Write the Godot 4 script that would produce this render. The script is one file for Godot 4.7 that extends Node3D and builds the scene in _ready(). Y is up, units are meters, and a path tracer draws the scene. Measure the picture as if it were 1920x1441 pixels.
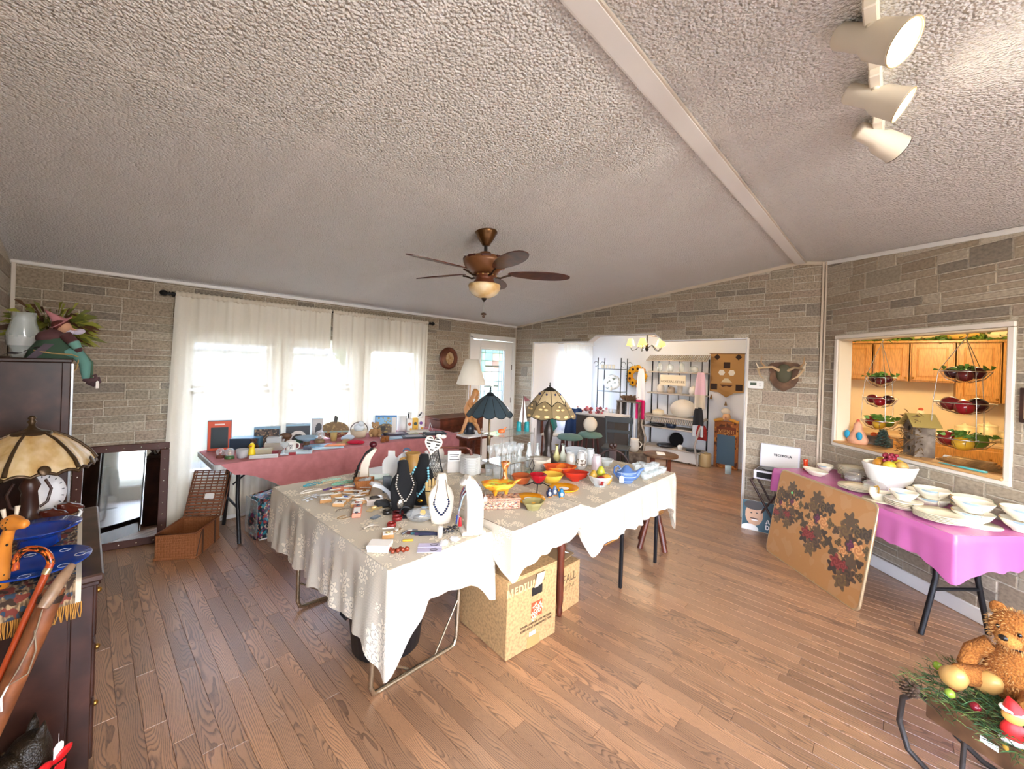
extends Node3D
const CEIL_L:=2.312
const ZW:=-4.844
const XG:=5.19
const XB:=7.7
const XL:=-.4
const ZR:=3.4
const ORD:=["first","second","third","fourth","fifth","sixth","seventh","eighth","ninth","tenth","eleventh","twelfth","thirteenth","fourteenth","fifteenth","sixteenth"]
var M:={}
var taken:={}
var rng:=RandomNumberGenerator.new()
var noise:=FastNoiseLite.new()
class G:
	var st:=SurfaceTool.new()
	var T:=Transform3D()
	var stack:Array[Transform3D]=[]
	var col:=Color.WHITE
	var us:=Vector2.ONE
	func _init() -> void:
		st.begin(Mesh.PRIMITIVE_TRIANGLES)
	func smooth(on:bool) -> G:
		st.set_smooth_group(0 if on else -1)
		return self
	func at(p:Vector3,rot:=Vector3.ZERO,sc:=Vector3.ONE) -> G:
		T=Transform3D(Basis.from_euler(rot)*Basis.from_scale(sc),p)
		return self
	func v(p:Vector3,uv:=Vector2.ZERO) -> void:
		st.set_color(col)
		st.set_uv(uv*us)
		st.add_vertex(T*p)
	func tri(a:Vector3,b:Vector3,c:Vector3,ua:=Vector2.ZERO,ub:=Vector2.ZERO,uc:=Vector2.ZERO) -> void:
		v(a,ua); v(b,ub); v(c,uc)
	func quad(a:Vector3,b:Vector3,c:Vector3,d:Vector3,r:=Rect2(0,0,1,1)) -> void:
		var u0:=r.position
		var u1:=r.end
		tri(a,b,c,Vector2(u0.x,u1.y),u0,Vector2(u1.x,u0.y))
		tri(a,c,d,Vector2(u0.x,u1.y),Vector2(u1.x,u0.y),u1)
	func box(c:Vector3,s:Vector3,b:=.0) -> G:
		st.set_smooth_group(-1)
		var h:=s/2.0
		b=minf(b,minf(h.x,minf(h.y,h.z))*.9)
		var i:=h - Vector3(b,b,b)
		for sg in [1.0,-1.0]:
			quad(c+Vector3(-i.x*sg,-i.y,h.z*sg),c+Vector3(-i.x*sg,i.y,h.z*sg),c+Vector3(i.x*sg,i.y,h.z*sg),c+Vector3(i.x*sg,-i.y,h.z*sg))
			quad(c+Vector3(h.x*sg,-i.y,i.z*sg),c+Vector3(h.x*sg,i.y,i.z*sg),c+Vector3(h.x*sg,i.y,-i.z*sg),c+Vector3(h.x*sg,-i.y,-i.z*sg))
			quad(c+Vector3(-i.x,h.y*sg,i.z*sg),c+Vector3(-i.x,h.y*sg,-i.z*sg),c+Vector3(i.x,h.y*sg,-i.z*sg),c+Vector3(i.x,h.y*sg,i.z*sg))
		if b > .0:
			for sx in [1.0,-1.0]:
				for sy in [1.0,-1.0]:
					var f:bool=sx*sy > .0
					edge(c+Vector3(sx*h.x,sy*i.y,-i.z),c+Vector3(sx*i.x,sy*h.y,-i.z),c+Vector3(sx*i.x,sy*h.y,i.z),c+Vector3(sx*h.x,sy*i.y,i.z),f)
					edge(c+Vector3(sx*h.x,-i.y,sy*i.z),c+Vector3(sx*i.x,-i.y,sy*h.z),c+Vector3(sx*i.x,i.y,sy*h.z),c+Vector3(sx*h.x,i.y,sy*i.z),not f)
					edge(c+Vector3(-i.x,sx*h.y,sy*i.z),c+Vector3(-i.x,sx*i.y,sy*h.z),c+Vector3(i.x,sx*i.y,sy*h.z),c+Vector3(i.x,sx*h.y,sy*i.z),f)
					for sz in [1.0,-1.0]:
						var p:=c+Vector3(sx*h.x,sy*i.y,sz*i.z)
						var q:=c+Vector3(sx*i.x,sy*h.y,sz*i.z)
						var r:=c+Vector3(sx*i.x,sy*i.y,sz*h.z)
						if sx*sy*sz > .0:tri(p,r,q)
						else:tri(p,q,r)
		return self
	func edge(a:Vector3,b:Vector3,c:Vector3,d:Vector3,f:bool) -> void:
		if f:quad(a,d,c,b)
		else:quad(a,b,c,d)
	func lathe(p:Array,seg:=20,oval:=1.0,wave:=.0,waves:=0) -> G:
		st.set_smooth_group(0)
		var n:=p.size()
		for k in seg:
			var a:=TAU*k/seg
			var b:=TAU*(k+1)/seg
			for j in n - 1:
				var q:=[ring(p[j],a,oval,wave,waves,j),ring(p[j],b,oval,wave,waves,j),ring(p[j+1],b,oval,wave,waves,j+1),ring(p[j+1],a,oval,wave,waves,j+1)]
				var t0:=float(j)/(n - 1)
				var t1:=float(j+1)/(n - 1)
				var u0:=float(k)/seg
				var u1:=float(k+1)/seg
				if p[j].x > 1e-5:tri(q[0],q[1],q[2],Vector2(u0,1 - t0),Vector2(u1,1 - t0),Vector2(u1,1 - t1))
				if p[j+1].x > 1e-5:tri(q[0],q[2],q[3],Vector2(u0,1 - t0),Vector2(u1,1 - t1),Vector2(u0,1 - t1))
		return self
	func ring(p:Vector2,a:float,oval:float,wave:float,waves:int,_j:int) -> Vector3:
		var r:=p.x
		if waves > 0:r += wave*p.x*cos(a*waves)
		return Vector3(r*cos(a),p.y,-r*sin(a)*oval)
	func cyl(c:Vector3,r:float,h:float,seg:=16,r2:=-1.0,b:=.0) -> G:
		if r2 < .0:r2=r
		var keep:=T
		T=T*Transform3D(Basis(),c)
		st.set_smooth_group(0)
		if b <= .0:
			lathe([Vector2(r,0),Vector2(r2,h)],seg)
			st.set_smooth_group(-1)
			for k in seg:
				var a:=TAU*k/seg
				var e:=TAU*(k+1)/seg
				if r > 1e-5:tri(Vector3.ZERO,ring(Vector2(r,0),e,1,0,0,0),ring(Vector2(r,0),a,1,0,0,0))
				if r2 > 1e-5:tri(Vector3(0,h,0),ring(Vector2(r2,h),a,1,0,0,0),ring(Vector2(r2,h),e,1,0,0,0),Vector2(.5,.5),Vector2(.5+.5*cos(a),.5+.5*sin(a)),Vector2(.5+.5*cos(e),.5+.5*sin(e)))
		else:
			lathe([Vector2(0,0),Vector2(r - b,0),Vector2(r - b*.3,b*.3),Vector2(r,b),Vector2(r2,h - b),Vector2(r2 - b*.3,h - b*.3),Vector2(r2 - b,h),Vector2(0,h)],seg)
		T=keep
		return self
	func ball(c:Vector3,r:Vector3,seg:=14,rings:=9) -> G:
		var keep:=T
		T=T*Transform3D(Basis.from_scale(r),c)
		var p:=[]
		for j in rings+1:
			var t:=PI*j/rings - PI/2
			p.append(Vector2(maxf(cos(t),.0) if j > 0 and j < rings else .0,sin(t)))
		lathe(p,seg)
		T=keep
		return self
	func tube(path:Array,r,seg:=8,closed:=false,cap:=true) -> G:
		st.set_smooth_group(0)
		var n:=path.size()
		var up:=Vector3.UP
		var rings:=[]
		var prev_n:=Vector3.ZERO
		for i in n:
			var a:Vector3=path[(i - 1+n) % n] if closed or i > 0 else path[0]
			var b:Vector3=path[(i+1) % n] if closed or i < n - 1 else path[n - 1]
			var d:=(b - a).normalized()
			if prev_n == Vector3.ZERO:
				prev_n=up.cross(d) if absf(up.dot(d)) < .9 else Vector3.RIGHT.cross(d)
			var nn:=(prev_n - d*prev_n.dot(d)).normalized()
			prev_n=nn
			var bb:=d.cross(nn)
			var rr:float=r[i] if r is Array else r
			var ringp:=[]
			for k in seg:
				var t:=TAU*k/seg
				ringp.append(path[i]+(nn*cos(t)+bb*sin(t))*rr)
			rings.append(ringp)
		var m:=n if closed else n - 1
		for i in m:
			var r0:Array=rings[i]
			var r1:Array=rings[(i+1) % n]
			for k in seg:
				var l:=(k+1) % seg
				tri(r0[k],r0[l],r1[l],Vector2(float(k)/seg,float(i)/n),Vector2(float(k+1)/seg,float(i)/n),Vector2(float(k+1)/seg,float(i+1)/n))
				tri(r0[k],r1[l],r1[k],Vector2(float(k)/seg,float(i)/n),Vector2(float(k+1)/seg,float(i+1)/n),Vector2(float(k)/seg,float(i+1)/n))
		if cap and not closed:
			st.set_smooth_group(-1)
			for k in range(1,seg - 1):
				tri(rings[0][0],rings[0][k+1],rings[0][k])
				tri(rings[n - 1][0],rings[n - 1][k],rings[n - 1][k+1])
		return self
	func prism(poly:PackedVector2Array,z0:float,z1:float,round_sides:=false) -> G:
		st.set_smooth_group(-1)
		var lo:=poly[0]
		var hi:=poly[0]
		for p in poly:
			lo=lo.min(p)
			hi=hi.max(p)
		var sz:=(hi - lo).max(Vector2(1e-4,1e-4))
		var ix:=Geometry2D.triangulate_polygon(poly)
		var cw:=Geometry2D.is_polygon_clockwise(poly)
		for i in range(0,ix.size(),3):
			var a:=poly[ix[i]]
			var b:=poly[ix[i+1]]
			var c:=poly[ix[i+2]]
			if (b - a).cross(c - a) > .0:
				var t:=b
				b=c
				c=t
			var ua:=Vector2((a.x - lo.x)/sz.x,1 - (a.y - lo.y)/sz.y)
			var ub:=Vector2((b.x - lo.x)/sz.x,1 - (b.y - lo.y)/sz.y)
			var uc:=Vector2((c.x - lo.x)/sz.x,1 - (c.y - lo.y)/sz.y)
			tri(Vector3(a.x,a.y,z1),Vector3(b.x,b.y,z1),Vector3(c.x,c.y,z1),ua,ub,uc)
			tri(Vector3(a.x,a.y,z0),Vector3(c.x,c.y,z0),Vector3(b.x,b.y,z0),ua,uc,ub)
		if round_sides:st.set_smooth_group(1)
		var n:=poly.size()
		for i in n:
			var a:=poly[i]
			var b:=poly[(i+1) % n]
			if cw:
				quad(Vector3(b.x,b.y,z0),Vector3(b.x,b.y,z1),Vector3(a.x,a.y,z1),Vector3(a.x,a.y,z0))
			else:
				quad(Vector3(a.x,a.y,z0),Vector3(a.x,a.y,z1),Vector3(b.x,b.y,z1),Vector3(b.x,b.y,z0))
		return self
	func sheet(f:Callable,nu:int,nv:int,uvs:=Vector2.ONE) -> G:
		st.set_smooth_group(0)
		var g:=[]
		for j in nv+1:
			for i in nu+1:
				g.append(f.call(float(i)/nu,float(j)/nv))
		for j in nv:
			for i in nu:
				var a:Vector3=g[j*(nu+1)+i]
				var b:Vector3=g[j*(nu+1)+i+1]
				var c:Vector3=g[(j+1)*(nu+1)+i+1]
				var d:Vector3=g[(j+1)*(nu+1)+i]
				var u0:=Vector2(float(i)/nu,float(j)/nv)*uvs
				var u1:=Vector2(float(i+1)/nu,float(j+1)/nv)*uvs
				tri(a,b,c,u0,Vector2(u1.x,u0.y),u1)
				tri(a,c,d,u0,u1,Vector2(u0.x,u1.y))
		return self
	func text(s:String,size:float,depth:float,c:=Vector3.ZERO,font:="Droid Sans",bold:=false) -> G:
		var tm:=TextMesh.new()
		var f:=SystemFont.new()
		f.font_names=PackedStringArray([font])
		if bold:f.font_weight=700
		tm.font=f
		tm.text=s
		tm.font_size=64
		tm.pixel_size=size/64.0
		tm.depth=depth
		tm.curve_step=2.0
		st.append_from(tm,0,T*Transform3D(Basis(),c))
		return self
	func done() -> ArrayMesh:
		st.generate_normals()
		return st.commit()
	func raw() -> ArrayMesh:
		return st.commit()
func g() -> G:return G.new()
func numbered(called:String) -> String:
	var n:int=taken.get(called,0)
	taken[called]=n+1
	return called if n == 0 else "%s_%03d" % [called,n]
func thing(called:String,label:String,category:String,at:=Vector3.ZERO,turn:=.0,group:="") -> Node3D:
	var o:=Node3D.new()
	o.name=numbered(called)
	add_child(o)
	o.position=at
	o.rotation.y=turn
	tag(o,label,category,group)
	return o
func tag(o:Node3D,label:String,category:String,group:="") -> Node3D:
	o.set_meta("label",label)
	o.set_meta("category",category)
	if group != "":o.set_meta("group",group)
	return o
func part(called:String,b,m:Material,parent:Node3D,label:="") -> MeshInstance3D:
	var o:=MeshInstance3D.new()
	o.name=called
	o.mesh=b.done() if b is G else b
	o.material_override=m
	parent.add_child(o,true)
	if label != "":o.set_meta("label",label)
	return o
func single(called:String,label:String,category:String,b,m:Material,at:=Vector3.ZERO,turn:=.0,group:="") -> MeshInstance3D:
	var o:=MeshInstance3D.new()
	o.name=numbered(called)
	o.mesh=b.done() if b is G else b
	o.material_override=m
	add_child(o)
	o.position=at
	o.rotation.y=turn
	tag(o,label,category,group)
	return o
func struct(called:String,b,m:Material,parent:Node3D=null) -> MeshInstance3D:
	var o:=MeshInstance3D.new()
	o.name=called if parent else numbered(called)
	o.mesh=b.done() if b is G else b
	o.material_override=m
	(parent if parent else self).add_child(o,true)
	if parent == null:o.set_meta("kind","structure")
	return o
func copy(src:Node3D,called:String,label:String,at:Vector3,turn:=.0,group:="") -> Node3D:
	var o:Node3D=src.duplicate()
	o.name=numbered(called)
	add_child(o)
	o.position=at
	o.rotation=Vector3(0,turn,0)
	o.set_meta("label",label)
	if group != "":o.set_meta("group",group)
	return o
func mat(c,rough:=.6,metal:=.0,spec:=.5) -> StandardMaterial3D:
	var key:="%s/%s/%s/%s" % [c,rough,metal,spec]
	if M.has(key):return M[key]
	var m:=StandardMaterial3D.new()
	m.albedo_color=Color(c) if c is String else c
	m.roughness=rough
	m.metallic=metal
	m.metallic_specular=spec
	M[key]=m
	return m
func textured(key:String,t:Texture2D,rough:=.6,tint:=Color.WHITE) -> StandardMaterial3D:
	if M.has(key):return M[key]
	var m:=StandardMaterial3D.new()
	m.albedo_texture=t
	m.albedo_color=tint
	m.roughness=rough
	M[key]=m
	return m
func glassy(c:Color,alpha:=.22,rough:=.03) -> StandardMaterial3D:
	var key:="glass%s%s%s" % [c,alpha,rough]
	if M.has(key):return M[key]
	var m:=StandardMaterial3D.new()
	m.transparency=BaseMaterial3D.TRANSPARENCY_ALPHA
	m.albedo_color=Color(c.r,c.g,c.b,alpha)
	m.roughness=rough
	m.metallic_specular=.9
	M[key]=m
	return m
func glow(c:Color,e:float) -> StandardMaterial3D:
	var m:=StandardMaterial3D.new()
	m.albedo_color=c
	m.emission_enabled=true
	m.emission=c
	m.emission_energy_multiplier=e
	return m
func image(w:int,h:int,f:Callable) -> Image:
	var d:=PackedByteArray()
	d.resize(w*h*4)
	for y in h:
		for x in w:
			var c:Color=f.call(x,y)
			var i:=(y*w+x)*4
			d[i]=clampi(int(c.r*255.0),0,255)
			d[i+1]=clampi(int(c.g*255.0),0,255)
			d[i+2]=clampi(int(c.b*255.0),0,255)
			d[i+3]=clampi(int(c.a*255.0),0,255)
	return Image.create_from_data(w,h,false,Image.FORMAT_RGBA8,d)
func tex(w:int,h:int,f:Callable) -> ImageTexture:
	return ImageTexture.create_from_image(image(w,h,f))
func noise_tex(freq:float,size:int,ramp:Array,type:=FastNoiseLite.TYPE_SIMPLEX_SMOOTH,sd:=1,octaves:=3) -> ImageTexture:
	var n:=FastNoiseLite.new()
	n.noise_type=type
	n.seed=sd
	n.frequency=freq
	n.fractal_octaves=octaves
	if type == FastNoiseLite.TYPE_CELLULAR:n.cellular_return_type=FastNoiseLite.RETURN_DISTANCE
	var im:=n.get_seamless_image(size,size)
	im.convert(Image.FORMAT_L8)
	var src:=im.get_data()
	var gr:=Gradient.new()
	gr.offsets=PackedFloat32Array(ramp.map(func(r):return r[0]))
	gr.colors=PackedColorArray(ramp.map(func(r):return Color(r[1])))
	var lut:=PackedByteArray()
	for i in 256:
		var c:=gr.sample(i/255.0)
		lut.append_array([int(c.r*255),int(c.g*255),int(c.b*255),int(c.a*255)])
	var d:=PackedByteArray()
	d.resize(size*size*4)
	for i in size*size:
		var k:=src[i]*4
		d[i*4]=lut[k]
		d[i*4+1]=lut[k+1]
		d[i*4+2]=lut[k+2]
		d[i*4+3]=lut[k+3]
	return ImageTexture.create_from_image(Image.create_from_data(size,size,false,Image.FORMAT_RGBA8,d))
func tri_mat(key:String,t:Texture2D,per_m:float,rough:=.7,tint:=Color.WHITE,bump:Texture2D=null,cm:=.0,world:=true) -> StandardMaterial3D:
	if M.has(key):return M[key]
	var m:=StandardMaterial3D.new()
	m.albedo_texture=t
	m.albedo_color=tint
	m.roughness=rough
	m.uv1_triplanar=true
	m.uv1_world_triplanar=world
	m.uv1_scale=Vector3.ONE*per_m
	if bump:
		m.heightmap_enabled=true
		m.heightmap_texture=bump
		m.heightmap_scale=cm
	M[key]=m
	return m
func arc(c:Vector3,r:float,a0:float,a1:float,n:int,ax:=Vector3.RIGHT,ay:=Vector3.UP) -> Array:
	var p:=[]
	for i in n+1:
		var t:=lerpf(a0,a1,float(i)/n)
		p.append(c+ax*r*cos(t)+ay*r*sin(t))
	return p
func oval(rx:float,ry:float,n:=24,c:=Vector2.ZERO) -> PackedVector2Array:
	var p:=PackedVector2Array()
	for i in n:p.append(c+Vector2(rx*cos(TAU*i/n),ry*sin(TAU*i/n)))
	return p
func rounded(w:float,h:float,r:float,n:=5) -> PackedVector2Array:
	var p:=PackedVector2Array()
	for k in 4:
		var c:=Vector2((w/2 - r)*[1,-1,-1,1][k],(h/2 - r)*[1,1,-1,-1][k])
		for i in n+1:
			var t:=PI/2*(k+float(i)/n)
			p.append(c+Vector2(cos(t),sin(t))*r)
	return p
func V(x:float,y:float,z:float) -> Vector3:return Vector3(x,y,z)
func P(x:float,y:float) -> Vector2:return Vector2(x,y)
func R(a:float,b:float) -> float:return rng.randf_range(a,b)
func _ready() -> void:
	rng.seed=11
	var cam:=Camera3D.new()
	cam.name="camera"
	cam.projection=Camera3D.PROJECTION_FRUSTUM
	cam.near=.05
	cam.far=200.0
	cam.size=1441.0/760.0*.05
	cam.frustum_offset=Vector2(0,-37.5/760.0*.05)
	cam.transform=Transform3D(Basis(Vector3.UP,deg_to_rad(-46.55))*Basis(Vector3.BACK,.033),V(0,1.65,0))
	add_child(cam)
	cam.current=true
	var env:=Environment.new()
	env.background_mode=Environment.BG_SKY
	var sk:=ProceduralSkyMaterial.new()
	sk.sky_top_color=Color(.62,.71,.88)
	sk.sky_horizon_color=Color(.95,.96,.98)
	sk.sky_curve=.2
	sk.ground_bottom_color=Color(.42,.40,.34)
	sk.ground_horizon_color=Color(.80,.82,.82)
	sk.sky_energy_multiplier=2.0
	sk.ground_energy_multiplier=.9
	env.sky=Sky.new()
	env.sky.sky_material=sk
	env.tonemap_mode=Environment.TONE_MAPPER_LINEAR
	env.tonemap_exposure=9.0
	env.sdfgi_enabled=true
	env.ssao_enabled=true
	env.ssil_enabled=true
	var we:=WorldEnvironment.new()
	we.name="world_environment"
	we.environment=env
	add_child(we)
	var sun:=DirectionalLight3D.new()
	sun.name="sun"
	sun.light_color=Color(1.0,.95,.87)
	sun.light_energy=.55
	sun.light_angular_distance=.6
	sun.shadow_enabled=true
	sun.sky_mode=DirectionalLight3D.SKY_MODE_LIGHT_ONLY
	add_child(sun)
	sun.look_at_from_position(V(22,34,.0),V(0,0,0))
	textures()
	shell()
	outside()
	track_lights()
	ceiling_fan()
	tables()
	left_corner()
	front_table_things()
	middle_table_things()
	window_table_things()
	right_side()
	dining_room()
	kitchen()
	sled_and_bear()
func textures() -> void:
	noise.seed=5
	noise.frequency=1.0
	noise.fractal_octaves=2
	noise.noise_type=FastNoiseLite.TYPE_SIMPLEX_SMOOTH
	var light:=Color("#b9906c")
	var mid:=Color("#9d7757")
	var dark:=Color("#463022")
	var h:=768
	var w:=1024
	M.oak_t=tex(w,h,func(x,y):
		var u:float=x*1.6/w
		var q:float=y*.5/h
		var warp:float=noise.get_noise_2d(u*1.1,q*6.0)*.075+noise.get_noise_2d(u*4.0+40.0,q*26.0)*.004
		var r:float=(q+warp)*95.0
		var s:float=r - floorf(r)
		var line:float=smoothstep(.42,.95,s)*(1.0 - smoothstep(.95,1.0,s))
		var pore:float=noise.get_noise_2d(u*22.0,q*700.0)
		var tone:float=.5+.5*noise.get_noise_2d(u*.8+9.0,q*7.0)
		var c:=light.lerp(mid,tone)
		c=c.lerp(dark,clampf(line*(.55+.45*pore)+maxf(pore - .25,.0)*.5,.0,.92))
		return c)
	for k in 3:
		var m:=StandardMaterial3D.new()
		m.albedo_texture=M.oak_t
		m.albedo_color=[Color(1.02,1.0,.98),Color(.93,.91,.9),Color(1.1,1.07,1.04)][k]
		m.roughness=.42
		m.metallic_specular=.7
		m.clearcoat_enabled=true
		m.clearcoat=.6
		m.clearcoat_roughness=.3
		m.heightmap_enabled=true
		m.heightmap_texture=M.oak_t
		m.heightmap_scale=.06
		M["oak%d" % k]=m
	M.stone_t=noise_tex(.03,512,[[.0,"#b9b9b9"],[.35,"#dedede"],[.6,"#f4f4f4"],[1.0,"#ffffff"]],FastNoiseLite.TYPE_SIMPLEX_SMOOTH,3,5)
	var tints:=["#b0a08a","#a3927c","#bcae99","#94897a","#ac9a87","#a89c88"]
	for k in tints.size():
		M["stone%d" % k]=tri_mat("stone%d" % k,M.stone_t,2.6,.85,Color(tints[k]),M.stone_t,.25)
	M.mortar=tri_mat("mortar",M.stone_t,4.0,.9,Color("#cfc4b0"))
	M.pop_h=noise_tex(.11,1024,[[.0,"#ffffff"],[.5,"#9a9a9a"],[1.0,"#000000"]],FastNoiseLite.TYPE_CELLULAR,7,2)
	M.popcorn=tri_mat("popcorn",null,.72,.95,Color("#efece7"),M.pop_h,2.4)
	M.white=mat("#efede8",.5)
	M.trim=mat("#e6ddd0",.5)
	M.plaster=mat("#e9ebee",.85)
	M.cream_wall=mat("#ecdcbd",.85)
	M.black_iron=mat("#1c1c1e",.45,.6)
	M.chrome=mat("#c9c6c0",.22,1.0)
	M.brass=mat("#b58a45",.3,1.0)
	M.glass=glassy(Color(.95,.98,.98),.16)
	M.glass2=glassy(Color(.93,.97,.97),.3,.06)
	M.milk=mat("#f2f1ec",.25)
	M.paper=mat("#f4f2ec",.7)
	M.kraft=mat("#b98a55",.85)
	M.wood_t=noise_tex(.012,256,[[.0,"#8d8580"],[.5,"#c4bdb6"],[1.0,"#ffffff"]],FastNoiseLite.TYPE_SIMPLEX_SMOOTH,21,4)
	M.dark_wood=tri_mat("dark_wood",M.wood_t,2.0,.38,Color("#4a2a20"),null,.0,false)
	M.red_wood=tri_mat("red_wood",M.wood_t,2.0,.35,Color("#7a3d28"),null,.0,false)
	M.brown_wood=tri_mat("brown_wood",M.wood_t,2.0,.5,Color("#7d5a3d"),null,.0,false)
	M.grey_wood=tri_mat("grey_wood",M.wood_t,2.5,.8,Color("#9a8f82"),null,.0,false)
	M.honey=tri_mat("honey",M.stone_t,1.5,.35,Color("#cf9a55"),null,.0,false)
	M.honey.uv1_scale=V(5,.5,5)
	M.weave_t=tex(128,128,func(x,y):
		var i:int=x/16
		var j:int=y/16
		var over:=(i+j) % 2 == 0
		var t:float=absf(sin(PI*x/16.0)) if over else absf(sin(PI*y/16.0))
		return Color(.35,.35,.35).lerp(Color.WHITE,pow(t,.6)))
	M.lace_t=tex(256,256,func(x,y):
		var a:=.0
		for k in 5:
			var c:Vector2=[Vector2(64,64),Vector2(192,192),Vector2(192,64),Vector2(64,192),Vector2(64,64)][k]
			var small:bool=k == 2 or k == 3
			var dx:float=x - c.x
			var dy:float=y - c.y
			var r:float=sqrt(dx*dx+dy*dy)
			var th:float=atan2(dy,dx)
			var edge:float=(40.0 if not small else 26.0)+10.0*cos(th*4.0)
			a=maxf(a,1.0 - absf(r - edge)/4.0)
			if not small:
				for l in 4:
					var e:=Vector2(cos(l*PI/2),sin(l*PI/2))*30.0
					var d:float=Vector2((dx - e.x)/9.0,(dy - e.y)/12.0).length()
					a=maxf(a,1.0 - absf(d - 1.0)*4.0)
					a=maxf(a,1.0 - maxf(d - .25,.0)*9.0)
				a=maxf(a,1.0 - absf(r - 12.0)/3.0)
		var net:float=.82+(.06 if (int(x)/2+int(y)/2) % 2 == 0 else .0)
		return Color(.96,.94,.88,clampf(maxf(net,a),.0,1.0)))
	var lc:=StandardMaterial3D.new()
	lc.transparency=BaseMaterial3D.TRANSPARENCY_ALPHA
	lc.albedo_texture=M.lace_t
	lc.roughness=.9
	lc.backlight_enabled=true
	lc.backlight=Color(.14,.14,.13)
	lc.metallic_specular=.1
	M.lace=lc
	var fl:=[]
	var fr:=RandomNumberGenerator.new()
	fr.seed=3
	for k in 44:fl.append([Vector2(fr.randf()*512,fr.randf()*512),fr.randf_range(18,46),fr.randi_range(5,9),fr.randf()*TAU])
	M.rose_t=tex(512,512,func(x,y):
		var a:float=.74 if (int(x)/3+int(y)/3) % 2 == 0 else .56
		for f in fl:
			var dx:float=absf(x - f[0].x)
			var dy:float=absf(y - f[0].y)
			var sx:float=x - f[0].x
			var sy:float=y - f[0].y
			if dx > 256:sx -= signf(sx)*512
			if dy > 256:sy -= signf(sy)*512
			var r:float=sqrt(sx*sx+sy*sy)
			if r > f[1]*1.25:continue
			var e:float=f[1]*(.85+.25*cos(atan2(sy,sx)*f[2]+f[3]))
			if r < e:
				a=.97
				if absf(r - f[1]*.42) < 2.0 or r > e - 2.5 or r < f[1]*.12:a=.5
		return Color(.93,.89,.80,a))
	var rc:=lc.duplicate()
	rc.albedo_texture=M.rose_t
	rc.backlight=Color(.2,.19,.17)
	M.table_lace=rc
	M.cloth_bumps=noise_tex(.02,256,[[.0,"#000000"],[1.0,"#ffffff"]],FastNoiseLite.TYPE_SIMPLEX_SMOOTH,8,3)
	M.fabric_t=tex(64,64,func(x,y):return Color.WHITE.lerp(Color(.8,.8,.8),.5+.5*sin(x*TAU/8.0)*sin(y*TAU/8.0)))
	M.fur_t=noise_tex(.06,256,[[.0,"#5d3f22"],[.45,"#a8793f"],[1.0,"#e3b877"]],FastNoiseLite.TYPE_SIMPLEX_SMOOTH,31,4)
	M.marble_t=noise_tex(.012,256,[[.0,"#c99f62"],[.4,"#e6cf9e"],[.7,"#f5ead0"],[1.0,"#fff8e6"]],FastNoiseLite.TYPE_SIMPLEX_SMOOTH,41,4)
func wicker(key:String,c:Color,per_m:float) -> StandardMaterial3D:
	return tri_mat("wicker"+key,null,per_m,.7,c,M.weave_t,.5,false)
func ceil_y(z:float) -> float:
	return minf(CEIL_L+.135*(z - ZW),2.804 - .1473*(z+.517))
func slab_from(poly:PackedVector2Array,x0:float,x1:float) -> G:
	var b:=g()
	b.T=Transform3D(Basis(V(0,0,1),V(0,1,0),V(-1,0,0)),Vector3.ZERO)
	b.prism(poly,-x1,-x0)
	return b
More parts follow.
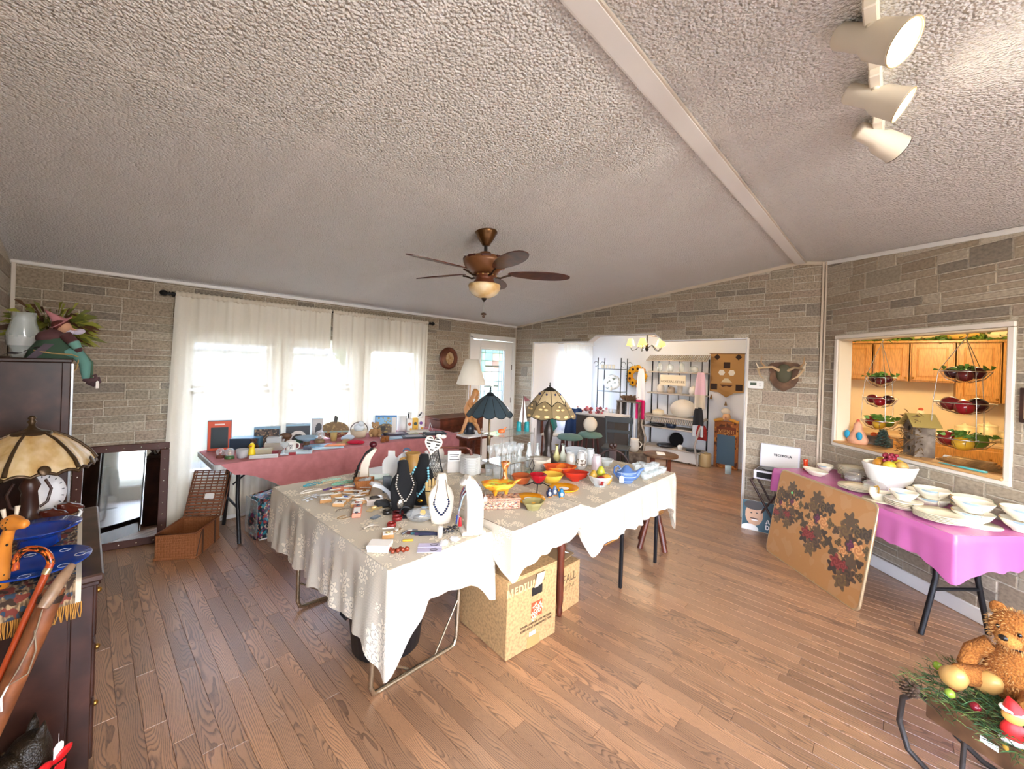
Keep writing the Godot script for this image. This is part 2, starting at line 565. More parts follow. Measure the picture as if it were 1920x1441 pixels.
func bricks(wall:Node3D,w:float,top:Callable,holes:Array,sd:int,cam_local:Vector3,x0:=.0,most:=300) -> void:
	var r:=RandomNumberGenerator.new()
	r.seed=sd
	var list:=[]
	var y:=.0
	while y < 3.0:
		var band:=r.randf_range(.135,.175)
		var x:=x0 - r.randf_range(.0,.3)
		while x < w:
			var cw:=r.randf_range(.2,.62)
			var kind:=r.randf()
			var rows:=[band]
			if kind > .16:
				var f:=r.randf_range(.38,.62)
				rows=[band*f,band*(1 - f)]
			if kind > .8:
				rows=[band*.34,band*.33,band*.33]
			if rows.size() == 1:cw=r.randf_range(.14,.34)
			var yy:=y
			for rh in rows:
				var cuts:=[.0,cw]
				if rows.size() > 1 and cw > .36 and r.randf() < .45:cuts=[.0,cw*r.randf_range(.3,.7),cw]
				for k in cuts.size() - 1:
					list.append(Rect2(x+cuts[k],yy,cuts[k+1] - cuts[k],rh))
				yy += rh
			x += cw
		y += band
	var keep:=[]
	for b:Rect2 in list:
		var q:=b
		var x1:=minf(q.end.x,w)
		q=Rect2(maxf(q.position.x,x0),q.position.y,x1 - maxf(q.position.x,x0),q.size.y)
		if q.size.x < .02:continue
		for o:Rect2 in holes:
			if not q.intersects(o):continue
			var best:=Rect2()
			for c in [Rect2(q.position,Vector2(o.position.x - q.position.x,q.size.y)),Rect2(Vector2(o.end.x,q.position.y),Vector2(q.end.x - o.end.x,q.size.y)),Rect2(q.position,Vector2(q.size.x,o.position.y - q.position.y)),Rect2(Vector2(q.position.x,o.end.y),Vector2(q.size.x,q.end.y - o.end.y))]:
				if c.size.x > .02 and c.size.y > .015 and c.get_area() > best.get_area():best=c
			q=best
		if q.size.x < .025 or q.size.y < .02:continue
		var ya:float=minf(q.end.y,top.call(q.position.x))
		var yb:float=minf(q.end.y,top.call(q.end.x))
		if minf(ya,yb) - q.position.y < .015:continue
		keep.append([q,ya,yb,Vector3(q.get_center().x,q.get_center().y,0).distance_to(cam_local)])
	keep.sort_custom(func(a,b):return a[3] < b[3])
	var rest:=g()
	for i in keep.size():
		var q:Rect2=keep[i][0]
		var b:=g() if i < most else rest
		b.st.set_smooth_group(-1)
		var m:=.0045
		var e:=.004
		var d:=r.randf_range(.004,.008)
		var o:=[V(q.position.x+m,q.position.y+m,0),V(q.position.x+m,keep[i][1] - m,0),V(q.end.x - m,keep[i][2] - m,0),V(q.end.x - m,q.position.y+m,0)]
		var n:=[o[0]+V(e,e,d),o[1]+V(e,-e,d),o[2]+V(-e,-e,d),o[3]+V(-e,e,d)]
		b.quad(n[0],n[1],n[2],n[3])
		for k in 4:
			var l:=(k+1) % 4
			b.quad(o[k],o[l],n[l],n[k])
		var kind:=r.randi_range(0,5)
		if r.randf() < .3:kind=0
		if i < most:part("brick",b,M["stone%d" % kind],wall)
	if keep.size() > most:
		var s:=part("brick_rest",rest,M.stone0,wall)
		s.set_meta("kind","stuff")
func shell() -> void:
	var fl:=struct("floor",g().box(V(3.7,-.055,-.7),V(8.9,.1,8.9)),mat("#3a261a",.7))
	var variants:=[]
	var lens:=[.42,.62,.9,1.25]
	for li in 4:
		for k in 9:
			var b:=g()
			var hw:=.0383
			var ln:float=lens[li]/2 - .0004
			var e:=.0012
			var r0:=Rect2(R(0,1),R(0,1),lens[li]/1.6,.077/.5)
			b.st.set_smooth_group(-1)
			var t:=[V(-hw+e,0,ln - e),V(-hw+e,0,-ln+e),V(hw - e,0,-ln+e),V(hw - e,0,ln - e)]
			var o:=[V(-hw,-.002,ln),V(-hw,-.002,-ln),V(hw,-.002,-ln),V(hw,-.002,ln)]
			var uu:=[Vector2(r0.position.x,r0.position.y),Vector2(r0.end.x,r0.position.y),r0.end,Vector2(r0.position.x,r0.end.y)]
			b.tri(t[0],t[1],t[2],uu[0],uu[1],uu[2])
			b.tri(t[0],t[2],t[3],uu[0],uu[2],uu[3])
			for q in 4:
				var l:=(q+1) % 4
				b.tri(o[q],o[l],t[l],uu[q],uu[l],uu[l])
				b.tri(o[q],t[l],t[q],uu[q],uu[l],uu[q])
			variants.append(b.done())
	var cells:=[]
	var x:=XL+.0385
	while x < XB:
		var z:=ZW - R(0,.5)
		while z < ZR:
			var li:=rng.randi_range(0,3)
			var c:=V(x,0,z+lens[li]/2)
			cells.append([c,li*9+rng.randi_range(0,8),rng.randi_range(0,2)])
			z += lens[li]
		x += .077
	var fwd:=V(cos(deg_to_rad(43.45)),0,-sin(deg_to_rad(43.45)))
	var rt:=V(sin(deg_to_rad(43.45)),0,cos(deg_to_rad(43.45)))
	for c in cells:
		var d:Vector3=c[0]
		var zf:=d.dot(fwd)
		var seen:bool=zf > 1.2 and absf(d.dot(rt)) < zf*1.32 and d.x < 4.9 and not (d.x < .05 and d.z < -2.0)
		c.append(zf if seen else 99.0)
	cells.sort_custom(func(a,b):return a[3] < b[3])
	var rest:=[SurfaceTool.new(),SurfaceTool.new(),SurfaceTool.new()]
	for s in rest:s.begin(Mesh.PRIMITIVE_TRIANGLES)
	for i in cells.size():
		var c:Array=cells[i]
		if i < 300:
			var p:=part("plank",variants[c[1]],M["oak%d" % c[2]],fl)
			p.position=c[0]
		else:
			rest[c[2]].append_from(variants[c[1]],0,Transform3D(Basis(),c[0]))
	for k in 3:
		var p:=part("plank_rest",rest[k].commit(),M["oak%d" % k],fl)
		p.set_meta("kind","stuff")
	struct("ceiling",slab_from(PackedVector2Array([P(-5.0,ceil_y(-5.0)),P(-.76,ceil_y(-.76)),P(-.76,3.0),P(-5.0,2.5)]),-.55,5.3),M.popcorn)
	struct("ceiling",slab_from(PackedVector2Array([P(-.76,ceil_y(-.76)),P(3.55,ceil_y(3.55)),P(3.55,2.5),P(-.76,3.0)]),-.55,5.3),M.popcorn)
	var beam:=struct("trim_1",g().box(V(2.36,2.835,-.757),V(5.66,.05,.088),.004),mat("#ebe8e2",.9))
	part("cap_strip",g().box(V(2.36,2.818,-.712),V(5.66,.012,.012),.002),mat("#cfc3b2",.7),beam)
	part("cap_strip",g().box(V(2.36,2.818,-.802),V(5.66,.012,.010),.002),mat("#e9e6e0",.7),beam)
	var bp:=PackedVector2Array([P(5.27,-.58),P(3.44,1.32),P(3.44,3.5),P(7.85,3.5),P(7.85,-5.0),P(5.27,-5.0)])
	var cb:=g()
	cb.T=Transform3D(Basis(V(1,0,0),V(0,0,1),V(0,-1,0)),Vector3.ZERO)
	cb.prism(bp,-2.46,-2.38)
	struct("ceiling",cb,M.plaster)
	var wins:=[Rect2(1.06,.49,.75,1.32),Rect2(1.945,.49,.75,1.32),Rect2(2.87,.49,.78,1.32)]
	var door:=Rect2(4.59,.0,.945,2.05)
	var dwin:=Rect2(6.86,.6,.95,1.35)
	var holes:=wins+[door]
	var wb:=g()
	var xs:=[-.15,1.06,1.81,1.945,2.695,2.87,3.65,4.59,5.535,5.7]
	for i in xs.size() - 1:
		var xa:float=xs[i]
		var xb:float=xs[i+1]
		var hole:Variant=null
		for h in holes:
			if absf(h.position.x - xa) < .01 and absf(h.end.x - xb) < .01:hole=h
		if hole == null:
			wb.box(V((xa+xb)/2,1.2,-.06),V(xb - xa,2.4,.12))
		else:
			if hole.position.y > .01:wb.box(V((xa+xb)/2,hole.position.y/2,-.06),V(xb - xa,hole.position.y,.12))
			wb.box(V((xa+xb)/2,(hole.end.y+2.4)/2,-.06),V(xb - xa,2.4 - hole.end.y,.12))
	var ww:=struct("wall_window_side",wb,M.mortar)
	ww.position=V(XL,0,ZW)
	bricks(ww,5.59,func(_x):return CEIL_L - .012,[wins[0].grow(.06),wins[1].grow(.06),wins[2].grow(.06),Rect2(4.52,0,1.08,2.12)],4,V(.4,1.65,4.844))
	var db:=g()
	db.box(V(5.9,1.25,-.06),V(.4,2.5,.12))
	db.box(V(6.1+.38,1.25,-.06),V(.76,2.5,.12))
	db.box(V(7.95,1.25,-.06),V(.28,2.5,.12))
	db.box(V(7.335,.3,-.06),V(.95,.6,.12))
	db.box(V(7.335,2.225,-.06),V(.95,.55,.12))
	struct("wall_dining_side",db,M.plaster).position=V(XL,0,ZW)
	var dt:=struct("window_4",g().box(V(0,.665,0),V(.95,.04,.06)).box(V(0,-.665,0),V(.95,.04,.06)).box(V(-.455,0,0),V(.04,1.35,.06)).box(V(.455,0,0),V(.04,1.35,.06)).box(V(0,.02,0),V(.95,.05,.05)),M.white)
	dt.position=V(XL+dwin.get_center().x,dwin.get_center().y+.0,ZW - .06)
	part("pane",g().box(V(0,0,-.01),V(.9,1.3,.004)),M.glass,dt)
	for i in 3:
		var r:Rect2=wins[i]
		var n:=struct("window_%d" % (i+1),g(),M.white)
		n.position=V(XL+r.get_center().x,r.get_center().y,ZW - .05)
		var hw:=r.size.x/2
		var hh:=r.size.y/2
		n.mesh=g().box(V(0,hh - .02,0),V(r.size.x,.04,.1),.004).box(V(0,-hh+.02,.01),V(r.size.x,.04,.12),.004).box(V(-hw+.02,0,0),V(.04,r.size.y,.1),.004).box(V(hw - .02,0,0),V(.04,r.size.y,.1),.004).done()
		for k in 2:
			var yc:float=[.405,-.255][k]
			var hs:float=[.24,.405][k]
			var zz:float=[-.025,.015][k]
			var sash:=part("sash",g().box(V(0,yc+hs - .018,zz),V(r.size.x - .07,.036,.03),.004).box(V(0,yc - hs+.018,zz),V(r.size.x - .07,.036,.03),.004).box(V(-hw+.052,yc,zz),V(.034,hs*2,.03),.004).box(V(hw - .052,yc,zz),V(.034,hs*2,.03),.004),M.white,n)
			part("pane",g().box(V(0,yc,zz),V(r.size.x - .12,hs*2 - .05,.004)),M.glass,sash)
		part("casing",g().box(V(0,hh+.025,.056),V(r.size.x+.11,.055,.014),.004).box(V(0,-hh - .025,.056),V(r.size.x+.11,.055,.014),.004).box(V(-hw - .025,0,.056),V(.055,r.size.y,.014),.004).box(V(hw+.025,0,.056),V(.055,r.size.y,.014),.004),M.white,n)
	entry_door()
	var zc:=-.54
	var gl:=zc - ZW
	var op:=[P(.695,.0),P(.695,2.04),P(1.675,2.03),P(1.79,2.125),P(2.69,2.12),P(2.815,2.035),P(3.88,2.035),P(3.88,0)]
	var gtop:=func(xl):return ceil_y(zc - xl) - .004
	var gp:=PackedVector2Array([P(-.02,0),P(-.02,gtop.call(-.02)+.02),P(.22,gtop.call(.22)+.02),P(gl+.1,gtop.call(gl)+.02),P(gl+.1,0)])
	for k in range(op.size() - 1,-1,-1):gp.append(op[k])
	var gb:=g()
	gb.prism(gp,-.12,.0)
	var gw:=struct("wall_gable",gb,M.mortar)
	gw.transform=Transform3D(Basis(V(0,0,-1),V(0,1,0),V(-1,0,0)),V(XG,0,zc))
	bricks(gw,gl - .01,func(xl):return minf(gtop.call(xl),2.868) - .012,[Rect2(.69,-.1,3.2,2.14),Rect2(1.7,2.0,1.1,.135)],9,V(-.54,1.65,5.19),.01)
	var lining:=g()
	for k in op.size() - 1:
		var a:Vector2=op[k]
		var b2:Vector2=op[k+1]
		var c:=(a+b2)/2
		var dirv:=(b2 - a)
		lining.T=Transform3D(Basis(V(dirv.normalized().x,dirv.normalized().y,0),V(-dirv.normalized().y,dirv.normalized().x,0),V(0,0,1)),V(c.x,c.y,-.06))
		lining.box(V(0,-.006,0),V(dirv.length()+.012,.012,.13))
	lining.T=Transform3D()
	part("opening_lining",lining,M.plaster,gw)
	part("edge_trim",g().box(V(.685,1.02,.008),V(.022,2.04,.016),.003).box(V(3.89,1.02,.008),V(.022,2.04,.016),.003),M.trim,gw)
	var back:=g()
	back.prism(gp,-.125,-.121)
	part("plaster_face",back,M.plaster,gw)
	var ks:=2.57
	var kw:=struct("wall_kitchen",g(),M.mortar)
	kw.transform=KT()
	var ktop:=func(s):return ceil_y(-.54+.717*s) - .004
	var kb:=g()
	kb.prism(PackedVector2Array([P(0,0),P(0,ktop.call(0)+.02),P(.18,ktop.call(.18)+.02),P(.18,0)]),-.12,0)
	kb.prism(PackedVector2Array([P(1.5,0),P(1.5,ktop.call(1.5)+.02),P(ks,ktop.call(ks)+.02),P(ks,0)]),-.12,0)
	kb.prism(PackedVector2Array([P(.18,2.0),P(.18,ktop.call(.18)+.02),P(1.5,ktop.call(1.5)+.02),P(1.5,2.0)]),-.12,0)
	kb.prism(PackedVector2Array([P(.18,0),P(.18,1.0),P(1.5,1.0),P(1.5,0)]),-.12,0)
	kw.mesh=kb.done()
	bricks(kw,ks,func(s):return ktop.call(s) - .03,[Rect2(.145,.965,1.39,1.08)],23,V(4.0,1.65,3.35),.02)
	var pt:=struct("trim_2",g().box(V(.84,2.02,.008),V(1.385,.034,.02),.003).box(V(.84,.985,.008),V(1.385,.034,.02),.003).box(V(.164,1.5,.008),V(.034,1.0,.02),.003).box(V(1.516,1.5,.008),V(.034,1.0,.02),.003),M.trim)
	pt.transform=KT()
	part("jamb",g().box(V(.187,1.5,-.06),V(.012,1.0,.13)).box(V(1.493,1.5,-.06),V(.012,1.0,.13)).box(V(.84,1.994,-.06),V(1.32,.012,.13)),M.cream_wall,pt)
	part("ledge",g().box(V(.84,1.006,-.10),V(1.32,.02,.26),.004),mat("#c99a60",.4),pt)
	var lw:=struct("wall_left",g().box(V(XL - .06,1.45,-2.6),V(.12,2.9,4.7)).box(V(XL - .06,.2,1.6),V(.12,.4,3.8)).box(V(XL - .06,2.5,1.6),V(.12,.8,3.8)).box(V(XL - .06,1.2,3.3),V(.12,1.8,.3)),M.mortar)
	var lwin:=struct("window_6",g().box(V(XL - .06,.42,1.45),V(.08,.05,3.4)).box(V(XL - .06,2.08,1.45),V(.08,.05,3.4)).box(V(XL - .06,1.25,.9),V(.08,1.7,.05)).box(V(XL - .06,1.25,2.0),V(.08,1.7,.05)),M.white)  # unseen window beside the camera, placed to brighten the room with sky
	part("pane",g().box(V(XL - .06,1.25,1.45),V(.004,1.64,3.4)),M.glass,lwin)
	for k in 22:
		var b:=g()
		b.box(V(XL+.003,.0,.0),V(.008,.1,.42),.003)
		var br:=part("brick",b,M["stone%d" % (k % 6)],lw)
		br.position=V(0,2.22 - .115*floorf(k/2.0),-4.6+.44*(k % 2)+(.1 if (k/2) % 2 else .0))
	var rw:=g()
	rw.box(V(1.5,2.5,ZR+.06),V(4.2,.8,.12)).box(V(-.15,1.05,ZR+.06),V(.7,2.1,.12)).box(V(3.3,1.05,ZR+.06),V(.4,2.1,.12)).box(V(1.65,.15,ZR+.06),V(2.9,.3,.12))
	struct("wall_rear",rw,M.mortar)
	var pw:=struct("window_5",g().box(V(1.65,.32,ZR+.05),V(2.9,.05,.08)).box(V(1.65,2.08,ZR+.05),V(2.9,.05,.08)).box(V(.22,1.2,ZR+.05),V(.05,1.8,.08)).box(V(1.65,1.2,ZR+.05),V(.06,1.8,.08)).box(V(3.08,1.2,ZR+.05),V(.05,1.8,.08)),M.white)  # rear window out of view, placed to let sky light into the room
	part("pane",g().box(V(1.65,1.2,ZR+.05),V(2.82,1.72,.004)),M.glass,pw)
	struct("wall_right",g().box(V(3.46,1.4,2.38),V(.12,2.8,2.16)),M.mortar)
	struct("wall_back",g().box(V(XB+.06,1.25,-.8),V(.12,2.5,8.6)),M.plaster)
	struct("added_partition_wall",g().box(V(6.85,1.2,-1.2),V(1.7,2.4,.1)),M.plaster)  # added wall out of view, keeps warm kitchen light from the dining room
	struct("wall_kitchen_end",g().box(V(5.6,1.2,ZR+.06),V(4.4,2.4,.12)),M.cream_wall)
	var crown:=struct("trim_3",g().box(V(2.4,CEIL_L - .008,ZW+.012),V(5.6,.03,.024),.006),M.white)
	part("shadow_bead",g().box(V(2.4,CEIL_L+.008,ZW+.03),V(5.6,.012,.02),.003),M.white,crown)
	var rk:=g()
	rk.T=Transform3D(Basis(V(0,0,-1),V(0,1,0),V(-1,0,0)),V(XG,0,zc))
	var yr:=ceil_y(-.76)
	rk.prism(PackedVector2Array([P(.22,yr - .035),P(.22,yr),P(gl,CEIL_L+.01),P(gl,CEIL_L - .025)]),0,.012)
	rk.prism(PackedVector2Array([P(0,ktop.call(0) - .03),P(0,ktop.call(0)),P(.22,yr),P(.22,yr - .035)]),0,.012)
	struct("trim_4",rk,mat("#cbbda8",.6))
	var kr:=g()
	kr.prism(PackedVector2Array([P(0,ktop.call(0) - .035),P(0,ktop.call(0)),P(ks,ktop.call(ks)),P(ks,ktop.call(ks) - .035)]),0,.014)
	struct("trim_5",kr,M.white).transform=KT()
	struct("trim_6",g().box(V(XG - .012,1.4,zc - .022),V(.024,2.8,.02),.004).box(V(XG - .016,1.4,zc+.004),V(.016,2.8,.016),.004),mat("#cbbba6",.6))
	struct("trim_7",g().box(V(XG - .01,1.15,ZW+.01),V(.02,2.3,.02),.004),mat("#cbbda8",.6))
	struct("trim_8",g().box(V(XL+.02,1.15,ZW+.014),V(.024,2.3,.02),.004),M.trim)
	struct("baseboard_kitchen_wall",g().box(V(1.28,.052,.012),V(2.56,.1,.018),.005),M.white).transform=KT()
	struct("baseboard_gable",g().box(V(XG - .012,.052,-.89),V(.018,.1,.68),.005).box(V(XG - .012,.052,-4.63),V(.018,.1,.42),.005),M.white)
	struct("baseboard_window",g().box(V(1.9,.045,ZW+.012),V(4.5,.08,.016),.005),M.white)
	struct("baseboard_back",g().box(V(XB - .01,.06,-3.05),V(.016,.12,3.6),.004),M.white)
func KT() -> Transform3D:
	return Transform3D(Basis(V(-.697,0,.717),V(0,1,0),V(-.717,0,-.697)),V(XG,0,-.54))
func entry_door() -> void:
	var d:=struct("door_1",g().box(V(0,1.02,-.03),V(.9,2.02,.045),.003),M.white)
	d.position=V(XL+5.0625,0,ZW)
	d.mesh=g().box(V(-.36,1.02,-.03),V(.18,2.02,.045),.003).box(V(.36,1.02,-.03),V(.18,2.02,.045),.003).box(V(0,1.955,-.03),V(.54,.15,.045),.003).box(V(0,.505,-.03),V(.54,.99,.045),.003).done()
	part("light_frame",g().box(V(0,1.9,-.004),V(.6,.03,.012),.004).box(V(0,.985,-.004),V(.6,.03,.012),.004).box(V(-.285,1.44,-.004),V(.03,.9,.012),.004).box(V(.285,1.44,-.004),V(.03,.9,.012),.004),M.white,d)
	var cols:=[Color(.85,.95,.97),Color(.75,.93,.97),Color(.96,.8,.78),Color(.8,.94,.86),Color(.97,.95,.88)]
	var xs:=[-.27,-.235,-.16,.0,.16,.235,.27]
	var ys:=[1.0,1.04,1.2,1.36,1.52,1.7,1.83,1.885]
	var lead:=g()
	for x in xs:lead.box(V(x,1.4425,-.03),V(.007,.885,.012))
	for y in ys:lead.box(V(0,y,-.03),V(.54,.007,.012))
	lead.box(V(0,1.61,-.03),V(.3,.02,.012)).box(V(0,1.28,-.03),V(.3,.02,.012))
	part("leading",lead,mat("#7d8a8c",.4,.8),d)
	for i in xs.size() - 1:
		for j in ys.size() - 1:
			var rim:=i == 0 or i == xs.size() - 2 or j == 0 or j == ys.size() - 2
			var c:Color=cols[1] if rim else cols[(i*3+j*2) % 5]
			part("pane",g().box(V((xs[i]+xs[i+1])/2,(ys[j]+ys[j+1])/2,-.03),V(xs[i+1] - xs[i],ys[j+1] - ys[j],.004)),glassy(c,.5 if rim else .36,.12),d)
	var kn:=part("knob",g().at(V(-.385,.92,.0),V(PI/2,0,0)).lathe([P(0,0),P(.03,0),P(.03,.008),P(.012,.012),P(.012,.03),P(.026,.04),P(.028,.055),P(.018,.066),P(0,.068)],16),mat("#6b6157",.3,1.0),d)
	kn.set_meta("label","round brushed metal door knob")
	part("deadbolt",g().at(V(-.385,1.08,.0),V(PI/2,0,0)).lathe([P(0,0),P(.03,0),P(.028,.012),P(0,.014)],16),mat("#6b6157",.3,1.0),d)
	for y in [.3,1.03,1.6]:part("hinge",g().box(V(.452,y,-.006),V(.016,.09,.014),.003),mat("#6b6157",.4,.9),d)
	var c:=struct("trim_9",g().box(V(-.495,1.04,.008),V(.06,2.08,.018),.004).box(V(.495,1.04,.008),V(.06,2.08,.018),.004).box(V(0,2.085,.008),V(1.05,.06,.018),.004).box(V(-.462,1.03,-.05),V(.018,2.06,.12)).box(V(.462,1.03,-.05),V(.018,2.06,.12)).box(V(0,2.048,-.05),V(.94,.016,.12)),M.white)
	c.position=d.position
func outside() -> void:
	var gr:=noise_tex(.03,256,[[.0,"#3a4426"],[.5,"#525c36"],[1.0,"#6f6b4c"]],FastNoiseLite.TYPE_SIMPLEX_SMOOTH,51,4)
	var ground:=single("lawn","pale green lawn in the sun beyond the lace curtains","lawn",g().box(V(3,-.45,-28),V(90,.1,46)),tri_mat("lawn",gr,.4,.95))
	ground.set_meta("kind","structure")
	var deck:=single("porch_floor","pale wooden porch floor right outside the curtained windows","porch",g().box(V(2.6,-.16,-6.0),V(7.2,.08,2.0)),mat("#8d8373",.8))
	deck.set_meta("kind","structure")
	var rail:=thing("porch_railing","blue-grey porch railing seen through the lace curtains","railing",V(0,0,-6.95))
	for x in [-.6,.75,2.1,3.45,4.8]:part("post",g().box(V(x,.38,0),V(.1,1.0,.1),.01),mat("#8b98a5",.8),rail)
	for y in [.88,.5,.12]:part("rail",g().box(V(2.1,y,0),V(5.5,.07,.05),.008),mat("#8b98a5",.8),rail)
	rng.seed=77
	for k in 5:
		var t:=thing("yard_tree",["round green tree left of the white shed across the yard","tall green tree behind the porch railing","small tree at the far end of the yard","wide tree beyond the middle window","dark green tree seen through the entry door glass"][k],"tree",V([-1.5,2.0,6.0,9.5,14.0][k],-.4,[-15,-21,-24,-20,-14][k]),0,"trees across the yard")
		part("trunk",g().cyl(Vector3.ZERO,.2,2.4,10,.13),mat("#6b5a48",.9),t)
		var cr:=g()
		for q in 9:cr.ball(V(R(-1.1,1.1),R(2.0,3.9),R(-.9,.9)),Vector3.ONE*R(.6,1.1),9,6)
		part("crown",cr,tri_mat("leaf",noise_tex(.05,128,[[.0,"#2f4a22"],[.5,"#5d8038"],[1.0,"#a5bd6a"]],FastNoiseLite.TYPE_SIMPLEX_SMOOTH,5,3),1.2,.9,Color.WHITE,null,.0,false),t)
	var sh:=thing("garden_shed","low white shed across the yard behind the lace curtains","shed",V(4.4,-.4,-17))
	part("wall",g().box(V(0,1.1,0),V(4.2,2.2,2.4)),mat("#a8b0b0",.8),sh)
	part("roof",g().prism(PackedVector2Array([P(-2.4,2.2),P(0,3.0),P(2.4,2.2)]),-1.4,1.4),mat("#8a8f98",.8),sh)
	part("shed_door",g().box(V(.3,.95,1.22),V(.9,1.9,.04)),mat("#7d8fa3",.6),sh)
func aim(dir:Vector3,at:Vector3) -> Transform3D:
	var y:=dir.normalized()
	var x:=Vector3.UP.cross(y).normalized() if absf(y.y) < .95 else Vector3.RIGHT
	return Transform3D(Basis(x,y,x.cross(y)),at)
func track_lights() -> void:
	var zt:=-.078
	var heads:=[[1.6,V(-.15,-.45,.55),true,.88,.3],[1.96,V(.05,-.4,.6),true,.82,.3],[2.31,V(.45,-.32,.5),false,.82,.0]]
	track(zt,1.4,heads,"cream ceiling track with three swivelling spot heads, two of them lit")
	track(1.35,1.2,[[.45,V(-.02,-.36,-.9),true,.82,.8],[1.25,V(.5,-.34,-.8),true,.82,.7],[2.0,V(.85,-.42,-.2),true,.82,.55]],"unseen second ceiling track behind the camera, placed to light the room from the front")  # unseen track behind the camera, placed to light tables and walls frontally
func track(zt:float,xc:float,heads:Array,label:String) -> void:
	var cream:=mat("#eadfcb",.35)
	var ty:=ceil_y(zt)
	var tr:=thing("track_light",label,"track light",V(xc,ty,zt))
	var rail:=part("track_rail",g().box(V(0,-.014,0),V(2.1,.026,.036),.003),cream,tr)
	part("end_cap",g().box(V(1.056,-.014,0),V(.014,.03,.04),.003),cream,rail)
	for h in heads:
		var sc:float=h[3]
		var d:Vector3=h[1].normalized()
		var joint:=V(h[0] - xc,-.06,.0)
		var arm:=part("mount_block",g().box(V(h[0] - xc - .06,-.04,0),V(.1,.03,.034),.004).cyl(V(h[0] - xc - .03,-.065,0),.012,.04,10),cream,tr)
		part("knuckle",g().ball(joint+V(-.02,.01,0),V(.016,.016,.016),10,6),mat("#b9ad98",.3,.6),arm)
		var b:=g()
		b.T=aim(d,joint+V(0,-.02,0) - d*.12*sc)
		b.lathe([P(0,0),P(.036*sc,.0),P(.042*sc,.008),P(.043*sc,.105*sc),P(.060*sc,.135*sc),P(.066*sc,.225*sc),P(.069*sc,.228*sc),P(.066*sc,.231*sc),P(.060*sc,.215*sc),P(.052*sc,.15*sc),P(.036*sc,.14*sc)],28)
		var head:=part("lamp_head",b,cream,tr)
		var rim:=g()
		rim.T=b.T
		var c:=[]
		for k in 28:c.append(V(cos(TAU*k/28)*.067*sc,.231*sc,sin(TAU*k/28)*.067*sc))
		rim.tube(c,.0018,5,true)
		part("rim",rim,mat("#2b2622" if not h[2] else "#c9ab7c",.4),head)  # lamplight put into the rim colour: tan on lit heads, dark on unlit
		var bulb:=g()
		bulb.T=b.T
		bulb.lathe([P(0,.150*sc),P(.03*sc,.155*sc),P(.052*sc,.19*sc),P(.05*sc,.198*sc),P(.03*sc,.205*sc),P(0,.207*sc)],24)
		part("bulb",bulb,glow(Color(1.0,.94,.84),4.0) if h[2] else mat("#d9d3c6",.3),head)
		if h[2]:
			var l:=SpotLight3D.new()
			l.name="track_spot"
			l.light_color=Color(1.0,.965,.92)
			l.light_energy=h[4]
			l.spot_angle=52.0
			l.spot_angle_attenuation=1.0
			l.spot_range=12.0
			l.spot_attenuation=2.0
			l.light_size=.25
			l.shadow_enabled=true
			tr.add_child(l,true)
			l.transform=Transform3D(Basis.looking_at(d,Vector3.UP),joint+V(0,-.02,0)+d*(.235 - .12)*sc)
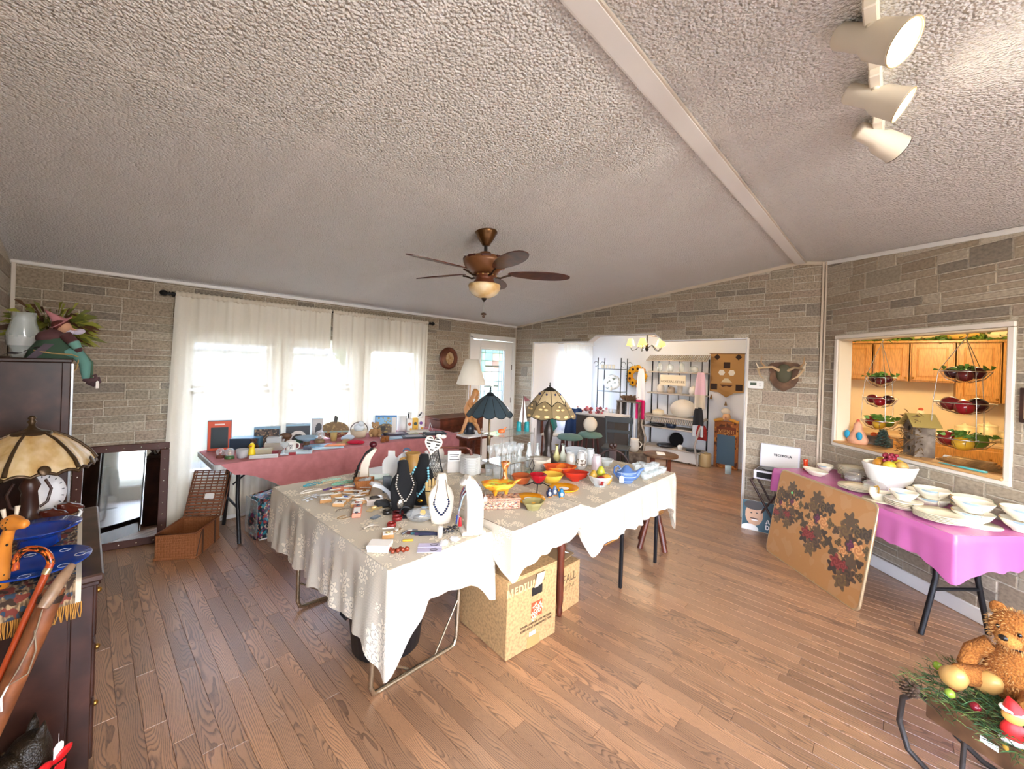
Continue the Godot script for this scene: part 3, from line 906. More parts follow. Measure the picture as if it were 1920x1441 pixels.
func ceiling_fan() -> void:
	var bronze:=mat("#6a4a2c",.3,.85)
	var c:=V(2.075,ceil_y(-2.28),-2.28)
	var f:=thing("ceiling_fan","bronze and dark wood ceiling fan with five paddle blades and marbled bowl light","ceiling fan",c)
	part("canopy",g().lathe([P(0,.01),P(.083,.01),P(.086,-.02),P(.072,-.035),P(.07,-.045),P(.05,-.08),P(.035,-.10),P(.028,-.115),P(0,-.118)],28),bronze,f)
	part("downrod",g().cyl(V(0,-.2,0),.013,.1,12),mat("#2d2723",.4,.7),f)
	var motor:=part("motor_housing",g().lathe([P(0,-.165),P(.04,-.167),P(.045,-.18),P(.10,-.195),P(.155,-.215),P(.168,-.235),P(.165,-.25),P(.15,-.285),P(.11,-.32),P(.075,-.335),P(0,-.335)],32),mat("#7a4f2e",.35,.25),f)
	for k in 9:part("inset_panel",g().at(Vector3.ZERO,V(0,TAU*k/9,0)).box(V(0,-.224,.160),V(.07,.018,.012),.003),mat("#4a1f16",.4),motor)
	part("switch_housing",g().lathe([P(.05,-.33),P(.088,-.338),P(.088,-.352),P(.068,-.36),P(.07,-.375),P(.09,-.40),P(.092,-.412),P(0,-.412)],28),mat("#6b3a22",.35,.3),f)
	for k in 14:part("vent_slot",g().at(Vector3.ZERO,V(0,TAU*k/14,0)).box(V(0,-.345,.087),V(.012,.01,.006)),mat("#c9a86a",.3,.8),motor)
	var rt:=V(.688,0,.726)
	var nr:=V(-.726,0,.688)
	for k in 5:
		var a:=deg_to_rad(-8.0+72.0*k)
		var d:=rt*cos(a)+nr*sin(a)
		var side:=d.cross(Vector3.UP)
		var tilt:=side*cos(.2)+Vector3.UP*sin(.2)
		var b:=g()
		b.T=Transform3D(Basis(d,tilt,d.cross(tilt)),V(0,-.318,0))
		var poly:=PackedVector2Array()
		var n:=26
		for i in n:
			var t:=TAU*i/n
			var xx:=cos(t)
			var wv:=.072*sin(t)*(1.0+.16*xx)
			poly.append(P(.42+.245*xx,wv))
		b.prism(poly,-.003,.003)
		var bl:=part("blade",b,tri_mat("blade",M.wood_t,3.0,.3,Color("#6e3d2a"),null,.0,false),f)
		var ir:=g()
		ir.T=Transform3D(Basis(d,Vector3.UP,d.cross(Vector3.UP)),V(0,-.33,0))
		ir.tube([V(.07,-.02,0),V(.12,-.025,0),V(.17,-.005,0),V(.2,.0,0)],.007,7)
		ir.T=Transform3D(Basis(d,tilt,d.cross(tilt)),V(0,-.322,0))
		ir.prism(oval(.06,.026,14,P(.235,0)),-.006,-.001)
		part("blade_iron",ir,mat("#3d2c20",.35,.8),bl)
	part("glass_bowl",g().lathe([P(.0,-.515),P(.05,-.508),P(.09,-.487),P(.115,-.455),P(.122,-.422),P(.118,-.41),P(.09,-.408)],32),tri_mat("alabaster",M.marble_t,2.2,.25,Color(1,.96,.9),null,.0,false),f)
	part("finial",g().lathe([P(.018,-.512),P(.022,-.518),P(.012,-.53),P(.004,-.54),P(0,-.541)],14),mat("#2d2420",.4,.7),f)
	for s in [-1,1]:
		part("pull_chain",g().tube([V(.004*s,-.54,0),V(.005*s,-.63+.005*s,0)],.0012,5),mat("#8d8a84",.3,1.0),f)
	part("pull_knob",g().lathe([P(0,-.662),P(.008,-.66),P(.011,-.65),P(.006,-.642),P(.022,-.638),P(.02,-.628),P(.008,-.622),P(0,-.621)],14),mat("#4b3526",.4,.4),f)
	for k in 2:
		var z:=-2.36
		var v:=thing("air_vent",["white ceiling air register with tan mesh left of the fan","small white ceiling air register beyond the fan"][k],"vent",V([1.22,4.34][k],ceil_y(z),z),0)
		v.rotation.x=-atan(.135)
		part("frame",g().box(V(0,-.006,-.082),V(.29,.012,.024),.003).box(V(0,-.006,.082),V(.29,.012,.024),.003).box(V(-.132,-.006,0),V(.026,.012,.15),.003).box(V(.132,-.006,0),V(.026,.012,.15),.003).box(V(-.075,-.006,0),V(.012,.01,.15)).box(V(.075,-.006,0),V(.012,.01,.15)),M.white,v)
		part("mesh_panel",g().box(V(0,-.002,0),V(.14,.004,.145)),mat("#8c8378",.8),v)
		for i in 4:
			for s in [-1,1]:part("slat",g().box(V(s*(.085+.0105*i),-.005,0),V(.003,.007,.145)),mat("#d5d2cc",.5),v)
func cloth(x0:float,x1:float,z0:float,z1:float,h:float,drops:Array,tips:Array,uvs:float,amp:float,sd:int) -> G:
	var b:=g()
	var r:=RandomNumberGenerator.new()
	r.seed=sd
	var cx:=(x0+x1)/2
	var cz:=(z0+z1)/2
	b.sheet(func(u:float,v:float):return V(lerpf(x0,x1,u),h+.0012*sin(u*31.0+v*17.0),lerpf(z0,z1,v)),24,24,Vector2(x1 - x0,z1 - z0)*uvs)
	var cor:=[V(x0,h,z0),V(x0,h,z1),V(x1,h,z1),V(x1,h,z0)]
	var nrm:=[V(-1,0,0),V(0,0,1),V(1,0,0),V(0,0,-1)]
	var base:=[]
	var outw:=[]
	var drop:=[]
	var run:=[]
	var at:=.0
	for s in 4:
		var a:Vector3=cor[s]
		var c:Vector3=cor[(s+1) % 4]
		var ln:=a.distance_to(c)
		var n:=int(ln/.018)
		for i in n:
			var t:=float(i)/n
			var p:=a.lerp(c,t)
			var da:=t*ln
			var dc:=(1 - t)*ln
			var o:Vector3=nrm[s]
			var ka:=exp(-pow(da/.07,2.0))
			var kc:=exp(-pow(dc/.07,2.0))
			o=(o+nrm[(s+3) % 4]*ka+nrm[(s+1) % 4]*kc).normalized()
			var d:float=drops[s]
			d=lerpf(d,(drops[s]+drops[(s+3) % 4])/2+tips[s],exp(-pow(da/.11,2.0)))
			d=lerpf(d,(drops[s]+drops[(s+1) % 4])/2+tips[(s+1) % 4],exp(-pow(dc/.11,2.0)))
			base.append(p)
			outw.append(o)
			drop.append(d+.006*sin(da*55.0))
			run.append(at+da)
		at += ln
	var m:=base.size()
	var nv:=10
	var ph:=r.randf()*6.0
	var pts:=[]
	for j in nv+1:
		var v:=float(j)/nv
		for i in m:
			var q:float=run[i]
			var fold:=amp*(sin(q*21.0+ph)+.6*sin(q*47.0+ph*2.0)+.4*sin(q*9.0))*v
			var p:Vector3=base[i]+outw[i]*(.004+.012*sin(minf(v*6.0,1.0)*PI/2)+fold+amp*1.2*v)
			p.y=h - drop[i]*v
			pts.append(p)
	b.st.set_smooth_group(0)
	for j in nv:
		for i in m:
			var k:=(i+1) % m
			var q0:float=run[i]*uvs
			var q1:float=(run[i+1] if i+1 < m else at)*uvs
			var v0:float=drop[i]*j/nv*uvs
			var v1:float=drop[i]*(j+1)/nv*uvs
			b.tri(pts[j*m+i],pts[j*m+k],pts[(j+1)*m+k],P(q0,v0),P(q1,v0),P(q1,v1))
			b.tri(pts[j*m+i],pts[(j+1)*m+k],pts[(j+1)*m+i],P(q0,v0),P(q1,v1),P(q0,v1))
	return b
func folding_table(label:String,at:Vector3,turn:float,lx:float,lz:float,h:float,m:Material) -> Node3D:
	var t:=thing("folding_table",label,"table",at,turn,"")
	var b:=g()
	b.T=Transform3D(Basis(V(1,0,0),V(0,0,-1),V(0,1,0)),V(0,h - .045,0))
	b.prism(rounded(lx,lz,.05),.0,.042)
	part("tabletop",b,mat("#b9bab4",.6),t)
	for s in [-1,1]:
		var x:float=s*(lx/2 - .22)
		for q in [-1,1]:
			var z:float=q*(lz/2 - .07)
			part("leg",g().tube([V(x,h - .05,z*.62),V(x,h*.5,z*.62),V(x,h*.36,z*.72),V(x,.006,z)],.016,10),m,t)
		part("cross_bar",g().tube([V(x,h*.4,-lz*.24),V(x,h*.4,lz*.24)],.011,8),m,t)
		part("brace",g().tube([V(x,h*.62,.0),V(x - s*.28,h - .05,.0)],.008,8),m,t)
	return t
func tables() -> void:
	rng.seed=5
	var black:=mat("#1d1d20",.4,.3)
	var t:=thing("camp_table","folding table with bent aluminium tube legs under the lace cloth of jewellery","table",V(1.28,0,-2.44))
	part("tabletop",g().box(V(0,.688,0),V(.62,.024,1.6),.006),mat("#d8d3c8",.6),t)
	for s in [-1,1]:
		var z:float=.62 if s > 0 else -.36
		part("leg_loop",g().tube([V(-.28,.67,z+.03*s),V(-.285,.06,z),V(-.27,.02,z),V(-.24,.0135,z),V(.20,.0135,z),V(.23,.02,z),V(.245,.06,z),V(.24,.67,z+.03*s)],.0125,10),mat("#b8a88e",.25,.9),t)
		part("brace",g().tube([V(.235,.28,z+.012*s),V(.10,.03,z)],.006,8),mat("#b8a88e",.25,.9),t)
		part("brace",g().tube([V(-.27,.17,z),V(-.06,.02,z - .02*s)],.006,8),mat("#b8a88e",.25,.9),t)
	single("lace_tablecloth","sheer cream floral lace cloth hanging in points over the jewellery table","tablecloth",cloth(.965,1.605,-3.25,-1.635,.706,[.36,.21,.16,.16],[.12,.2,.2,.05],1.7,.016,3),M.table_lace)
	var bin:=thing("black_bin","round black plastic bin under the jewellery table","bin",V(1.25,0,-2.12))
	part("tub",g().lathe([P(0,.005),P(.17,.005),P(.19,.02),P(.225,.34),P(.24,.345),P(.24,.36),P(.215,.36),P(.18,.05),P(0,.04)],28),mat("#17181b",.45),bin)
	for s in [-1,1]:part("handle",g().tube([V(.235*s,.30,-.05),V(.262*s,.27,-.03),V(.262*s,.27,.03),V(.235*s,.30,.05)],.008,7),mat("#17181b",.45),bin)
	t=thing("wooden_table","dark turned-leg wooden table under lace beside the cardboard boxes","table",V(1.95,0,-2.12))
	part("tabletop",g().box(V(0,.72,0),V(.64,.03,1.24),.006),M.red_wood,t)
	part("apron",g().box(V(0,.665,.55),V(.5,.08,.018)).box(V(0,.665,-.55),V(.5,.08,.018)).box(V(.26,.665,0),V(.018,.08,1.1)).box(V(-.26,.665,0),V(.018,.08,1.1)),M.red_wood,t)
	for sx in [-1,1]:
		for sz in [-1,1]:
			var lg:=g().at(V(.25*sx,0,.54*sz))
			lg.lathe([P(0,0),P(.016,0),P(.022,.03),P(.017,.06),P(.024,.1),P(.024,.42),P(.03,.46),P(.02,.5),P(.032,.54),P(.026,.58),P(.03,.62),P(.03,.705)],14)
			part("leg",lg,M.red_wood,t)
	t=thing("card_table","card table with thin black legs under lace at the teapot end","table",V(2.95,0,-1.93))
	part("tabletop",g().box(V(0,.722,0),V(1.3,.03,1.04),.006),mat("#8f8778",.6),t)
	for p in [V(-.15,0,.47),V(.43,0,.48),V(-.15,0,-.45),V(.43,0,-.45)]:part("leg",g().box(p+V(0,.355,0),V(.024,.70,.024),.003),black,t)
	single("lace_tablecloth","cream crochet lace cloth over the middle table with bright bowls","tablecloth",cloth(1.635,2.285,-2.74,-1.495,.741,[.12,.19,.04,.1],[.05,.12,.02,.05],2.1,.010,8),M.table_lace)
	single("lace_tablecloth","ivory lace cloth with a hanging corner over the card table of glassware","tablecloth",cloth(2.29,3.61,-2.46,-1.395,.741,[.06,.25,.22,.1],[.02,.15,.26,.05],1.9,.016,12),M.table_lace)
	t=thing("side_table","small white-topped table behind the jewellery carrying jars and pitchers","table",V(2.19,0,-3.05))
	part("tabletop",g().box(V(0,.688,0),V(1.12,.03,.56),.006),mat("#e8e5df",.5),t)
	for sx in [-1,1]:
		for sz in [-1,1]:part("leg",g().cyl(V(.5*sx,0,.23*sz),.016,.675,10,.022),M.white,t)
	var kraft_t:=tri_mat("kraft_box",M.stone_t,3.0,.9,Color("#c39a66"))
	var bx:=thing("moving_box","large cardboard moving box printed MEDIUM with an orange square logo","box",V(1.865,0,-1.74),-.1)
	part("carton",g().box(V(0,.222,0),V(.40,.44,.46),.004),kraft_t,bx)
	part("top_flap",g().box(V(-.1,.4455,0),V(.195,.005,.46)),kraft_t,bx)
	part("top_flap",g().box(V(.102,.4455,0),V(.192,.005,.46)),kraft_t,bx)
	part("top_print",g().box(V(.02,.4492,.02),V(.1,.0015,.12)),mat("#6b5438",.9),bx)
	part("title_band",g().box(V(-.05,.395,.2312),V(.28,.06,.001)),mat("#7a6140",.9),bx)
	lettering("title","MEDIUM",.06,M.kraft if false else mat("#d2ab78",.9),bx,V(-.085,.374,.232))
	part("grip_hole",g().box(V(.03,.325,.2312),V(.085,.05,.001)),mat("#18120c",.95),bx)
	part("torn_tape",g().at(V(.045,.385,.236),V(.15,.1,-.12)).box(V(0,0,0),V(.075,.085,.002)),mat("#dcc79c",.4),bx)
	var lg:=part("logo",g().box(V(.03,.215,.2312),V(.088,.088,.001)),mat("#d2461f",.8),bx)
	for k in 3:
		var l:=lettering("logo_word",["THE","HOME","DEPOT"][k],[.022,.034,.034][k],mat("#ead2a8",.9),lg,V(.03+[-.016,-.002,.004][k],.236 - .024*k,.2322))
		l.rotation.z=.62
	lettering("print_line","DOUBLE ARROWS FOR PACKING",.017,mat("#4c3a22",.9),bx,V(.03,.142,.2316))
	lettering("print_line","SUPPLIES AT HOMEDEPOT.COM",.017,mat("#4c3a22",.9),bx,V(.03,.12,.2316))
	part("paper_label",g().box(V(.0,.082,.2315),V(.05,.022,.001)),M.paper,bx)
	part("tape_strip",g().box(V(.01,.035,.2315),V(.10,.066,.0008)),mat("#b78d58",.25),bx)
	var b2:=thing("small_box","small cardboard box marked FALL in pen behind the wooden leg","box",V(2.31,0,-1.76),-.02)
	part("carton",g().box(V(0,.15,0),V(.24,.30,.36),.004),kraft_t,b2)
	part("loose_lid",g().at(V(.02,.312,-.03),V(.06,.12,.03)).box(Vector3.ZERO,V(.23,.006,.3)),mat("#9d7c55",.9),b2)
	lettering("pen_mark","FALL",.07,mat("#5c4a2e",.9),b2,V(.0,.215,.1815),"Droid Sans",false)
	lettering("pen_mark","2017-A",.042,mat("#7a6643",.9),b2,V(-.01,.155,.1815),"Droid Sans",false)
	var b3:=thing("blue_box","flat dark blue carton on the floor under the card table","box",V(3.5,0,-2.13),-.03)
	part("carton",g().box(V(0,.055,0),V(.27,.11,.43),.003),mat("#1f3d72",.6),b3)
	part("edge_band",g().box(V(0,.008,.2155),V(.26,.014,.001)).box(V(-.1355,.008,0),V(.001,.014,.42)),mat("#c58c3f",.6),b3)
	single("power_cable","white power cable trailing behind the wooden leg down to the small box","cable",g().tube([V(2.25,.66,-1.68),V(2.27,.45,-1.66),V(2.33,.36,-1.65),V(2.40,.325,-1.66),V(2.42,.31,-1.70)],.004,6),M.white)
	single("power_cable","black power cable looped on the floor beside the small box","cable",g().tube([V(2.45,.11,-1.72),V(2.5,.05,-1.70),V(2.56,.008,-1.68),V(2.6,.006,-1.75),V(2.54,.006,-1.83),V(2.46,.006,-1.86)],.005,6),mat("#26201d",.5))
	var st:=thing("log_stool","small wooden stool with four splayed branch legs and a rope-wrapped seat","stool",V(3.7,0,-1.62))
	part("seat",g().lathe([P(0,.32),P(.07,.32),P(.082,.335),P(.082,.36),P(.07,.372),P(0,.372)],18),M.brown_wood,st)
	for k in 3:part("rope_band",g().tube(arc(V(0,.325+.016*k,0),.084,0,TAU,20,Vector3.RIGHT,Vector3.BACK),.008,6),mat("#a8763e",.8),st)
	for k in 4:
		var a:=TAU*k/4+.35
		part("leg",g().tube([V(cos(a)*.05,.32,sin(a)*.05),V(cos(a)*.155,.0,sin(a)*.155)],[.021,.025],9),M.red_wood,st)
	folding_table("long grey folding table under the rose cloth by the windows",V(2.05,0,-4.42),0,2.6,.72,.737,black)
	var rose:=tri_mat("rose",M.cloth_bumps,1.2,.85,Color("#d28a8c"))
	rose.albedo_texture=noise_tex(.03,256,[[.0,"#e6e0e0"],[1.0,"#ffffff"]],FastNoiseLite.TYPE_SIMPLEX_SMOOTH,61,4)
	rose.backlight_enabled=true
	rose.backlight=Color(.45,.25,.25)
	var rc:=g()
	rc.sheet(func(u:float,v:float):
		var x:=lerpf(.765,3.33,u)
		return V(x,.7385,lerpf(-4.77,-4.052,v)),30,8)
	rc.sheet(func(u:float,v:float):
		var x:=lerpf(.80,3.33,u)
		var d:float=.10+.28*smoothstep(.0,.28,u)+.06*u
		return V(x+.1*v*(1.0 - u),.7385 - d*v,-4.052+.012*minf(v*5.0,1.0)+.006*sin(x*23.0)*v),60,10)
	rc.sheet(func(u:float,v:float):return V(.765 - .01*v,.7385 - .035*v,lerpf(-4.77,-4.08,u) ),12,3)
	single("rose_tablecloth","dusty rose cloth draped over the long table by the windows","tablecloth",rc,rose)
	var bag_t:=tex(128,128,func(x,y):
		var n:float=noise.get_noise_2d(x*.035,y*.035)
		var c:=Color("#16202c").lerp(Color("#1e8f9c"),smoothstep(-.1,.25,n))
		if noise.get_noise_2d(x*.05+30.0,y*.05) > .28:c=Color("#7a2f63")
		if noise.get_noise_2d(x*.06+70.0,y*.06) > .34:c=Color("#c9b79a")
		if noise.get_noise_2d(x*.05+110.0,y*.05) > .36:c=Color("#b5412f")
		return c)
	var bag:=thing("storage_bag","teal and purple patterned zip storage bag on the floor under the rose table","bag",V(1.32,0,-4.25),.1)
	part("bag_body",g().sheet(func(u:float,v:float):
		var a:float=u*TAU
		var sx:float=pow(absf(cos(a)),.5)*signf(cos(a))
		var sz:float=pow(absf(sin(a)),.5)*signf(sin(a))
		var k:float=1.0 - .12*pow(v,4.0)+.02*sin(a*5.0+v*9.0)
		var y:float=.36*v
		return V(.24*sx*k,y,.16*sz*k),40,10,P(3,1)),textured("bagprint",bag_t,.35),bag)
	part("bag_top",g().sheet(func(u:float,v:float):return V(lerpf(-.22,.22,u)*(1.0 - .1*sin(v*PI)),.345+.05*sin(u*PI)*sin(v*PI),lerpf(-.145,.145,v)),14,10),textured("bagprint",bag_t,.35),bag)
	part("piping",g().tube([V(-.23,.015,.155),V(.23,.012,.162)],.006,6),M.paper,bag)
	part("white_patch",g().at(V(-.12,.07,.164),V(-.05,-.1,0)).prism(PackedVector2Array([P(-.03,-.06),P(.04,-.055),P(.02,-.01),P(.03,.03),P(-.02,.06),P(-.04,.02)]),0,.002),M.paper,bag)
	part("clear_side",g().box(V(-.235,.18,-.02),V(.006,.33,.27),.002),M.glass2,bag)
	var wk:=wicker("hamper",Color("#94592f"),6.0)
	var hp:=thing("wicker_hamper","brown wicker picnic hamper with its woven lid open","hamper",V(.645,0,-4.31),-.6)
	var hx:=.14
	var hz:=.19
	for q in [[V(0,.1,hz),V(2*hx,.2,.012)],[V(0,.1,-hz),V(2*hx,.2,.012)],[V(hx,.1,0),V(.012,.2,2*hz)],[V(-hx,.1,0),V(.012,.2,2*hz)]]:part("side",g().box(q[0],q[1],.003),wk,hp)
	part("base",g().box(V(0,.01,0),V(2*hx+.02,.02,2*hz+.02),.004),wk,hp)
	part("rim",g().tube([V(-hx,.203,-hz),V(hx,.203,-hz),V(hx,.203,hz),V(-hx,.203,hz)],.008,7,true),mat("#7a4526",.7),hp)
	for z in [-.1,.1]:part("strap",g().box(V(hx+.009,.1,z),V(.004,.2,.022)),mat("#4a2a18",.6),hp)
	part("diagonal_stake",g().tube([V(hx+.008,.19,.12),V(hx+.008,.02,hz)],.004,6),mat("#4a2a18",.6),hp)
	part("contents",g().box(V(.02,.06,-.02),V(.16,.03,.12),.004).box(V(-.03,.045,-.08),V(.1,.04,.1),.004),mat("#2a241f",.7),hp)
	part("paper_packet",g().box(V(-.04,.085,-.05),V(.06,.03,.07),.002),mat("#a8926a",.8),hp)
	var lid:=Node3D.new()
	var lf:=part("lid",g().tube([V(-hx,0,0),V(hx,0,0),V(hx,.4,0),V(-hx,.4,0)],.009,7,true),mat("#6d3f22",.7),hp)
	lf.transform=Transform3D(Basis(Vector3.RIGHT,-.42),V(0,.205,-hz - .005))
	lid.free()
	for k in 15:
		var y:=.02+.026*k
		part("cane",g().tube([V(-hx,y,.004*(1 if k % 2 else -1)),V(0,y,.004*(-1 if k % 2 else 1)),V(hx,y,.004*(1 if k % 2 else -1))],.006 if k > 7 else .009,5),mat("#8a5230",.7),lf)
	for k in 7:part("cane",g().tube([V(-hx+.047*k+.02,.0,0),V(-hx+.047*k+.02,.4,0)],.005,5),mat("#7a4526",.7),lf)
	part("price_tag",g().prism(rounded(.075,.05,.012,3),.0,.002),M.paper,lf).position=V(.03,.17,.013)
	var mr:=thing("wall_mirror","tall mirror in a studded dark leather frame leaning on the stone wall","mirror",V(.235,0,-4.69))
	mr.rotation=V(-.11,-.22,0)
	var fw:=.06
	var mw:=.60
	var mh:=.86
	var frm:=mat("#4a2519",.45)
	part("frame",g().box(V(0,fw/2,0),V(mw,fw,.03),.004).box(V(0,mh - fw/2,0),V(mw,fw,.03),.004).box(V(-mw/2+fw/2,mh/2,0),V(fw,mh - 2*fw,.03),.004).box(V(mw/2 - fw/2,mh/2,0),V(fw,mh - 2*fw,.03),.004),frm,mr)
	part("looking_glass",g().box(V(0,mh/2,.004),V(mw - 2*fw+.005,mh - 2*fw+.005,.006)),mat("#e8ece8",.02,1.0),mr)
	var stud:=g().ball(Vector3.ZERO,V(.006,.006,.004),8,5).done()
	for k in 9:
		for s in [-1,1]:
			part("stud",stud,mat("#e2dccb",.2,1.0),mr).position=V(s*(mw/2 - fw/2),.05+.095*k,.016)
	for k in 5:
		for y in [fw/2,mh - fw/2]:part("stud",stud,mat("#e2dccb",.2,1.0),mr).position=V(-.22+.11*k,y,.016)
func lettering(called:String,s:String,size:float,m:Material,parent:Node3D,at:Vector3,font:="Droid Sans",bold:=true,turn:=.0,depth:=.0012) -> MeshInstance3D:
	var tm:=TextMesh.new()
	var f:=SystemFont.new()
	f.font_names=PackedStringArray([font])
	if bold:f.font_weight=700
	tm.font=f
	tm.text=s
	tm.font_size=32
	tm.pixel_size=size/32.0
	tm.depth=depth
	tm.curve_step=3.0
	var o:=MeshInstance3D.new()
	o.name=called
	o.mesh=tm
	o.material_override=m
	parent.add_child(o,true)
	o.position=at
	o.rotation.y=turn
	return o
func print_mat(key:String,w:int,h:int,base:String,shapes:Array,rough:=.5) -> StandardMaterial3D:
	if M.has(key):return M[key]
	var bc:=Color(base)
	var t:=tex(w,h,func(x,y):
		var c:=bc
		for s in shapes:
			if s[0] == "r":
				if x >= s[1] and y >= s[2] and x < s[1]+s[3] and y < s[2]+s[4]:c=Color(s[5])
			elif s[0] == "e":
				if pow((x - s[1])/float(s[3]),2.0)+pow((y - s[2])/float(s[4]),2.0) < 1.0:c=Color(s[5])
			elif s[0] == "f":
				var d:=Vector2(x - s[1],y - s[2])
				var th:=d.angle()
				if d.length() < s[3]*(.78+.22*cos(th*s[4]+s[7])):c=Color(s[5]).lerp(Color(s[6]),.5+.5*sin(d.length()*14.0/s[3]+th*2.0))
			elif s[0] == "n":
				if noise.get_noise_2d(x*s[1]+s[2],y*s[1]) > s[3]:c=Color(s[4])
		return c)
	return textured(key,t,rough)
func beads(parent:Node3D,path:Array,r:float,m:Material,called:="beads",gap:=2.1) -> void:
	var b:=g()
	var cur:=Curve3D.new()
	for p in path:cur.add_point(p)
	var n:=int(cur.get_baked_length()/(r*gap))
	for i in n+1:
		b.ball(cur.sample_baked(cur.get_baked_length()*i/maxi(n,1)),V(r,r,r),7,5)
	part(called,b,m,parent).set_meta("kind","stuff")
func strand(label:String,path:Array,r:float,m:Material,at:=Vector3.ZERO,group:="") -> Node3D:
	var t:=thing("necklace",label,"necklace",at,0,group)
	part("string",g().tube(path,r*.3,5),mat("#5a5148",.6),t)
	beads(t,path,r,m)
	return t
func coil(cx:float,y:float,cz:float,rx:float,rz:float,n:=14,a0:=.0,a1:=TAU,wob:=.0) -> Array:
	var p:=[]
	for i in n+1:
		var a:=lerpf(a0,a1,float(i)/n)
		p.append(V(cx+rx*cos(a)*(1+wob*sin(a*3)),y,cz+rz*sin(a)*(1+wob*cos(a*2))))
	return p
func tagged(parent:Node3D,at:Vector3,w:=.02,h:=.03,turn:=.0) -> void:
	var t:=part("price_tag",g().prism(PackedVector2Array([P(-w/2,-h),P(w/2,-h),P(w/2,-w*.3),P(w*.25,0),P(-w*.25,0),P(-w/2,-w*.3)]),0,.001).tube([V(0,-.002,0),V(0,.03,0)],.0006,4),M.paper,parent)
	t.position=at
	t.rotation.y=turn
func loft(rows:Array,seg:=18) -> G:
	var b:=g()
	b.st.set_smooth_group(0)
	var pt:=func(r,a):return V(r[3]+r[1]*cos(a),r[0],r[4] - r[2]*sin(a))
	for j in rows.size() - 1:
		for k in seg:
			var a:=TAU*k/seg
			var c:=TAU*(k+1)/seg
			b.quad(pt.call(rows[j],a),pt.call(rows[j],c),pt.call(rows[j+1],c),pt.call(rows[j+1],a))
	for k in seg:
		var a:=TAU*k/seg
		var c:=TAU*(k+1)/seg
		var r0:Array=rows[0]
		var r1:Array=rows[-1]
		b.tri(V(r0[3],r0[0],r0[4]),pt.call(r0,c),pt.call(r0,a))
		b.tri(V(r1[3],r1[0],r1[4]),pt.call(r1,a),pt.call(r1,c))
	return b
func fuzz(b:G,count:int,at:Callable,ln:float,w:float,sd:int,droop:=.3) -> void:
	var r:=RandomNumberGenerator.new()
	r.seed=sd
	b.st.set_smooth_group(-1)
	for i in count:
		var q:Array=at.call(r)
		var d:Vector3=q[1].normalized()
		var s:=d.cross(V(r.randf() - .5,r.randf(),r.randf() - .5)).normalized()*w
		var l:=ln*r.randf_range(.6,1.2)
		var m:Vector3=q[0]+d*l*.55
		var e:Vector3=q[0]+d*l - V(0,l*droop,0)
		b.tri(q[0],m+s,e)
		b.tri(q[0],e,m - s)
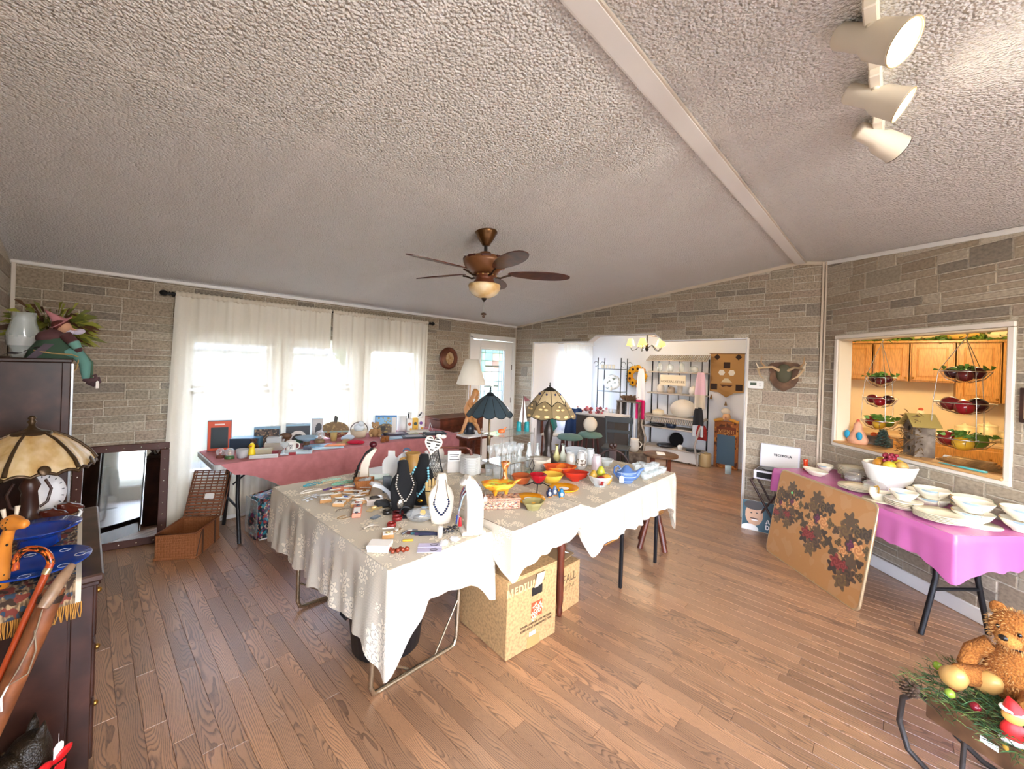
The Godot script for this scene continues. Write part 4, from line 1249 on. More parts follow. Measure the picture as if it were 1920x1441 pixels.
func left_corner() -> void:
	rng.seed=21
	var rod:=thing("curtain_rod","black curtain rod with turned finials above the windows","curtain rod",V(0,2.185,-4.74))
	part("rod",g().tube([V(.53,0,0),V(3.3,0,0)],.011,8),M.black_iron,rod)
	for s in [0,1]:
		var x:float=[.53,3.3][s]
		var d:float=[-1.0,1.0][s]
		part("finial",g().at(V(x,0,0),V(0,0,-d*PI/2)).lathe([P(.016,-.02),P(.018,.0),P(.01,.008),P(.02,.016),P(.01,.026),P(.024,.045),P(.026,.06),P(.018,.08),P(0,.088)],14),M.black_iron,rod)
	for x in [.55,1.955,3.27]:part("bracket",g().box(V(x,-.005,-.05),V(.014,.03,.105),.003),M.black_iron,rod)
	var pans:=[[.555,1.95,"left lace curtain panel gathered on the black rod by the stone corner"],[1.965,2.66,"middle lace curtain panel over the second window"],[2.665,3.285,"right lace curtain panel beside the stone wall and round plaque"]]
	for k in 3:
		var x0:float=pans[k][0]
		var x1:float=pans[k][1]
		var ph:=k*1.7
		var b:=g()
		var w:=x1 - x0
		b.sheet(func(u:float,v:float):
			var flare:=(-.06 if k == 0 else .0)*v*(1 - u)
			var f:=.022*sin(u*w*34.0+ph+.5*sin(v*2.0))+.012*sin(u*w*79.0+ph*2.0)
			return V(lerpf(x0,x1,u)+flare+.004*sin(u*w*90.0),2.172 - 2.10*v,-4.735+f*(.5+.5*v)),int(w*90),24,P(w*1.35/.24,2.1/.24))
		var o:=single("lace_curtain",pans[k][2],"curtain",b,M.lace,Vector3.ZERO,0,"lace curtains over the windows")
		var hd:=g()
		hd.sheet(func(u:float,v:float):
			var a:=v*TAU
			var rr:=.02+.004*sin(u*w*160.0)
			return V(lerpf(x0,x1,u),2.19+rr*1.25*sin(a),-4.74+rr*cos(a)),int(w*110),8,P(w*5,.3))
		part("gathered_heading",hd,mat("#d9d0bd",.9),o)
	var cb:=thing("tall_cabinet","tall dark wood cabinet with a glass-fronted side in the left corner","cabinet",V(-.388,0,-3.98))
	part("carcass",g().box(V(.165,.79,.415),V(.33,1.57,.02),.003).box(V(.165,.79,-.415),V(.33,1.57,.02),.003).box(V(.01,.79,0),V(.015,1.57,.82)).box(V(.165,.05,0),V(.33,.1,.82)),M.dark_wood,cb)
	part("top",g().box(V(.17,1.585,0),V(.345,.022,.87),.005),M.dark_wood,cb)
	part("corner_stile",g().box(V(.318,.79,.418),V(.036,1.57,.03),.004),M.dark_wood,cb)
	var cd:=part("glass_door",g().box(V(.338,.85,.0),V(.006,1.4,.78)),glassy(Color(.8,.86,.9),.35),cb)
	part("door_edge_reflection",g().box(V(.342,.82,.412),V(.012,1.5,.016),.002),mat("#cfd4d8",.25,.7),cd)  # pale strip, the glass edge's reflection put into its colour
	var hv:=thing("hurricane_vase","clear cut-glass hurricane vase on top of the dark cabinet","vase",V(-.255,1.597,-3.83))
	part("vase",g().lathe([P(.0,0),P(.05,0),P(.045,.02),P(.062,.08),P(.07,.14),P(.05,.22),P(.052,.27),P(.05,.268),P(.046,.22),P(.066,.14),P(.058,.08),P(.04,.025),P(0,.02)],24),M.glass2,hv)
	part("cut_star",g().at(V(0,.1,0)).lathe([P(.0645,-.03),P(.0705,.03)],16,1.0,.04,8),glassy(Color(1,1,1),.4,.1),hv)
	var pl:=thing("foliage_arrangement","olive and russet artificial foliage behind the glass vase on the cabinet","plant",V(-.15,1.597,-4.12))
	part("pot",g().lathe([P(0,0),P(.06,0),P(.08,.1),P(.07,.1),P(0,.08)],16),mat("#4f3a28",.7),pl)
	for k in 3:
		var b:=g()
		fuzz(b,130,func(r:RandomNumberGenerator):
			var a:float=r.randf()*TAU
			var e:float=r.randf_range(-.1,1.3)
			return [V(cos(a)*.05,.1+r.randf()*.12,sin(a)*.05)+V(cos(a)*cos(e),sin(e),sin(a)*cos(e))*r.randf()*.11,V(cos(a)*cos(e),sin(e)*.9,sin(a)*cos(e))],.13,.006,3+k,.35)
		part("leaves",b,mat(["#6d7330","#9a9a3a","#5a3b22"][k],.6),pl).set_meta("kind","stuff")
	witch_doll()
	var dr:=thing("dresser","dark mahogany dresser with an overhanging top at the left edge","dresser",V(-.158,0,-2.68))
	part("body",g().box(V(-.01,.385,0),V(.43,.75,.92),.004),M.dark_wood,dr)
	part("top",g().box(V(0,.785,0),V(.46,.028,.98),.006),tri_mat("dresser_top",M.wood_t,2.0,.3,Color("#5a4238"),null,.0,false),dr)
	part("moulding",g().box(V(0,.76,0),V(.445,.022,.95),.006),M.dark_wood,dr)
	part("end_stile",g().box(V(.175,.385,.462),V(.06,.75,.012),.003),M.dark_wood,dr)
	part("end_panel",g().box(V(-.04,.385,.458),V(.36,.72,.006),.002),M.dark_wood,dr)
	for k in 3:
		var dw:=part("drawer",g().box(V(.208,.16+.24*k,0),V(.014,.215,.86),.005),M.dark_wood,dr)
		for s in [-1,1]:part("pull",g().ball(V(.222,.16+.24*k,.25*s),V(.012,.012,.012),8,6),M.brass,dw)
	var tap:=tex(192,256,func(x,y):
		var n:float=noise.get_noise_2d(x*.03,y*.03)
		var c:=Color("#b49a76").lerp(Color("#6d5a45"),smoothstep(-.3,.3,noise.get_noise_2d(x*.15,y*.04)))
		if n > .22:c=Color("#7c3a30")
		if noise.get_noise_2d(x*.035+50.0,y*.035) > .3:c=Color("#31465c")
		if noise.get_noise_2d(x*.04+90.0,y*.04) > .34:c=Color("#3c2c22")
		if x > 182 or x < 10:c=Color("#e3d9c3")
		return c)
	var rn:=thing("table_runner","woven tapestry runner with golden fringe over the dresser end","runner",Vector3.ZERO)
	part("runner_cloth",g().sheet(func(u:float,v:float):
		var z:=lerpf(-3.12,-2.10,v)
		var y:=.8015
		if z > -2.185:
			y -= (z+2.185)*.9
			z=-2.185+(z+2.185)*.35
		return V(lerpf(-.30,.012,u),y+.0008*sin(v*60.0),z),10,60,P(1,2)),textured("tapestry",tap,.9),rn)
	var fr:=g()
	for k in 60:
		var x:=-.30+.312*k/59.0
		fr.tube([V(x,.727,-2.156),V(x+R(-.003,.003),.70,-2.152),V(x+R(-.005,.005),.672,-2.15)],[.0022,.002,.0012],4)
	part("fringe",fr,mat("#c08a3c",.7),rn).set_meta("kind","stuff")
	slag_lamp(V(-.165,.8025,-3.0))
	var ps:=thing("display_plate","white and silver decorated plate upright on a dark wooden stand","plate",V(-.135,.8025,-3.16),.75)
	part("plate",g().at(V(0,.105,0),V(PI/2 - .2,0,0)).lathe([P(0,.0),P(.06,.002),P(.07,.01),P(.1,.016),P(.1,.02),P(.07,.015),P(0,.006)],30),mat("#e9ebef",.15),ps)
	for k in 16:part("rim_mark",g().at(V(0,.105,.004),V(-.2,0,0)).at(V(0,.105,0)+Basis(Vector3.RIGHT,-.2)*V(cos(TAU*k/16)*.086,sin(TAU*k/16)*.086,.017),V(-.2,0,TAU*k/16)).box(Vector3.ZERO,V(.012,.005,.003)),mat("#5d6672",.4,.5),ps)
	part("stand",g().tube([V(-.05,0,.05),V(-.03,.02,.03),V(-.03,.14,-.03)],.006,6).tube([V(.05,0,.05),V(.03,.02,.03),V(.03,.14,-.03)],.006,6).tube([V(-.03,.05,.0),V(.03,.05,.0)],.005,6).tube([V(-.03,.14,-.03),V(0,.01,-.07),V(.03,.14,-.03)],.005,6),M.dark_wood,ps)
	var brown_glass:=mat("#4a1a10",.08)
	for k in 2:
		var sh:=thing("glass_shoe",["dark amber glass shoe nearest the plate on the runner","dark amber glass shoe at the far end of the runner"][k],"glass shoe",V([-.085,-.03][k],.8025,[-3.03,-3.10][k]),.6)
		part("shoe",loft([[.0,.055,.022,0,0],[.018,.06,.025,0,0],[.035,.05,.022,-.008,0],[.05,.032,.02,-.024,0],[.06,.026,.018,-.03,0]],16),brown_glass,sh)
		part("opening",g().at(V(-.03,.0605,0)).lathe([P(0,0),P(.022,0)],12,.7),mat("#1b0906",.2),sh)
	single("amber_dish","round brown dish with a bright orange centre on the runner","dish",g().lathe([P(0,0),P(.05,0),P(.056,.02),P(.05,.03),P(.042,.024),P(0,.02)],24),print_mat("amber",16,16,"#7a3c18",[["r",0,0,16,3,"#f08a1c"]],.2),V(-.115,.8025,-2.93))  # centre painted bright orange on the brown dish
	var sw:=thing("glass_bird","clear glass bird dish between the amber dish and blue bowl","glass bird",V(-.045,.8025,-2.87),.4)
	part("body",g().ball(V(0,.026,0),V(.05,.026,.03),14,8),M.glass2,sw)
	part("neck",g().tube([V(.045,.03,0),V(.058,.055,0),V(.05,.07,0),V(.062,.066,0)],[.009,.007,.006,.003],7),M.glass2,sw)
	var cobalt:=glassy(Color("#0b3fa8"),.86,.04)
	var bb:=thing("blue_glass_bowl","deep cobalt blue glass bowl with flared rim on the runner","bowl",V(-.115,.803,-2.67))
	part("bowl",g().lathe([P(0,0),P(.06,0),P(.064,.008),P(.062,.035),P(.085,.055),P(.125,.075),P(.127,.08),P(.082,.062),P(.055,.036),P(0,.02)],36),cobalt,bb)
	var bp:=thing("blue_glass_plate","large cobalt blue glass plate with white line flowers near the cane handle","plate",V(-.105,.803,-2.36))
	part("plate",g().lathe([P(0,0),P(.07,0),P(.1,.014),P(.145,.03),P(.147,.036),P(.1,.022),P(0,.01)],40),mat("#123f9e",.1),bp)
	var fl:=g()
	for k in 7:
		var a:=TAU*k/7
		fl.tube(arc(V(cos(a)*.112,.03,sin(a)*.112),.016,0,TAU,12,Vector3.RIGHT,Vector3.BACK),.0009,4)
	part("line_flowers",fl,mat("#dfe8f5",.4),bp).set_meta("kind","stuff")
	single("spoon_rest","small pearly oval dish beside the giraffe","dish",g().lathe([P(0,0),P(.016,0),P(.022,.008),P(.014,.012),P(0,.009)],18,.6),mat("#d5d0cb",.2),V(-.175,.803,-2.42))
	var gf:=thing("wooden_giraffe","orange painted wooden giraffe with dark spots on the dresser","giraffe",V(-.185,.803,-2.275),.0)
	var skin:=mat("#dd8a30",.4)
	part("body",loft([[.0,.02,.02,0,0],[.07,.024,.024,0,.0],[.15,.019,.02,.006,.012],[.2,.016,.018,.016,.03],[.235,.014,.016,.024,.042]],14),skin,gf)
	var hd:=g()
	hd.T=aim(V(.5,.02,.82),V(.012,.235,.02))
	hd.lathe([P(0,-.012),P(.02,.0),P(.027,.02),P(.024,.045),P(.016,.065),P(.016,.08),P(.01,.092),P(0,.094)],16)
	var he:=part("head",hd,skin,gf)
	for s in [-1,1]:
		part("horn",g().tube([V(.02 - .012*s,.253,.026+.008*s),V(.018 - .016*s,.285,.022+.01*s)],[.005,.007],7),mat("#cfc4b2",.4),he)
		part("eye",g().ball(V(.034 - .020*s,.244,.05+.013*s),V(.004,.004,.004),8,5),mat("#1a120c",.2),he)
	var sp:=g()
	for k in 26:
		var y:=R(.01,.2)
		var a:=R(0,TAU)
		var cx:=.016*smoothstep(.1,.2,y)
		sp.ball(V(cx+cos(a)*.0195,y,cx*1.9+sin(a)*.0198),V(.004,.005,.004),6,4)
	for k in 12:
		var a:=R(0,TAU)
		sp.ball(hd.T*V(cos(a)*.0245,R(.0,.05),sin(a)*.0245),V(.003,.003,.003),6,4)
	part("spots",sp,mat("#2a1a10",.5),gf).set_meta("kind","stuff")
	var c1:=thing("walking_cane","orange and black tortoiseshell hook-handled cane leaning on the dresser","cane",V(0,0,0))
	var hook:=[]
	for k in 13:
		var a:=PI*k/12.0
		hook.append(V(-.105 - .042*cos(a),.91+.05*sin(a),-2.14+.04*cos(a)*-1.0 - .01))
	hook.reverse()
	var path:=[V(-.147,.885,-2.188)]
	hook.reverse()
	for h in hook:path.append(h)
	part("handle",g().tube(path,.0105,9),print_mat("tortoise",64,64,"#a8441a",[["n",.09,.0,.05,"#1c0e08"],["n",.12,40.0,.35,"#e07a28"]],.2),c1)
	part("shaft",g().tube([V(-.063,.91,-2.11),V(-.115,.75,-2.08),V(-.25,.30,-2.03),V(-.33,.01,-2.0)],[.0105,.010,.010,.009],9),mat("#b5481c",.3),c1)
	part("collar",g().tube([V(-.068,.895,-2.107),V(-.074,.878,-2.104)],.0115,9),mat("#c9b68a",.3,.8),c1)
	var c2:=thing("leather_scabbard","worn tan leather scabbard with a pale wooden grip and cord leaning on the dresser","scabbard",Vector3.ZERO)
	part("sheath",g().tube([V(-.05,.84,-2.055),V(-.08,.74,-2.04),V(-.16,.50,-2.01),V(-.26,.2,-1.98),V(-.31,.02,-1.96)],[.026,.03,.028,.022,.015],12),tri_mat("leather",M.wood_t,4.0,.5,Color("#a5643a"),null,0,false),c2)
	part("grip",g().tube([V(-.012,.895,-2.085),V(-.03,.875,-2.06),V(-.058,.83,-2.03),V(-.075,.80,-2.015)],[.011,.017,.019,.015],9),tri_mat("grip",M.wood_t,5.0,.35,Color("#c9a98c"),null,0,false),c2)
	part("binding",g().tube([V(-.056,.822,-2.052),V(-.062,.80,-2.049)],.031,12),mat("#2c1d14",.5),c2)
	part("cord",g().tube([V(-.075,.80,-2.005),V(-.09,.72,-1.995),V(-.12,.64,-1.985),V(-.14,.60,-1.98),V(-.10,.615,-1.985),V(-.085,.68,-1.99),V(-.09,.74,-2.0)],.0025,5),mat("#8a7a66",.7),c2)
	part("tag_tie",g().tube([V(-.14,.60,-1.98),V(-.152,.57,-1.975),V(-.15,.53,-1.975)],.003,5),M.paper,c2)
	scottie(V(-.065,0,-2.03))
func slag_lamp(at:Vector3) -> void:
	var br:=mat("#4c3a26",.35,.6)
	var l:=thing("slag_glass_lamp","slag glass lamp with a caramel panelled dome and bronze filigree frame","lamp",at,.25)
	l.scale=V(.83,1,.83)
	part("base",g().lathe([P(0,0),P(.075,0),P(.08,.012),P(.06,.03),P(.035,.05),P(.04,.09),P(.032,.16),P(.045,.19),P(.03,.22),P(.012,.24),P(.012,.46),P(0,.46)],8),M.dark_wood,l)
	for s in [-1,1]:part("scroll_arm",g().tube([V(.06*s,.21,0),V(.085*s,.16,0),V(.07*s,.1,0),V(.04*s,.08,0)],.007,7),M.dark_wood,l)
	var slag:=tri_mat("slag",M.marble_t,3.0,.25,Color(1,.95,.86),null,0,false)
	slag.backlight_enabled=true
	slag.backlight=Color(.8,.7,.5)
	var prof:=[P(.075,.445),P(.14,.415),P(.20,.372),P(.25,.325),P(.275,.285)]
	var n:=6
	for k in n:
		var a0:=TAU*k/n
		var a1:=TAU*(k+1)/n
		part("glass_panel",g().sheet(func(u:float,v:float):
			var f:float=v*(prof.size() - 1)
			var i:=mini(int(f),prof.size() - 2)
			var q:Vector2=prof[i].lerp(prof[i+1],f - i)
			var c0:=V(cos(a0),0,sin(a0))*q.x
			var c1:=V(cos(a1),0,sin(a1))*q.x
			var p:=c0.lerp(c1,u)*(1.0+.05*sin(u*PI))
			p.y=q.y - .012*v*(1.0 - absf(sin(u*PI*3.0)))
			return p,12,8),slag,l)
		var rib:=[]
		for q in prof:rib.append(V(cos(a0)*q.x,q.y+.002,sin(a0)*q.x))
		var rb:=part("rib",g().tube(rib,[.006,.007,.008,.009,.011],7),br,l)
		var am:=(a0+a1)/2
		var rim:=[]
		for i in 13:
			var u:=i/12.0
			var p:=(V(cos(a0),0,sin(a0)).lerp(V(cos(a1),0,sin(a1)),u))*.277*(1.0+.05*sin(u*PI))
			p.y=.283 - .014*(1.0 - absf(sin(u*PI*3.0)))
			rim.append(p)
		part("rim_moulding",g().tube(rim,.008,7),br,rb)
		part("palmette",g().at(V(cos(am)*.262,.285,sin(am)*.262),V(0,-am,.45)).ball(V(0,.012,0),V(.006,.024,.026),8,6),br,rb)
	part("crown",g().lathe([P(.085,.435),P(.08,.447),P(.045,.455),P(.02,.468),P(.012,.485),P(0,.486)],24),br,l)
	part("finial",g().lathe([P(.012,.484),P(.02,.498),P(.012,.508),P(.019,.514),P(.01,.525),P(0,.528)],16),br,l)
func witch_doll() -> void:
	var w:=thing("witch_doll","patchwork witch doll in green and plum slumped over the cabinet corner","doll",V(-.13,1.597,-3.66))
	part("dress",loft([[.0,.11,.09,0,0],[.05,.10,.085,.005,0],[.1,.075,.07,.01,0],[.15,.05,.045,.02,0],[.17,.02,.02,.025,0]],16),tri_mat("dressgreen",M.fabric_t,30.0,.95,Color("#3f5a47"),null,0,false),w)
	part("shawl",g().at(V(.0,.125,.0),V(0,0,.2)).ball(Vector3.ZERO,V(.072,.05,.066),14,8),mat("#5a3a3c",.9),w)
	var hd:=part("head",g().ball(V(.045,.185,.02),V(.032,.036,.032),14,9),mat("#c99878",.8),w)
	part("nose",g().at(V(.075,.18,.04),V(0,-.6,-1.8)).lathe([P(.008,0),P(0,.03)],8),mat("#c99878",.8),hd)
	part("hair",g().ball(V(.03,.2,.005),V(.042,.036,.045),12,8),tri_mat("dollhair",M.wood_t,14.0,.9,Color("#7a3a34"),null,0,false),hd)
	part("hat_brim",g().at(V(.03,.215,.0),V(.2,0,.7)).lathe([P(0,0),P(.06,0),P(.06,.004),P(0,.006)],18),mat("#b5787c",.9),hd)
	part("hat_cone",g().at(V(.028,.217,.0),V(.2,0,.75)).lathe([P(.035,0),P(.016,.05),P(0,.10)],14),mat("#b5787c",.9),hd)
	part("bonnet_bow",g().at(V(.085,.16,.03),V(.3,0,.3)).ball(V(.02,0,0),V(.03,.018,.02),10,6).ball(V(-.015,.005,0),V(.024,.016,.018),10,6),mat("#c8c0d2",.9),w)
	part("striped_arm",g().tube([V(.05,.14,.05),V(.09,.09,.08),V(.11,.045,.07)],[.03,.027,.015],9),print_mat("armstripe",32,32,"#6fa094",[["r",0,0,32,9,"#4d2b2c"],["r",0,17,32,8,"#4d2b2c"]],.9),w)
	part("sash",g().sheet(func(u:float,v:float):return V(-.06 - .13*u+.02*v,.055 - .05*u+.008*sin(u*9.0)+.01*v,.075+.05*v - .02*u),10,4),mat("#4a4148",.95),w)
	part("sash",g().sheet(func(u:float,v:float):return V(-.03 - .1*u+.04*v,.085 - .13*u,.085+.012*sin(u*7.0)),10,4),mat("#5a4f58",.95),w)
	for s in [0,1]:
		var lg:=part("leg",g().tube([V(.02,.03,.04 - .05*s),V(.10,.035,.04 - .05*s),V(.135+.01*s,-.03,.05 - .05*s),V(.14+.015*s,-.12 - .02*s,.06 - .05*s)],[.04,.036,.028,.017],9),mat(["#5f8f86","#4a6b55"][s],.95),w)
		part("curled_shoe",g().tube([V(.135+.015*s,-.12 - .02*s,.05 - .05*s),V(.16+.015*s,-.135 - .02*s,.06 - .05*s),V(.185+.015*s,-.12 - .02*s,.065 - .05*s),V(.18+.015*s,-.095 - .02*s,.06 - .05*s),V(.165+.015*s,-.105 - .02*s,.06 - .05*s)],[.018,.02,.012,.008,.004],8),mat("#4a3036",.7),lg)
	part("straw_trim",g().tube([V(-.07,.045,.085),V(.0,.03,.095),V(.08,.025,.085),V(.11,.01,.07),V(.10,-.06,.07),V(.075,-.09,.07)],.004,5),mat("#b08f5c",.9),w)
	tagged(w,V(.19,-.135,.06),.02,.045,.8)
func scottie(at:Vector3) -> void:
	var d:=thing("terrier_statue","black seated terrier statue with a red bow by the dresser","statue",at,.35)
	var coat:=tri_mat("coat",M.fur_t,9.0,.35,Color("#2b2c30"),M.fur_t,.6,false)
	part("body",loft([[.0,.095,.12,0,0],[.05,.1,.125,0,0],[.12,.085,.105,-.008,0],[.2,.068,.08,-.02,0],[.27,.055,.06,-.026,.0],[.31,.05,.055,-.03,0],[.345,.055,.052,-.035,0],[.38,.04,.042,-.03,0],[.395,.015,.02,-.025,0]],20),coat,d)
	var mz:=g()
	mz.T=aim(V(-.75,-.28,.25),V(-.045,.345,.0))
	mz.lathe([P(0,0),P(.042,.01),P(.04,.05),P(.034,.09),P(.026,.105),P(0,.11)],14,.9)
	var hm:=part("muzzle",mz,coat,d)
	part("nose",g().ball(V(-.137,.322,.03),V(.013,.012,.013),8,6),mat("#0c0c0d",.2),hm)
	for s in [-1,1]:
		part("ear",g().at(V(-.018,.378,.026*s),V(.15*s,0,-.15)).lathe([P(.017,0),P(.013,.03),P(0,.062)],10,.6),coat,d)
		part("eye",g().ball(V(-.078,.36,.026*s),V(.006,.006,.006),8,5),mat("#3a2a18",.1),hm)
		part("front_leg",g().tube([V(-.06,.2,.04*s),V(-.085,.1,.045*s),V(-.095,.01,.045*s)],[.035,.028,.03],9),coat,d)
		part("bow_loop",g().at(V(.005,.285,.05),V(.3,.4,.35*s)).ball(V(.03*s,0,0),V(.032,.022,.01),10,6),mat("#c8141c",.4),d)
	part("bow_tail",g().at(V(.02,.255,.056),V(.1,.4,-.1)).box(Vector3.ZERO,V(.035,.05,.005),.002),mat("#c8141c",.4),d)
	part("ribbon",g().tube(arc(V(-.027,.285,0),.056,0,TAU,20,Vector3.RIGHT,Vector3.BACK),.007,6),mat("#c8141c",.4),d)
	tagged(d,V(.02,.345,.05),.03,.045,.4)
func bust(label:String,m:Material,at:Vector3,turn:float,s:float) -> Node3D:
	var t:=thing("necklace_bust",label,"display bust",at,turn,"necklace display busts")
	part("bust",loft([[.0,.055*s,.04*s,0,0],[.02*s,.06*s,.03*s,0,-.01*s],[.08*s,.072*s,.028*s,0,-.01*s],[.14*s,.075*s,.026*s,0,-.024*s],[.18*s,.06*s,.026*s,0,-.036*s],[.205*s,.036*s,.025*s,0,-.044*s],[.25*s,.03*s,.024*s,0,-.055*s],[.27*s,.024*s,.018*s,0,-.06*s]],20),m,t)
	return t
func vee(s:float,w:=.05,top:=.2,low:=.06) -> Array:
	return [V(-w*.7*s,top*s,-.02*s),V(-w*s,(top*.65+low*.35)*s,.012*s),V(-w*.6*s,(top*.3+low*.7)*s,.024*s),V(0,low*s,.028*s),V(w*.6*s,(top*.3+low*.7)*s,.024*s),V(w*s,(top*.65+low*.35)*s,.012*s),V(w*.7*s,top*s,-.02*s)]
func jewel_box(label:String,at:Vector3,turn:float,w:=.075,d:=.055,c:="#b98a55",gem:="#c9b27a") -> void:
	var t:=thing("jewelry_box",label,"jewelry box",at,turn,"small open jewelry boxes")
	part("tray",g().box(V(0,.0105,0),V(w,.021,d),.001),mat(c,.85),t)
	part("cotton",g().box(V(0,.0215,0),V(w - .006,.004,d - .006),.001),M.paper,t)
	part("lid",g().at(V(0,.036,-d/2 - .004),V(-.5,0,0)).box(Vector3.ZERO,V(w,.003,d*.7)),mat("#e4dfd2",.6),t)
	part("jewel",g().tube(coil(0,.026,0,.012,.009,10),.0022,5,true),mat(gem,.25,.8),t)
func front_table_things() -> void:
	rng.seed=33
	var y:=.7085
	var cream:=mat("#ece2d0",.75)
	var velvet:=mat("#0f1013",.95)
	var b:=thing("necklace_stand","curved cream neck stand hung with black necklaces and a plum bead","display bust",V(1.50,y,-2.98),-.6)
	part("stand",g().prism(PackedVector2Array([P(-.06,0),P(.05,0),P(.045,.1),P(.06,.17),P(.1,.24),P(.085,.255),P(.03,.21),P(-.005,.14),P(-.015,.03),P(-.06,.012)]),-.035,.035,true),cream,b)
	for k in 4:
		var z:=-.03+.02*k
		part("black_string",g().tube([V(.075,.262,z),V(.02,.215,z),V(-.025,.13,z*1.2),V(-.05,.03,z*1.4),V(-.045,.012,z)],.007,6),mat("#141416",.5),b)
	beads(b,[V(-.04,.09,.04),V(-.05,.05,.04),V(-.055,.015,.03)],.01,mat("#4a2f22",.3))
	part("plum_bead",g().ball(V(.075,.285,0),V(.03,.026,.03),12,8),mat("#4d1420",.2),b)
	single("bust_card","flat white neck-shaped jewellery card standing by the jars","display card",g().prism(PackedVector2Array([P(-.07,0),P(.07,0),P(.075,.08),P(.06,.12),P(.03,.145),P(.028,.19),P(-.028,.19),P(-.03,.145),P(-.06,.12),P(-.075,.08)]),-.002,.002),mat("#f1f0ec",.6),V(1.79,.705,-3.05),-.75)
	single("glass_tray","clear flat tray with a green edge beside the white card","tray",g().box(V(0,.006,0),V(.16,.012,.12),.003),glassy(Color("#cfeee0"),.55),V(1.66,.705,-3.0),-.4)
	var j:=thing("lidded_jar","blue and white lidded ceramic jar with an arched handle","jar",V(1.84,.705,-2.9))
	part("jar",g().lathe([P(0,0),P(.05,0),P(.056,.02),P(.066,.12),P(.07,.15),P(.06,.155),P(0,.15)],22),print_mat("delft",64,64,"#e9e9e4",[["n",.08,.0,.35,"#5a6f92"]],.25),j)
	part("lid",g().lathe([P(.075,.152),P(.072,.16),P(.045,.185),P(.02,.2),P(0,.203)],22),mat("#e9ebec",.2),j)
	part("lid_handle",g().tube(arc(V(0,.2,0),.028,0,PI,10,V(.7,0,.7),Vector3.UP),.008,7),mat("#54657f",.3),j)
	part("spout",g().tube([V(-.06,.08,.02),V(-.085,.11,.03),V(-.095,.14,.035)],[.02,.014,.01],8),mat("#8896ad",.3),j)
	j=thing("stoneware_pitcher","tan stoneware pitcher with a side handle behind the black busts","pitcher",V(1.83,.705,-2.795),2.4)
	part("body",g().lathe([P(0,0),P(.05,0),P(.066,.03),P(.07,.09),P(.052,.14),P(.05,.19),P(.062,.21),P(.058,.213),P(.045,.19),P(.04,.12),P(0,.1)],22),mat("#c79a55",.35),j)
	part("handle",g().tube([V(.055,.17,0),V(.095,.16,0),V(.1,.12,0),V(.068,.08,0)],.011,8),mat("#c79a55",.35),j)
	j=thing("candy_dish","clear glass covered candy dish with a knob lid","glass dish",V(2.0,.705,-2.85))
	part("dish",g().lathe([P(0,0),P(.045,0),P(.02,.015),P(.02,.04),P(.075,.07),P(.082,.12),P(.078,.12),P(.07,.075),P(0,.05)],24),M.glass2,j)
	part("lid",g().lathe([P(.084,.122),P(.07,.15),P(.035,.17),P(.012,.175),P(.018,.19),P(0,.2)],24),glassy(Color(.92,.94,.93),.5,.1),j)
	single("hurricane_chimney","frosted hurricane lamp chimney with pale flowers","glass chimney",g().lathe([P(.04,0),P(.058,.05),P(.062,.09),P(.04,.15),P(.03,.19),P(.036,.22),P(.034,.22),P(.027,.19),P(.036,.15),P(.058,.09),P(.036,0)],22),glassy(Color("#f5efe4"),.62,.3),V(2.30,.705,-3.1))
	single("ruffled_bowl","white milk glass ruffled bowl beside the tower","bowl",g().lathe([P(0,0),P(.04,0),P(.05,.03),P(.085,.085),P(.082,.088),P(.04,.03),P(0,.02)],32,1.0,.05,8),M.milk,V(2.13,.705,-2.87))
	var wb:=thing("splint_basket","small square woven splint basket filled with clear packets","basket",V(1.40,y,-2.745),-.5)
	var wm:=tri_mat("splint",null,9.0,.7,Color("#a0622f"),M.weave_t,.4,false)
	wb.position.y += .001
	part("weave",g().sheet(func(u:float,v:float):
		var a:=u*TAU+PI/4
		var k:=minf(1.0/maxf(absf(cos(a)),absf(sin(a))),1.32)
		var r:=lerpf(.045,.068,v)
		return V(cos(a)*k*r,.088*v,sin(a)*k*r*.8),48,6),wm,wb)
	part("floor_of_basket",g().box(V(0,.006,0),V(.085,.006,.07)),wm,wb)
	part("packets",g().at(V(0,.07,0),V(.2,.5,.1)).box(Vector3.ZERO,V(.07,.03,.06),.008).at(V(.02,.085,.01),V(-.3,.2,.3)).box(Vector3.ZERO,V(.05,.02,.05),.006),M.glass2,wb)
	eiffel(V(1.72,y,-2.35))
	b=bust("black velvet bust with a silver leaf necklace",velvet,V(1.40,y,-2.22),-.35,1.12)
	beads(b,vee(1.12),.007,mat("#c9c4ba",.25,.8),"leaf_links")
	part("pendant",g().ball(V(-.03,.06,.035),V(.02,.03,.008),9,6),mat("#c9c4ba",.25,.8),b)
	b=bust("black velvet bust with a turquoise stone necklace",velvet,V(1.555,y,-2.28),-.95,1.15)
	beads(b,vee(1.15,.055,.2,.05),.0085,mat("#7fc4d4",.3),"turquoise_stones")
	part("gold_pin",g().at(V(0,.03,.04)).ball(V(.02,0,0),V(.02,.012,.006),9,6),mat("#d8a33a",.25,.9),b)
	hand_form(V(1.545,y,-2.14))
	b=bust("cream bust with a navy bead necklace on gold chain",cream,V(1.47,y,-1.93),-.6,1.0)
	part("chain",g().tube([V(-.022,.24,-.03),V(-.03,.18,-.002),V(-.04,.14,.014)],.0016,5).tube([V(.022,.24,-.03),V(.03,.18,-.002),V(.04,.14,.014)],.0016,5),mat("#7a5a2c",.3,.9),b)
	beads(b,vee(1.0,.045,.15,.045),.0065,mat("#1b2a52",.2),"navy_beads")
	b=thing("necklace_stand","tall cream side-curved neck stand with red, blue and silver tassel necklaces","display bust",V(1.49,y,-1.70),-.5)
	part("foot",g().box(V(.02,.012,0),V(.13,.022,.1),.006),cream,b)
